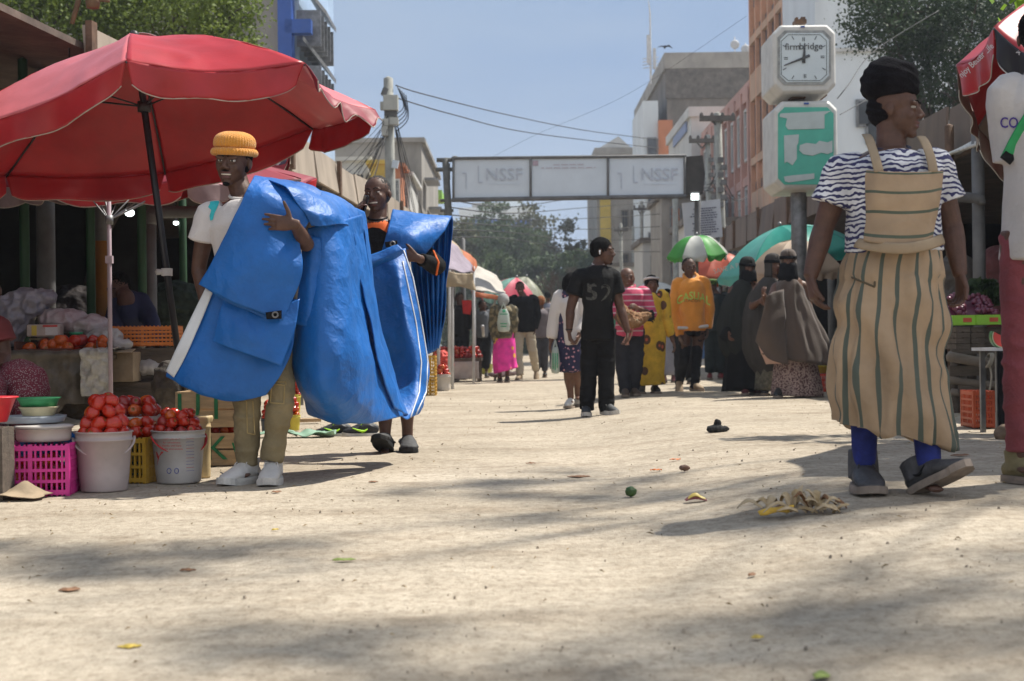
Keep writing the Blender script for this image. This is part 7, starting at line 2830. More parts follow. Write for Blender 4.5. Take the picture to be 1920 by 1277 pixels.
def tomato_mesh(m, i):
    g = Geo()
    prof = [(.001, -.48), (.22, -.46), (.40, -.34), (.49, -.12), (.49, .10), (.40, .33), (.24, .43), (.10, .42), (.001, .38)]
    P, _ = resample([Vector((r, 0, z)) for r, z in prof], [(1, 1)] * len(prof), 2)
    g.lathe((0, 0, 0), [(max(.001, p.x), p.z) for p in P], 16)
    for k in range(5):
        a = k * 1.2566
        g.add([(0, 0, .40), (.11 * math.cos(a - .3), .11 * math.sin(a - .3), .43), (.20 * math.cos(a), .20 * math.sin(a), .44), (.11 * math.cos(a + .3), .11 * math.sin(a + .3), .43)], [(0, 1, 2, 3)], mi=1)
    me = bpy.data.meshes.new('tomato')
    me.from_pydata([tuple(v) for v in g.v], [], g.f)
    me.polygons.foreach_set('material_index', g.mi)
    setup(me, [m, mat('calyx_green', (.06, .14, .02), .8)])
    return me


TOMM = [tomato_mesh(m, i) for i, m in enumerate(TOMS)]


def one(me, name, loc, d, label, cat, group, rd, squash=1.0):
    o = bpy.data.objects.new(name, me)
    COL.objects.link(o)
    o.location = loc
    o.rotation_euler = (rd.uniform(-1.4, 1.4), rd.uniform(-1.4, 1.4), rd.uniform(0, 6))
    s = d * rd.uniform(.88, 1.1)
    o.scale = (s * .92, s * .92, s * rd.uniform(1.0, 1.18) * squash)
    tag(o, label, cat, group)
    return o


TNAME = ['red tomato', 'orange tomato', 'dark red tomato']


def heap(c, R, h, d, where, seed=1, yk=1.0):
    """tomatoes heaped on a round or oblong base (R across, R*yk deep)"""
    rd = random.Random(seed)
    z = d * .35
    row = 0
    names = ['bottom row', 'second row', 'third row', 'fourth row', 'fifth row', 'sixth row']
    while z < h + d * .2:
        rr_ = R * math.sqrt(max(0, 1 - (z - d * .35) / (h + d * .3)))
        rad = rr_
        ring = 0
        while rad > d * .3 and ring < (1 if z < h * .55 and R > d * 1.9 else 2):
            cnt = max(1, int(2 * math.pi * rad * (1 + yk) / 2 / (d * .92)))
            off = rd.uniform(0, 6)
            for j in range(cnt):
                a = off + 2 * math.pi * j / cnt
                p = Vector(c) + Vector((rad * math.cos(a), rad * yk * math.sin(a), z + rd.uniform(-.1, .1) * d))
                k = rd.choice([0, 0, 0, 1, 2])
                dx, dy = math.cos(a), math.sin(a)
                sd_ = ('right' if dx > .38 else 'left' if dx < -.38 else 'middle')
                fb = 'back ' if dy > .3 else 'front '
                one(TOMM[k], 'tomato', p, d, '%s, %s%s of the %s, %s' % (TNAME[k], fb, sd_, names[row], where), 'tomato', 'tomatoes heaped ' + where, rd)
            rad -= d * .9
            ring += 1
        if rr_ <= d * .6:
            one(TOMM[0], 'tomato', Vector(c) + Vector((0, 0, z)), d, 'topmost red tomato ' + where, 'tomato', 'tomatoes heaped ' + where, rd)
        z += d * .68
        row += 1


PLW = mat('bucket_white', (.52, .49, .46), .45, ns=5, na=.12, trans=.12, bump=.05)
PLP = mat('bucket_pinkish', (.50, .42, .40), .45, ns=5, na=.14, trans=.12)
PLY = mat('bucket_yellow', (.60, .50, .05), .45, ns=5, na=.12, trans=.1)
PLB = mat('bucket_beige', (.50, .38, .20), .6, ns=5, na=.2)
REDH = mat('handle_red', (.50, .02, .025), .4)


def bucket(c, r, h, m, label, handle=None, hdir=1, name='bucket', lid=False, taper=.82, n=40, group=None, hm=None):
    t = thing(name, c, label, name.replace('_', ' '), group)
    c = Vector(c)
    g = Geo().lathe(c, [(.001, .004), (r * taper * .96, .004), (r * taper, .012), (r * (taper + .3 * (1 - taper)), h * .3), (r * .965, h * .84), (r * 1.02, h * .85), (r * 1.02, h * .875), (r * .975, h * .88), (r * .985, h * .975), (r * 1.03, h * .98), (r * 1.03, h), (r * .95, h), (r * .93, h * .8), (r * .9, h * .75), (.001, h * .74)], n)
    mk('body', g, m, t)
    if handle:
        hd = Geo()
        pts = []
        for k in range(13):
            a = math.pi * k / 12
            drop = handle
            x = r * 1.05 * math.cos(a)
            y = -r * 1.08 * math.sin(a) * math.cos(drop)
            z = h * .90 + r * 1.0 * math.sin(a) * math.sin(drop)
            v = Matrix.Rotation(hdir, 3, 'Z') @ Vector((x, y, 0))
            pts.append(c + Vector((v.x, v.y, z)))
        hd.tube(pts, [(.0075, .003)] * len(pts), n=7, sub=2)
        mk('handle', hd, hm or m, t)
    if lid:
        mk('lid', Geo().lathe(c, [(r * 1.04, h * .93), (r * 1.06, h), (r * .95, h + .006), (.001, h + .008)], n), m, t)
    return t


def crate(c, w, d, h, rz, m, label, name='plastic_crate', rows=3, cols=9, group=None, top=True):
    c = Vector(c)
    t = thing(name, c, label, 'crate', group)
    R = Matrix.Rotation(rz, 3, 'Z')

    def panel(o, ax, L):
        g = Geo()
        n_ = Vector((ax.y, -ax.x, 0))
        M = Matrix((ax, n_, Vector((0, 0, 1)))).transposed()
        th = .014
        for k in range(rows + 1):
            z = .02 + (h - .04) * k / rows
            g.box(o + Vector((0, 0, z)), (L, th + .006, .022 if k in (0, rows) else .014), M=M)
        for k in range(cols + 1):
            x = -L / 2 + .008 + (L - .016) * k / cols
            w_ = .020 if k in (0, cols, cols // 2) else .008
            g.box(o + ax * x + Vector((0, 0, h / 2)), (w_, th, h - .004), M=M)
        return mk('side_panel', g, m, t, smooth=False)
    X, Yv_ = R @ Vector((1, 0, 0)), R @ Vector((0, 1, 0))
    panel(c - Yv_ * d / 2, X, w)
    panel(c + Yv_ * d / 2, X, w)
    panel(c - X * (w / 2 - .008), Yv_, d - .03)
    panel(c + X * (w / 2 - .008), Yv_, d - .03)
    mk('base', Geo().box(c + Vector((0, 0, .012)), (w - .03, d - .03, .016), rot=rz), m, t, smooth=False)
    return t


def wbox(c, w, d, h, rz, label, slats=3, m=None, name='wooden_crate', paint=None, group=None):
    c = Vector(c)
    m = m or WOODL
    t = thing(name, c, label, 'crate', group)
    R = Matrix.Rotation(rz, 3, 'Z')
    sh_ = h / slats
    for k in range(slats):
        z = sh_ * (k + .5)
        g = Geo()
        for (o, L, r2) in ((Vector((0, -d / 2, 0)), w, 0), (Vector((0, d / 2, 0)), w, 0), (Vector((-w / 2 + .008, 0, 0)), d - .02, math.pi / 2), (Vector((w / 2 - .008, 0, 0)), d - .02, math.pi / 2)):
            g.box(c + R @ o + Vector((0, 0, z)), (L, .014, sh_ * .9), rot=rz + r2)
        mk('plank_course', g, m, t, smooth=False)
    for sx in (-1, 1):
        for sy in (-1, 1):
            mk('corner_post', Geo().box(c + R @ Vector((sx * (w / 2 - .035), sy * (d / 2 - .025), 0)) + Vector((0, 0, h / 2)), (.03, .03, h - .01), rot=rz), m, t, smooth=False)
    mk('base', Geo().box(c + Vector((0, 0, .01)), (w - .04, d - .04, .014), rot=rz), m, t, smooth=False)
    if paint:
        for (s, x, z, size) in paint:
            M = Matrix.Translation(c + R @ Vector((x, -d / 2 - .012, 0)) + Vector((0, 0, z))) @ R.to_4x4() @ RX
            mk('painted_letter', text_geo(s, size, M, extrude=.002), mat('paint_green', (.02, .16, .06), .8, ns=20, na=.3), t, smooth=False)
    return t


# --- foreground left, on the ground
PINKC = mat('crate_pink', (.62, .03, .26), .45, ns=4, na=.1)
Yc1 = 6.75
pc = W(52, 930, Yc1)
c0 = Vector((pc.x, Yc1 + .16, 0))
crate((c0.x, c0.y, 0), .36, .34, .25, .10, PINKC, 'bright pink plastic crate of tomatoes at the lower left', rows=4, cols=14)
heap((c0.x, c0.y, .04), .12, .12, .07, 'inside the pink crate', seed=2)
bucket((c0.x + .03, c0.y - .01, .252), .135, .075, mat('tub_offwhite', (.50, .46, .42), .5, ns=4, na=.1), 'low white lidded tub standing on the pink crate', lid=True, taper=.93, name='tub')
t = thing('tray', (c0.x - .06, c0.y + .08, .34), 'clear plastic tray stacked with green rimmed bowls behind the white tub', 'tray')
mk('body', Geo().lathe((c0.x - .06, c0.y + .09, .338), [(.001, 0), (.14, .002), (.16, .035), (.165, .036), (.15, .004)], 24), mat('tray_grey', (.30, .33, .36), .3, ns=4, na=.15), t)
for i, (mm, r, lab) in enumerate(((mat('bowl_cream', (.50, .44, .28), .5), .095, 'cream plastic bowl under the green one at the lower left'), (mat('bowl_green', (.04, .26, .10), .5, bump=.4), .105, 'green plastic bowl on top of the cream bowl at the lower left'))):
    o = mk('bowl', Geo().lathe((c0.x - .03, c0.y + .10, .372 + .045 * i), [(.001, 0), (r * .8, .002), (r * .9, .03), (r, .045), (r * 1.03, .046), (r * .94, .035), (r * .7, .01), (.001, .008)], 28), mm, label=lab, cat='bowl')
o = mk('basin', Geo().lathe(W(-8, 792, 6.6), [(.001, 0), (.05, .002), (.09, .11), (.105, .115), (.10, .12), (.085, .11), (.001, .02)], 28), mat('basin_red', (.55, .03, .04), .4), label='red plastic basin cut by the left edge', cat='basin')
# support under the basin
bp = W(-12, 800, 6.6)
o = mk('wooden_block', Geo().box((bp.x - .02, 6.62, bp.z / 2), (.16, .16, bp.z - .01)), WOODD, label='rough wooden block under the red basin at the left edge', cat='block', smooth=False)

BLUC = mat('crate_blue', (.01, .13, .40), .45, ns=4, na=.1)
q = W(112, 912, 6.95)
crate((q.x - .05, 7.18, 0), .34, .30, .27, .05, BLUC, 'blue plastic crate behind the pink crate and the first white bucket', rows=4, cols=10)
b1 = W(181, 922, 6.85)
b1 = Vector((b1.x, 6.98, 0))
bucket(b1, .138, .295, PLP, 'milky white bucket heaped with large tomatoes beside the pink crate', handle=-.75, hdir=.35)
heap(b1 + Vector((0, 0, .262)), .094, .17, .074, 'in the milky white bucket', seed=4)
YELC = mat('crate_yellow', (.52, .30, .03), .5, ns=4, na=.15)
q = W(246, 905, 7.35)
crate((q.x - .05, 7.50, 0), .34, .26, .24, -.25, YELC, 'mustard yellow plastic crate between the two white tomato buckets', rows=3, cols=12)
cc = Vector((q.x - .0, 7.50, .24))
heap(cc + Vector((-.02, 0, .0)), .115, .07, .068, 'in the mustard yellow crate', seed=5, yk=.8)
heap(cc + Vector((-.03, .10, .10)), .09, .10, .075, 'in the white tray', seed=6, yk=.8)
mk('tray', Geo().lathe(cc + Vector((-.02, .09, .07)), [(.001, 0), (.12, .0), (.135, .03), (.142, .03), (.125, .004)], 26), PLW, label='white plastic tray of tomatoes on the mustard yellow crate', cat='tray')
GRNC = mat('crate_dark_green', (.01, .05, .04), .5, ns=4, na=.2)
crate((W(282, 893, 7.7).x, 7.75, 0), .26, .26, .24, 0, GRNC, 'dark green plastic crate behind the lettered white bucket', rows=3, cols=9)
b2 = W(325, 896, 7.25)
b2 = Vector((b2.x, 7.37, 0))
bk_ = bucket(b2, .137, .275, PLW, 'white lettered bucket with a red handle heaped with tomatoes', handle=-.75, hdir=.55, hm=REDH)
heap(b2 + Vector((0, 0, .25)), .096, .12, .062, 'in the red handled bucket', seed=7)
bod = bk_.children[0]
PR = mat('label_red', (.50, .05, .04), .7)
PB = mat('label_blue', (.08, .10, .35), .7)
text_decal(bod, 'ly', 294, 853, 26, PR, bold=.5, rot=0, off=.002)
for i, (s, m_) in enumerate((('NOT USING IT', PR), ('for refreshment', PR), ('Handle with Care', PR), ('for the environment', PR))):
    text_decal(bod, s, 322, 824 + i * 6, 3.6, m_, off=.002)
for i in range(11):
    seam(bod, [(349, 823 + i * 6), (364, 822 + i * 6)], PB if i % 3 else PR, .0009, 'fine_print', off=.002, sub=3)
for (a, b) in ((317, 883), (331, 883)):
    seam(bod, [(a + 4 * math.cos(x), b + 5 * math.sin(x)) for x in [k * .785 for k in range(9)]], PB, .0018, 'round_mark', off=.002, sub=2)
q = W(376, 882, 7.55)
t = bucket((q.x, 7.62, 0), .042, .32, PLB, 'tall narrow beige tub with a torn rim behind the lettered bucket', taper=.9, name='tub')
mk('torn_rim', Geo().lathe((q.x, 7.62, .30), [(.044, 0), (.050, .02), (.046, .035), (.036, .032)], 24, squash=lambda a, z: 1 + .12 * math.sin(5 * a)), PLB, t)
# cardboard scrap
CARD = mat('cardboard', (.30, .23, .15), .9, ns=6, na=.25, bump=.2)
q = G(24, 938)
g = sheet([[q + Vector((-.17 + .075 * j + .02 * (i % 2), -.10 + .07 * i, [.006, .012, .03, .02, .008][j] * (1 + .6 * (i == 2)) + (.045 if (i, j) == (2, 3) else 0))) for j in range(5)] for i in range(4)], (6, 6), wr=.004, wsc=14, th=.003, crease=.03)
mk('cardboard_scrap', g, CARD, label='torn sheet of cardboard on the ground in front of the pink crate', cat='cardboard')

# --- table with tomatoes and bags
Yt1 = 9.62
a = W(25, 668, Yt1)
b = W(207, 668, Yt1)
tb = thing('market_table', ((a.x + b.x) / 2, Yt1 + .3, 0), 'low market table wrapped in dusty plastic sheeting behind the tomato buckets', 'table')
mk('tabletop', Geo().box(((a.x + b.x) / 2 - .25, Yt1 + .32, a.z - .012), (b.x - a.x + .46, .60, .03)), WOODD, tb, smooth=False)
for sx in (0, 1):
    for sy in (0, 1):
        mk('leg', Geo().box((a.x - .4 + sx * (b.x - a.x + .30), Yt1 + .08 + sy * .48, (a.z - .02) / 2), (.05, .05, a.z - .03)), WOODD, tb, smooth=False)
PLS = mat('plastic_sheet_dusty', (.13, .11, .085), .4, ns=6, na=.45, bump=.5, bs=18, trans=.15)
rows = []
for k in range(6):
    t_ = k / 5
    row = []
    for j in range(12):
        x = 22 + (207 - 22) * j / 11
        p = W(x, 662, Yt1)
        row.append(Vector((p.x, Yt1 - .015 - .025 * (j % 2) * t_ + (.02 * (j % 3)) * t_, p.z + .014 - t_ * (.36 if j > 5 else .42))))
    rows.append(row)
rows.insert(0, [Vector((p.x, p.y + .35, p.z + .004)) for p in rows[0]])
mk('plastic_cover', sheet(rows, (5, 5), wr=.010, wsc=11, th=.003, seed=4), PLS, tb)
SHIN = mat('plastic_sheet_silver', (.46, .45, .40), .25, ns=8, na=.3, bump=.8, bs=24, spec=.8)
rows = []
for k in range(6):
    row = []
    for j in range(5):
        p = W(150 + 57 * j / 4, 660, Yt1 - .06)
        row.append(Vector((p.x, Yt1 - .065 + .02 * ((j + k) % 2), p.z + .012 - k * .062)))
    rows.append(row)
rows.insert(0, [Vector((p.x, p.y + .3, p.z + .012)) for p in rows[0]])
mk('plastic_cover', sheet(rows, (6, 6), wr=.016, wsc=15, th=.003, seed=6), SHIN, tb)
tz = a.z + .012
ct = W(95, 668, Yt1 + .05)
t = thing('carton', (ct.x, Yt1 + .22, tz), 'shallow open brown carton of tomatoes on the market table', 'carton')
xl, xr = W(20, 660, Yt1).x, W(175, 660, Yt1).x
for (cx, cy, w_, d_) in (((xl + xr) / 2, Yt1 + .45, xr - xl, .008), (xl, Yt1 + .26, .008, .36), (xr, Yt1 + .26, .008, .36), ((xl + xr) / 2 - .08, Yt1 + .06, (xr - xl) * .7, .008)):
    mk('side', Geo().box((cx, cy, tz + (.045 if cy > Yt1 + .1 else .022)), (w_, d_, .085 if cy > Yt1 + .1 else .03)), mat('carton_dark', (.15, .055, .035), .9, ns=5, na=.2), t, smooth=False)
rd = random.Random(12)
for i in range(24):
    px = 30 + 160 * rd.random()
    p = W(px, 655, Yt1)
    k = rd.choice([0, 1, 1, 2])
    one(TOMM[k], 'tomato', Vector((p.x, Yt1 + .10 + .16 * rd.random(), tz + .04 + .025 * (i % 3))), .084, '%s lying %s in the brown carton on the market table' % (TNAME[k], ['at the far left', 'left of the middle', 'right of the middle', 'at the far right'][min(3, int((px - 30) / 40))]), 'tomato', 'tomatoes in the brown carton', rd)
cb = W(108, 648, Yt1 + .35)
mk('cardboard_flap', Geo().box((cb.x, Yt1 + .42, tz + .105), (.34, .30, .014)), CARD, smooth=False, label='flat sheet of brown cardboard lying over the back of the tomato carton', cat='cardboard')
# printed sack box and bags heaped above
BGP = mat('bag_clear_pink', (.42, .28, .29), .3, ns=7, na=.4, bump=.6, bs=22, trans=.25, spec=.7, col2=(.55, .50, .50))
BGB = mat('bag_clear_grey', (.16, .16, .22), .3, ns=6, na=.4, bump=.6, bs=20, trans=.2, spec=.7, col2=(.36, .32, .34))
BGW_ = mat('bag_clear_white', (.52, .50, .48), .3, ns=7, na=.2, bump=.7, bs=24, trans=.25, spec=.7)


def lump(name, parts, m, label, amp=.018, cat='bag', seed=1, vox=.009):
    g = Geo()
    for px, py, Y, r in parts:
        g.ell(W(px, py, Y), r, n=14)
    o = blob(name, g, m, None, vox, 4, lambda V, N: V + N * (amp * (.5 - np.abs(vnoise(V * 14, seed)) * 1.6) + amp * .5 * vnoise(V * 32, seed + 1))[:, None])
    me = o.data
    V, _ = get_np(me)
    c = V.mean(0)
    c[2] = V[:, 2].min()
    me.vertices.foreach_set('co', (V - c).ravel())
    o.location = c
    ORG[o.name] = Vector(c)
    me.update()
    return tag(o, label, cat)


Yb1 = Yt1 + .40
lump('filled_bag', [(20, 590, Yb1, (0.184, 0.132, 0.149)), (50, 570, Yb1, (0.161, 0.132, 0.115)), (85, 558, Yb1, (0.098, 0.088, 0.063)), (5, 620, Yb1, (0.184, 0.132, 0.115))], BGB, 'big greyish clear plastic bag of goods heaped at the back left of the table', seed=2)
lump('filled_bag', [(120, 600, Yb1 + .02, (0.184, 0.132, 0.081)), (165, 612, Yb1, (0.161, 0.132, 0.086)), (85, 588, Yb1 + .05, (0.069, 0.088, 0.034))], BGP, 'pinkish clear plastic bag lying across the back of the market table', seed=3)
lump('filled_bag', [(200, 632, Yb1 - .1, (0.127, 0.110, 0.063)), (228, 646, Yb1 - .12, (0.081, 0.088, 0.040)), (185, 640, Yb1 - .1, (0.115, 0.099, 0.057))], BGW_, 'crumpled shiny white plastic bag at the right end of the market table', seed=4)
p = W(85, 632, Yb1 - .14)
t = thing('printed_pack', (p.x, p.y, p.z), 'pack printed in yellow and red with a white label on the cardboard', 'pack')
mk('pack', Geo().box((p.x, p.y, p.z + .045), (.23, .10, .085)), mat('pack_pale', (.42, .34, .30), .6, ns=9, na=.2), t, smooth=False, auto=.01)
mk('label', Geo().box((p.x + .06, p.y - .053, p.z + .04), (.085, .004, .055)), TEE, t, smooth=False)
mk('red_print', Geo().box((p.x + .05, p.y - .052, p.z + .075), (.10, .004, .014)), PR, t, smooth=False)
mk('yellow_print', Geo().box((p.x - .06, p.y - .052, p.z + .045), (.035, .004, .07)), YELLOW, t, smooth=False)
mk('bowl', Geo().lathe(W(143, 628, Yb1 - .13), [(.001, 0), (.04, .0), (.05, .018), (.001, .016)], 20), mat('bowl_green2', (.03, .30, .14), .5), label='small green lid beside the printed pack', cat='lid')

# carton, bucket, sack right of the lilac pole
p0, p1 = W(207, 660, 9.82), W(248, 716, 9.82)
t = thing('carton', ((p0.x + p1.x) / 2, 9.99, p1.z), 'worn open cardboard carton right of the lilac pole', 'carton')
mk('box', Geo().box(((p0.x + p1.x) / 2, 9.99, (p0.z + p1.z) / 2), (p1.x - p0.x, .28, p0.z - p1.z)), CARD, t, smooth=False, auto=.006)
mk('flap', Geo().box(((p0.x + p1.x) / 2, 9.82, p0.z + .006), (p1.x - p0.x + .02, .12, .006), M=Matrix.Rotation(.2, 4, 'X')), CARD, t, smooth=False)
st2 = wbox(Vector(((p0.x + p1.x) / 2 + .08, 10.18, 0)), .44, .36, p1.z, 0, 'dark slatted wooden crate under the cardboard carton', m=WOODD, slats=3)
q = W(256, 690, 10.41)
bk2 = bucket((q.x, 10.46, q.z), .075, .19, PLW, 'small white bucket with a red handle standing behind the cardboard carton', handle=-.8, hdir=.5, hm=REDH)
wbox(Vector((q.x + .05, 10.22, 0)), .40, .30, q.z, 0, 'dark slatted wooden crate under the small white bucket', m=WOODD, slats=3)
lump('sack', [(285, 668, 10.18, (.085, .10, .10)), (280, 690, 10.11, (.10, .11, .07)), (302, 700, 10.08, (.045, .06, .08))], BGW_, 'crumpled white woven sack right of the small bucket', seed=6, amp=.012, cat='sack')
wbox(Vector((W(285, 700, 10.18).x, 10.18, 0)), .30, .30, W(285, 722, 10.18).z, .1, 'dark wooden crate under the crumpled white sack', m=WOODD, slats=3)
ORAC = mat('crate_orange', (.55, .16, .02), .5, ns=4, na=.15)
q = W(275, 650, 10.2)
crate((q.x, 10.2, q.z), .46, .30, .15, .06, ORAC, 'orange plastic crate with fine slots in front of the dark shed', rows=4, cols=16)
wbox(Vector((q.x, 10.22, 0)), .48, .32, q.z, .0, 'dark wooden crate under the orange plastic crate', m=WOODD, slats=3)
# green lettered wooden boxes
q = W(392, 845, 8.35)
wbox(Vector((q.x, 8.55, 0)), .36, .34, .20, .0, 'lower pale wooden crate painted with green letters behind the first man', paint=[('I', -.08, .10, .20), ('K', .04, .10, .20), ('\\', .15, .08, .15)], slats=2)
heap(Vector((q.x, 8.55, .19)), .13, .01, .05, 'between the green lettered crates', seed=8, yk=.9)
wbox(Vector((q.x - .02, 8.55, .225)), .36, .34, .22, .0, 'upper pale wooden crate painted with green letters behind the first man', paint=[('U', -.10, .12, .22), ('I', .06, .12, .22)], slats=2)

# yellow buckets between the two men
for i, (px, py, Y, r, h, lab, sd_) in enumerate(((549, 808, 10.2, .065, .135, 'front yellow bucket of tomatoes between the two men', 11), (553, 775, 11.4, .065, .20, 'rear yellow bucket of small tomatoes between the two men', 12), (505, 812, 10.0, .07, .12, 'blue grey bucket of tomatoes behind the legs of the man in the beanie', 13))):
    q = G(px, py)
    c = Vector((q.x, q.y, 0))
    bucket(c, r, h, PLY if i < 2 else mat('bucket_slate', (.06, .08, .11), .5), lab)
    heap(c + Vector((0, 0, h * .92)), r * .62, .13, .056, ['in the front yellow bucket', 'in the rear yellow bucket', 'in the blue grey bucket'][i], seed=sd_)
for (px, py) in ((545, 812), (540, 806)):
    pass
q = G(540, 822)
mk('plastic_sheet', sheet([[q + Vector((-.25 + .12 * j, .06 * i, .02 + .03 * ((i * 2 + j) % 3) / 2)) for j in range(6)] for i in range(4)], (5, 5), wr=.02, wsc=12, th=.004), mat('sheet_pale_green', (.26, .42, .30), .5, ns=8, na=.3, trans=.2), label='crumpled pale green plastic sheet on the ground by the yellow bucket', cat='plastic sheet')
q = G(578, 794)
o = mk('plank', Geo().box(q + Vector((0, 0, .03)), (.22, .12, .03), rot=.3), WOODL, smooth=False, label='short wooden plank on the ground right of the yellow buckets', cat='plank')

# pair of black trainers behind the tarpaulin
BTR = mat('trainer_black', (.015, .017, .022), .6, ns=20, na=.3)
NEON = mat('neon_green', (.42, .80, .02), .5)
for i, px in enumerate((638, 690)):
    q = G(px, 817)
    t = thing('trainer', q, ['black trainer with neon green stripe, the left one of the pair by the tarpaulin', 'black trainer with neon green stripe, the right one of the pair by the tarpaulin'][i], 'shoe', 'pair of black and green trainers')
    up, T = shoe(t, q + Vector((0, 0, .1)), (-1, -.25, 0), L=.28, mats=BTR, sole=SOLEW, wd=.046, high=.03, ground=gz(0, 10), lace=NEON, name='upper', sole_h=.022)
    mk('stripe', Geo().tube([T(.01, -.048, .055), T(.05, -.052, .038), T(.13, -.046, .066)], [.003, .011, .002], n=6, sub=4), NEON, up)
    mk('stripe', Geo().tube([T(.01, .048, .055), T(.05, .052, .038), T(.13, .046, .066)], [.003, .011, .002], n=6, sub=4), NEON, up)

# --- left stalls further down
q = G(807, 742)
for k in range(2):
    crate((q.x, q.y + .2, .29 * k), .10 if False else .14, .34, .28, .0, YELC, ['lower', 'upper'][k] + ' orange yellow crate of the stack at the right edge of the tarpaulin', rows=5, cols=5)
lst = [(830, 733, .115, .24, PLW, 'white bucket of tomatoes nearest the crate stack down the left kerb'), (856, 708, .115, .25, PLB, 'beige bucket of tomatoes under the orange awning'),
       (877, 708, .105, .25, PLW, 'white bucket of tomatoes right of the beige one under the awning'), (912, 702, .14, .22, mat('bucket_olive', (.36, .36, .06), .5), 'olive green basin under the far left awning'),
       (822, 712, .10, .2, PLW, 'white tub of tomatoes behind the nearest bucket down the kerb'), (893, 698, .10, .18, PLB, 'small beige tub left of the olive green basin')]
for i, (px, py, r, h, m, lab) in enumerate(lst):
    q = G(px, py)
    bucket(Vector((q.x, q.y + r, q.z)), r * 1.0, h, m, lab, n=24)
    if i != 3:
        heap(Vector((q.x, q.y + r, q.z + h * .9)), r * .66, .13, .075, ['in the bucket nearest the crates', 'in the far beige bucket', 'in the far white bucket', '', 'in the far white tub', 'in the small beige tub'][i], seed=20 + i)
ts = thing('market_table', W(855, 690, 24.5), 'long low stall table crowded with tomato heaps under the left awnings', 'table')
a, b = W(818, 672, 24.5), W(900, 672, 25.5)
mk('tabletop', Geo().box(((a.x + b.x) / 2, 25.0, a.z - .03), (b.x - a.x + .1, 1.2, .05)), WOODD, ts, smooth=False)
mk('cloth', sheet([[Vector((a.x + (b.x - a.x) * j / 6, 24.38 + .03 * (j % 2), a.z - .06 - .10 * i)) for j in range(7)] for i in range(4)], (3, 3), wr=.02, th=.01), mat('cloth_grey', (.35, .33, .32), .9, ns=4, na=.3), ts)
for sx in (a.x, b.x):
    for sy in (24.5, 25.5):
        mk('leg', Geo().box((sx, sy, a.z / 2 - .03), (.06, .06, a.z - .06)), WOODD, ts, smooth=False)
for i, px in enumerate((826, 848, 866, 888)):
    p = W(px, 672, 24.8)
    heap(Vector((p.x, p.y, a.z)), .12, .15, .095, ['in the far heap nearest the tarpaulin', 'in the second far table heap', 'in the third far table heap', 'in the rightmost far table heap'][i], seed=40 + i)
p = W(832, 668, 24.2)
lump('net_sack', [(828, 672, 24.1, (.14, .12, .14)), (836, 680, 24.1, (.14, .12, .16))], mat('net_red', (.62, .05, .03), .6, ns=40, na=.4, bump=.6, bs=60), 'bright red net sack of tomatoes beside the tarpaulin edge', seed=9, cat='sack')
# awnings: patched tarpaulins on white poles
AWN = [mat('awning_orange', (.55, .18, .08), .7, ns=4, na=.3, trans=.35), mat('awning_beige', (.50, .40, .27), .7, ns=4, na=.25, trans=.35), mat('awning_white', (.62, .58, .52), .6, ns=3, na=.12, trans=.35),
       mat('awning_mauve', (.36, .30, .36), .7, ns=4, na=.2, trans=.3)]


def awning(rows, m, label, poles, seed, hang=None):
    t = thing('awning', W(*poles[0][:2], poles[0][2]) if poles else W(*rows[0][0]), label, 'awning')
    mk('canopy', sheet(PX(rows), (6, 6), wr=.05, wsc=2.6, seed=seed, th=.01), m, t)
    if hang:
        mk('valance', sheet(PX(hang[0]), (5, 6), wr=.04, wsc=5, seed=seed + 1, th=.01), hang[1], t)
    for (px, py, Y, pyt) in poles:
        a = W(px, py, Y)
        g = Geo().tube([(a.x, a.y, gz(a.x, a.y)), W(px, pyt, Y)], .024, n=8)
        mk('pole', g, mat('pole_white', (.5, .5, .5), .6, ns=4, na=.2), t)
    return t


awning([[(838, 452, 22.5), (858, 462, 22.5), (882, 490, 22.6)], [(832, 470, 21.6), (856, 486, 21.6), (888, 508, 21.8)], [(826, 500, 20.8), (852, 508, 20.8), (884, 512, 21.0)]], AWN[3], 'mauve and orange patched awning nearest the tarpaulin', [(848, 700, 21.4, 500), (822, 712, 20.9, 505)], 3,
       hang=([[(828, 503, 20.7), (855, 511, 20.75), (886, 513, 20.9)], [(828, 520, 20.7), (856, 528, 20.7), (888, 530, 20.9)], [(830, 540, 20.7), (858, 538, 20.75), (892, 545, 20.9)]], AWN[1]))
awning([[(838, 448, 23.4), (852, 458, 23.4), (866, 472, 23.4)], [(850, 468, 22.8), (866, 480, 22.8), (880, 496, 22.8)]], AWN[1], 'beige cloth panel leaning above the mauve awning', [(842, 690, 23.4, 455)], 4)
awning([[(862, 470, 24.5), (878, 478, 24.5), (890, 492, 24.6)], [(870, 486, 23.8), (884, 494, 23.8), (893, 508, 23.9)]], AWN[0], 'bright orange crumpled awning behind the beige cloth panel', [(888, 690, 24, 500)], 5)
awning([[(885, 500, 27.5), (915, 508, 27.5), (940, 528, 27.6)], [(882, 520, 26), (912, 530, 26), (945, 548, 26.2)], [(884, 545, 24.8), (915, 550, 24.9), (950, 556, 25.4)]], AWN[2], 'white and orange patched awning left of the pink umbrella', [(928, 690, 25.6, 552), (890, 695, 24.9, 545)], 6,
       hang=([[(884, 546, 24.7), (915, 551, 24.8), (948, 557, 25.3)], [(886, 556, 24.7), (917, 560, 24.8), (946, 564, 25.3)]], AWN[0]))
g = Geo().tube([G(911, 665 + 20), W(905, 612, 24.4)], .03, n=8)
mk('leaning_pole', g, mat('pole_white', (.5, .5, .5), .6, ns=4, na=.2), label='white pole leaning by the olive green basin', cat='pole')
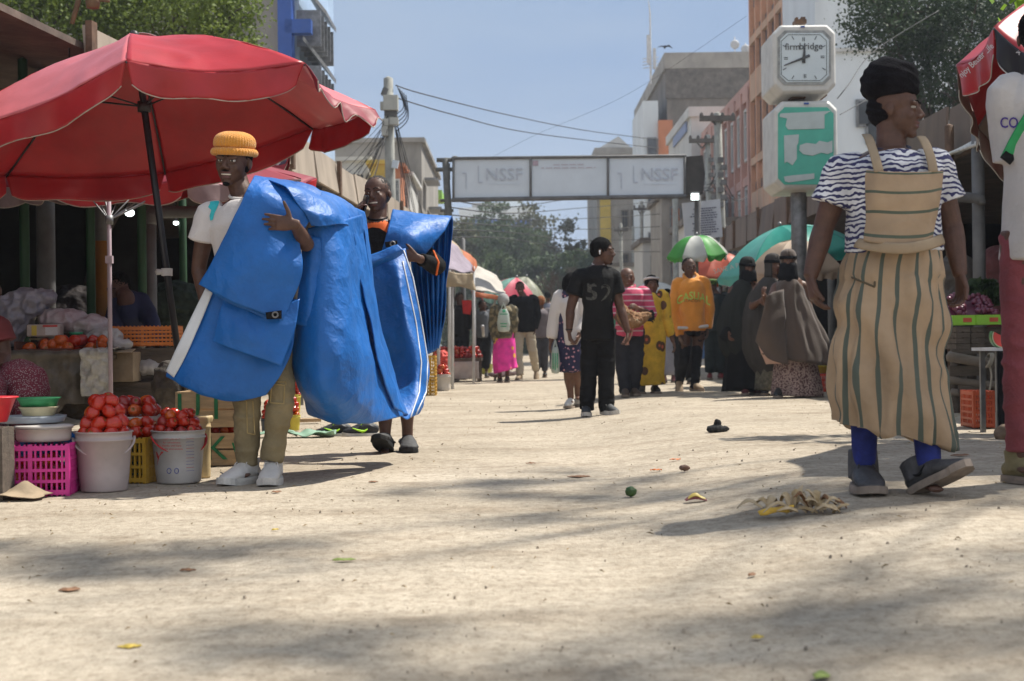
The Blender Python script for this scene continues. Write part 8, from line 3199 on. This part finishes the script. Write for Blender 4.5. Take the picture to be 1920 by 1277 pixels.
mk('hanging_cloth', sheet(PX([[(866, 563, 25.2), (884, 563, 25.2)], [(867, 575, 25.2), (884, 577, 25.2)], [(868, 588, 25.2), (882, 590, 25.2)]]), (4, 5), wr=.02, th=.01), mat('cloth_red', (.55, .03, .03), .8), label='red cloth hanging in the shade of the left awnings', cat='cloth')
lump('sack', [(935, 702, 25.5, (.20, .15, .05)), (955, 700, 25.6, (.14, .12, .04))], mat('sack_pale_pink', (.55, .40, .36), .8, ns=5, na=.15), 'flat pale pink sack on the ground by the pink flowered skirt', seed=10, cat='sack')

# ------------------------------------------------------------------ right side stalls
ONI = mat('onion_purple', (.14, .025, .05), .35, ns=9, na=.35, spec=.5)
g = Geo().lathe((0, 0, 0), [(.001, -.46), (.25, -.42), (.46, -.18), (.48, .05), (.36, .30), (.12, .42), (.05, .55), (.001, .56)], 12)
om = bpy.data.meshes.new('onion')
om.from_pydata([tuple(v) for v in g.v], [], g.f)
setup(om, [ONI])
Yo = 11.6
LIMEC = mat('carton_lime', (.24, .50, .04), .6, ns=5, na=.1)
tz = W(1835, 610, Yo).z
rd = random.Random(3)
for (a, b, w0, dy) in ((1788, 1830, 0, .03), (1832, 1885, 1, 0)):
    pa, pb_ = W(a, 604, Yo + dy), W(b, 604, Yo + dy)
    t = thing('carton', ((pa.x + pb_.x) / 2, Yo + .25, tz), ['small lime green open carton full of purple onions on the right stall', 'large lime green open carton full of purple onions on the right stall'][w0], 'carton')
    cx, ww = (pa.x + pb_.x) / 2, pb_.x - pa.x
    for (x, y, w_, d_) in ((cx, Yo + dy, ww, .008), (cx, Yo + .45 + dy, ww, .008), (pa.x, Yo + .225 + dy, .008, .44), (pb_.x, Yo + .225 + dy, .008, .44)):
        mk('side', Geo().box((x, y, tz + .045), (w_, d_, .08)), LIMEC, t, smooth=False)
    mk('red_print', Geo().box((cx + .02, Yo + dy - .006, tz + .045), (.07, .003, .035)), REDO, t, smooth=False)
    for i in range(38 if w0 else 26):
        u, v = rd.random(), rd.random()
        one(om, 'onion', Vector((pa.x + .03 + (ww - .06) * u, Yo + dy + .04 + .38 * v, tz + .08 + .17 * v + .02 * rd.random())), .052, 'purple onion %s of the %s lime green carton' % (('front' if v < .33 else 'middle' if v < .66 else 'back') + ' ' + ('left' if u < .33 else 'centre' if u < .66 else 'right'), ['small', 'large'][w0]), 'onion', 'onions in the %s lime carton' % (['small', 'large'][w0]), rd)
mk('onion_bed', Geo().add([(W(1790, 600, Yo).x, Yo + .05, tz + .05), (W(1884, 600, Yo).x, Yo + .05, tz + .05), (W(1884, 600, Yo).x, Yo + .44, tz + .22), (W(1790, 600, Yo).x, Yo + .44, tz + .22), (W(1790, 600, Yo).x, Yo + .05, tz + .01), (W(1884, 600, Yo).x, Yo + .05, tz + .01), (W(1884, 600, Yo).x, Yo + .44, tz + .01), (W(1790, 600, Yo).x, Yo + .44, tz + .01)],
                         [(0, 1, 2, 3), (7, 6, 5, 4), (0, 4, 5, 1), (1, 5, 6, 2), (2, 6, 7, 3), (3, 7, 4, 0)]), ONI, smooth=False, label='purple sloping bed under the heaped onions on the right stall', cat='display bed')
vs, fs = crown_geo([(W(1850, 548, Yo + .6), (.22, .10, .07)), (W(1880, 552, Yo + .6), (.15, .10, .06))], 900, .06, 4, aspect=3.5)
t = thing('leafy_greens', W(1850, 560, Yo + .6), 'bunches of dark leafy greens heaped behind the onions', 'greens')
fast_mesh('leaves', vs, fs, LD, t)
for i, (px0, px1, py0, py1, dy, lab) in enumerate(((1795, 1822, 612, 655, 0, 'narrow wooden crate under the small lime carton'), (1824, 1850, 612, 655, .02, 'middle wooden crate of the right stall under the onions'), (1852, 1890, 612, 655, .08, 'dark wooden crate at the right end under the onions'))):
    pa, pb_ = W(px0, py0, Yo), W(px1, py1, Yo)
    wbox(Vector(((pa.x + pb_.x) / 2, Yo + .2 + dy, pb_.z)), pb_.x - pa.x, .32, pa.z - pb_.z - .002, 0, lab, m=WOODD, slats=4)
t = thing('stall_frame', W(1840, 745, Yo), 'rough frame of logs and planks carrying the onion stall', 'stall')
for (a, b, py, r, Yd) in ((1778, 1862, (668, 682), .042, -.1), (1780, 1870, (712, 722), .032, .05), (1785, 1885, (735, 742), .03, .1)):
    mk('log', Geo().tube([W(a, py[0], Yo + Yd), W((a + b) / 2, sum(py) / 2 + 1, Yo + Yd), W(b, py[1], Yo + Yd)], [r, r * .95, r], n=12, sub=3), mat('log_grey', (.17, .14, .11), .9, ns=9, na=.3, bump=.5, bs=30, stretch=(.3, 1, 1)), t)
for (a, b, y0, y1) in ((1782, 1850, 686, 704), (1786, 1880, 655, 664), (1800, 1860, 722, 738)):
    pa, pb_ = W(a, y0, Yo + .02), W(b, y1, Yo + .02)
    mk('plank', Geo().box(((pa.x + pb_.x) / 2, Yo + .06, (pa.z + pb_.z) / 2), (pb_.x - pa.x, .04, pa.z - pb_.z)), WOODD, t, smooth=False)
for px in (1790, 1822, 1858, 1885):
    pa = W(px, 655, Yo + .2)
    mk('post', Geo().tube([(pa.x, pa.y, gz(pa.x, pa.y)), pa], .04, n=10), WOODD, t)
g = Geo()
c = W(1852, 676, Yo - .13)
for k in range(3):
    g.tube([c + Vector((.01 * k + .05 * math.cos(a) * .4, .06 * math.sin(a), .055 * math.cos(a))) for a in [2 * math.pi * j / 12 for j in range(13)]], .009, n=6, cap=False)
g.tube([c, c + Vector((.02, -.03, -.12)), c + Vector((0, -.02, -.26))], .009, n=6, sub=3)
mk('rope', g, mat('rope_grey', (.28, .25, .2), .95), t)
q = G(1846, 803)
REDC = mat('crate_red_orange', (.42, .08, .03), .5, ns=4, na=.2)
crate((q.x, q.y + .14, q.z), .145, .26, .255, .0, REDC, 'empty red orange plastic crate on the ground beside the man in maroon trousers', rows=5, cols=6)
t = thing('market_table', G(1885, 800), 'small black draped table with watermelon at the right edge', 'table')
pa = W(1863, 655, 8.9)
mk('tabletop', Geo().box((pa.x + .30, 9.1, pa.z), (.62, .40, .02)), mat('table_white', (.55, .55, .55), .5), t, smooth=False)
mk('drape', sheet([[Vector((pa.x + .02 + .12 * j, 8.89 + .01 * (j % 2), pa.z - .01 - (pa.z - .12) * i / 4)) for j in range(6)] for i in range(5)], (4, 4), wr=.01, th=.006), BLACKC, t)
for sx in (0, 1):
    for sy in (0, 1):
        mk('leg', Geo().box((pa.x + .04 + .5 * sx, 8.94 + .3 * sy, pa.z / 2 + .03), (.03, .03, pa.z - .08)), STEEL, t, smooth=False)
for i, (px, py, r, lab) in enumerate(((1868, 640, .075, 'cut watermelon wedge showing red flesh, nearest the red crate'), (1884, 628, .085, 'second cut watermelon wedge behind the first'))):
    c = W(px, py, 8.98 + .1 * i)
    c.z = pa.z + .012 + (.08 * i)
    if i == 1:
        c.x += .03
    t = thing('watermelon_slice', c, lab, 'watermelon')
    for nme, rad, mm, th in (('rind', r, mat('rind_green', (.06, .20, .05), .4, ns=12, na=.4), .045), ('white_rind', r * .93, mat('rind_pale', (.55, .60, .38), .5), .052), ('flesh', r * .85, mat('flesh_red', (.62, .05, .04), .4, ns=12, na=.15), .06)):
        g = Geo()
        k = 16
        ring = [Vector((rad * math.cos(math.pi * (1 - j / k) * 1.0), 0, rad * math.sin(math.pi * j / k) * -1 + r)) for j in range(k + 1)]
        R_m = Matrix.Rotation(.5, 3, 'Y')
        vs = [c + R_m @ (v + Vector((0, s * th / 2, 0))) for s in (-1, 1) for v in ring]
        n_ = k + 1
        g.add(vs, [tuple(range(n_)), tuple(reversed(range(n_, 2 * n_)))] + [(j + 1, j, j + n_, j + 1 + n_) for j in range(k)] + [(0, k, k + n_, n_)])
        mk(nme, g, mm, t, smooth=False)
lump('sack', [(1884, 812, 8.6, (.06, .08, .05)), (1880, 820, 8.6, (.05, .07, .035))], mat('sack_brown', (.16, .11, .07), .9, ns=9, na=.3), 'small brown sack on the ground under the draped table', seed=12, cat='sack')
q = G(1546, 735)
crate((q.x, q.y + .15, q.z), .20, .26, .22, 0, mat('crate_bright_red', (.62, .06, .03), .5), 'bright red plastic crate behind the skirt of the taupe caped woman', rows=3, cols=7)
mk('tub', Geo().lathe(Vector((q.x, q.y + .15, q.z + .222)), [(.001, 0), (.075, 0), (.09, .09), (.095, .09), (.085, .08), (.001, .03)], 24), PLY, label='yellow tub standing on the bright red crate', cat='tub')
lump('sack', [(1362, 665, 24, (.11, .12, .12)), (1358, 682, 23.9, (.13, .14, .11)), (1366, 690, 23.9, (.12, .12, .09))], mat('sack_ginger', (.30, .20, .12), .9, ns=14, na=.4, bump=.5), 'lumpy brown sack left of the fully veiled woman', seed=13, cat='sack')
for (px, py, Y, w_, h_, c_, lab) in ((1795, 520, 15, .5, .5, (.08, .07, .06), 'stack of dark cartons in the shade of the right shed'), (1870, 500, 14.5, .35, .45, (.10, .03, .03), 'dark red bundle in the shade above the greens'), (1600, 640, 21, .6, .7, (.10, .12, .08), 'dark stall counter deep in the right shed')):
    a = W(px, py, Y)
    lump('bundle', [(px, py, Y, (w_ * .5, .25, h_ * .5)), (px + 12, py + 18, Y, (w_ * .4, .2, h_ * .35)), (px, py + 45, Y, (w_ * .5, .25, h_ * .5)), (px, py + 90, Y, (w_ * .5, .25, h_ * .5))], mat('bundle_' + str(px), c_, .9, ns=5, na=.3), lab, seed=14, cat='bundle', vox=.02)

# ------------------------------------------------------------------ things lying on the street
HUSK = mat('husk_straw', (.46, .32, .15), .85, ns=16, na=.4, bump=.3, trans=.15, col2=(.58, .48, .34))
HUSKD = mat('husk_brown', (.20, .10, .045), .9, ns=14, na=.4)
YPE = mat('peel_yellow', (.62, .38, .04), .6, ns=12, na=.3)
q = G(1495, 968)
t = thing('corn_husks', q, 'heap of dried corn husks and yellow peel on the street in front of the woman', 'plant waste')
rd = random.Random(6)
for i in range(34):
    a = q + Vector((rd.gauss(.03, .07), rd.uniform(-.02, .10), .003 + rd.random() * .022))
    d = Vector((rd.uniform(-1, 1), rd.uniform(-.6, .4), rd.uniform(0, .7))).normalized()
    L = rd.uniform(.05, .12)
    s_ = d.cross(Vector((0, 0, 1))).normalized() * rd.uniform(.008, .022)
    p1 = a + d * L * .5 + Vector((0, 0, rd.uniform(.005, .03)))
    p2 = a + d * L + Vector((0, 0, -abs(d.z) * L * .8 * rd.random()))
    p2.z = max(p2.z, q.z + .004)
    u = Vector((0, 0, .008))
    rows = [[a - s_ * .3, a + u, a + s_ * .3], [p1 - s_, p1 + u * 1.5, p1 + s_], [p2 - s_ * .25, p2 + u * .3, p2 + s_ * .25]]
    mk('husk', sheet(rows, (4, 3), wr=.004, wsc=40, seed=i, th=.0015), HUSK if rd.random() > .25 else HUSKD, t)
for i in range(3):
    a = W(1424 + i * 4, 966 - i * 4, q.y)
    a.z = q.z + .012
    mk('yellow_peel', Geo().tube([a, a + Vector((.05, .01, .012)), a + Vector((.11, .0, .006 + .01 * i))], [(.012, .005), (.011, .005), (.006, .003)], n=8, sub=3), YPE, t)
ring_ = Geo()
c = W(1508, 945, q.y + .02)


def dropping(px, py, name, label, cat, m, r, seed=1, amp=.2, flat=1.0, parts=None):
    q = G(px, py)
    g = Geo()
    rd = random.Random(seed)
    g.ell((0, 0, 0), (r[0], r[1], r[2]), n=22)
    V = np.array([tuple(v) for v in g.v])
    n_ = V / np.linalg.norm(V, axis=1)[:, None]
    V = V + n_ * (min(r) * amp * vnoise(n_ * 3.0, seed))[:, None]
    V[:, 2] -= V[:, 2].min()
    g.v = [tuple(q + Vector(v)) for v in V]
    return mk(name, g, m, label=label, cat=cat)


dropping(1183, 932, 'avocado', 'dark green avocado lying alone in the middle of the street', 'avocado', mat('avocado_skin', (.045, .10, .02), .5, ns=20, na=.3, bump=.4, bs=120), (.026, .024, .023), 2, .1)
q = G(1305, 941)
t = thing('mango_peel', q, 'curled yellow and purple mango peel on the street right of the avocado', 'fruit peel')
mk('peel', sheet([[q + Vector((-.045 + .022 * j, -.02 + .02 * i, [.004, .016, .02, .012, .004][j] * (1.4 if i == 1 else .5) + .003)) for j in range(5)] for i in range(3)], (5, 5), th=.003), mat('peel_purple', (.18, .04, .04), .5), t)
mk('pulp', sheet([[q + Vector((-.035 + .018 * j, -.016 + .012 * i, [.010, .021, .024, .016, .010][j] * (1.5 if i == 1 else 1))) for j in range(5)] for i in range(3)], (4, 4), th=.003), mat('peel_pulp', (.55, .42, .10), .5), t)
dropping(1283, 884, 'stone', 'small brown stone on the street above the mango peel', 'stone', mat('stone_brown', (.18, .10, .07), .8, ns=14, na=.3), (.026, .018, .014), 3, .4)
for i, (px, py) in enumerate(((1230, 884), (1266, 864))):
    q = G(px, py)
    mk('orange_peel', sheet([[q + Vector((-.03 + .02 * j, -.012 + .012 * k_, .006 + .006 * ((j + k_) % 2))) for j in range(4)] for k_ in range(3)], (4, 4), th=.002, wr=.003, wsc=50), mat('peel_orange', (.60, .16, .03), .6), label=['strip of orange peel on the street left of the brown stone', 'farther strip of orange peel above the brown stone'][i], cat='fruit peel')
q = G(1343, 810)
t = thing('bundle_of_rags', q, 'small dark knotted rag on the street behind the veiled women shadow', 'rag')
g = Geo()
g.ell(q + Vector((0, 0, .02)), (.07, .05, .03), n=12).ell(q + Vector((.01, 0, .05)), (.025, .025, .04), n=10).ell(q + Vector((.05, 0, .02)), (.04, .03, .02), n=10)
blob('rag', g, mat('rag_dark', (.035, .035, .035), .9, ns=20, na=.4), t, .006, 2, folds(.006, (40, 40, 40), 2))
LEAF = [mat('fallen_leaf_green', (.22, .28, .06), .7, ns=20, na=.3), mat('fallen_leaf_yellow', (.50, .36, .06), .7, ns=20, na=.3), mat('fallen_leaf_brown', (.20, .10, .05), .8, ns=20, na=.3)]
for i, (px, py, L, mi, rot, lab) in enumerate(((645, 1052, .075, 0, .1, 'green pod lying on the street in the left foreground'), (243, 1216, .055, 1, .2, 'yellow crushed flower near the bottom left corner'), (518, 924, .05, 2, .4, 'brown scrap just right of the white sneakers'),
                                              (352, 1072, .05, 2, .3, 'reddish brown scrap left of the green pod'), (1540, 1270, .06, 0, 1.0, 'green leaf at the bottom edge right of centre'), (1420, 1198, .03, 1, .2, 'pale yellow petal in the right foreground'),
                                              (516, 995, .03, 1, .6, 'tiny yellow crumb above the green pod'), (1085, 895, .12, 2, .1, 'long dusty leaf left of the avocado'), (130, 1108, .06, 2, .2, 'dark leaf scrap in the left foreground'), (995, 870, .06, 2, .2, 'dry twig scrap in the middle of the street'),
                                              (1800, 855, .10, 2, .1, 'brown leaf behind the raised boot'), (700, 905, .05, 2, .4, 'dark crumb in the shadow of the tarpaulin'), (1410, 1080, .04, 2, .9, 'small curled leaf in the right foreground'))):
    q = G(px, py)
    Rz_ = Matrix.Rotation(rot, 3, 'Z')
    rows = [[q + Rz_ @ Vector((L * (j / 4 - .5), L * (.2 + .1 * (i % 3)) * k_ * (1 - abs(j / 4 - .5) * 1.7) + L * .1 * (j % 2) * (i % 2), .003 + .004 * (abs(j - 2) < 2) * (k_ == 0) + .003 * ((j + i) % 2) * (k_ + 1) / 2)) for j in range(5)] for k_ in (-1, 0, 1)]
    mk('fallen_leaf', sheet(rows, (4, 4), th=.002, wr=.002, wsc=60, seed=i), LEAF[mi], label=lab, cat='leaf')

# ------------------------------------------------------------------ street haze
g = Geo().box((0, 175, 29.4), (1420, 1370, 61.2))
hz = bpy.data.materials.new('haze')
hz.use_nodes = True
hn = hz.node_tree.nodes
hn.remove(hn['Principled BSDF'])
pv = hn.new('ShaderNodeVolumePrincipled')
pv.inputs['Color'].default_value = (.80, .88, 1.0, 1)
pv.inputs['Density'].default_value = 0.0009
pv.inputs['Anisotropy'].default_value = 0.3
hz.node_tree.links.new(pv.outputs[0], hn['Material Output'].inputs['Volume'])
HAZE = True
if HAZE:
    mk('haze', g, hz, smooth=False, kind='stuff', label='thin pale dust haze hanging over the far end of the street', cat='haze')

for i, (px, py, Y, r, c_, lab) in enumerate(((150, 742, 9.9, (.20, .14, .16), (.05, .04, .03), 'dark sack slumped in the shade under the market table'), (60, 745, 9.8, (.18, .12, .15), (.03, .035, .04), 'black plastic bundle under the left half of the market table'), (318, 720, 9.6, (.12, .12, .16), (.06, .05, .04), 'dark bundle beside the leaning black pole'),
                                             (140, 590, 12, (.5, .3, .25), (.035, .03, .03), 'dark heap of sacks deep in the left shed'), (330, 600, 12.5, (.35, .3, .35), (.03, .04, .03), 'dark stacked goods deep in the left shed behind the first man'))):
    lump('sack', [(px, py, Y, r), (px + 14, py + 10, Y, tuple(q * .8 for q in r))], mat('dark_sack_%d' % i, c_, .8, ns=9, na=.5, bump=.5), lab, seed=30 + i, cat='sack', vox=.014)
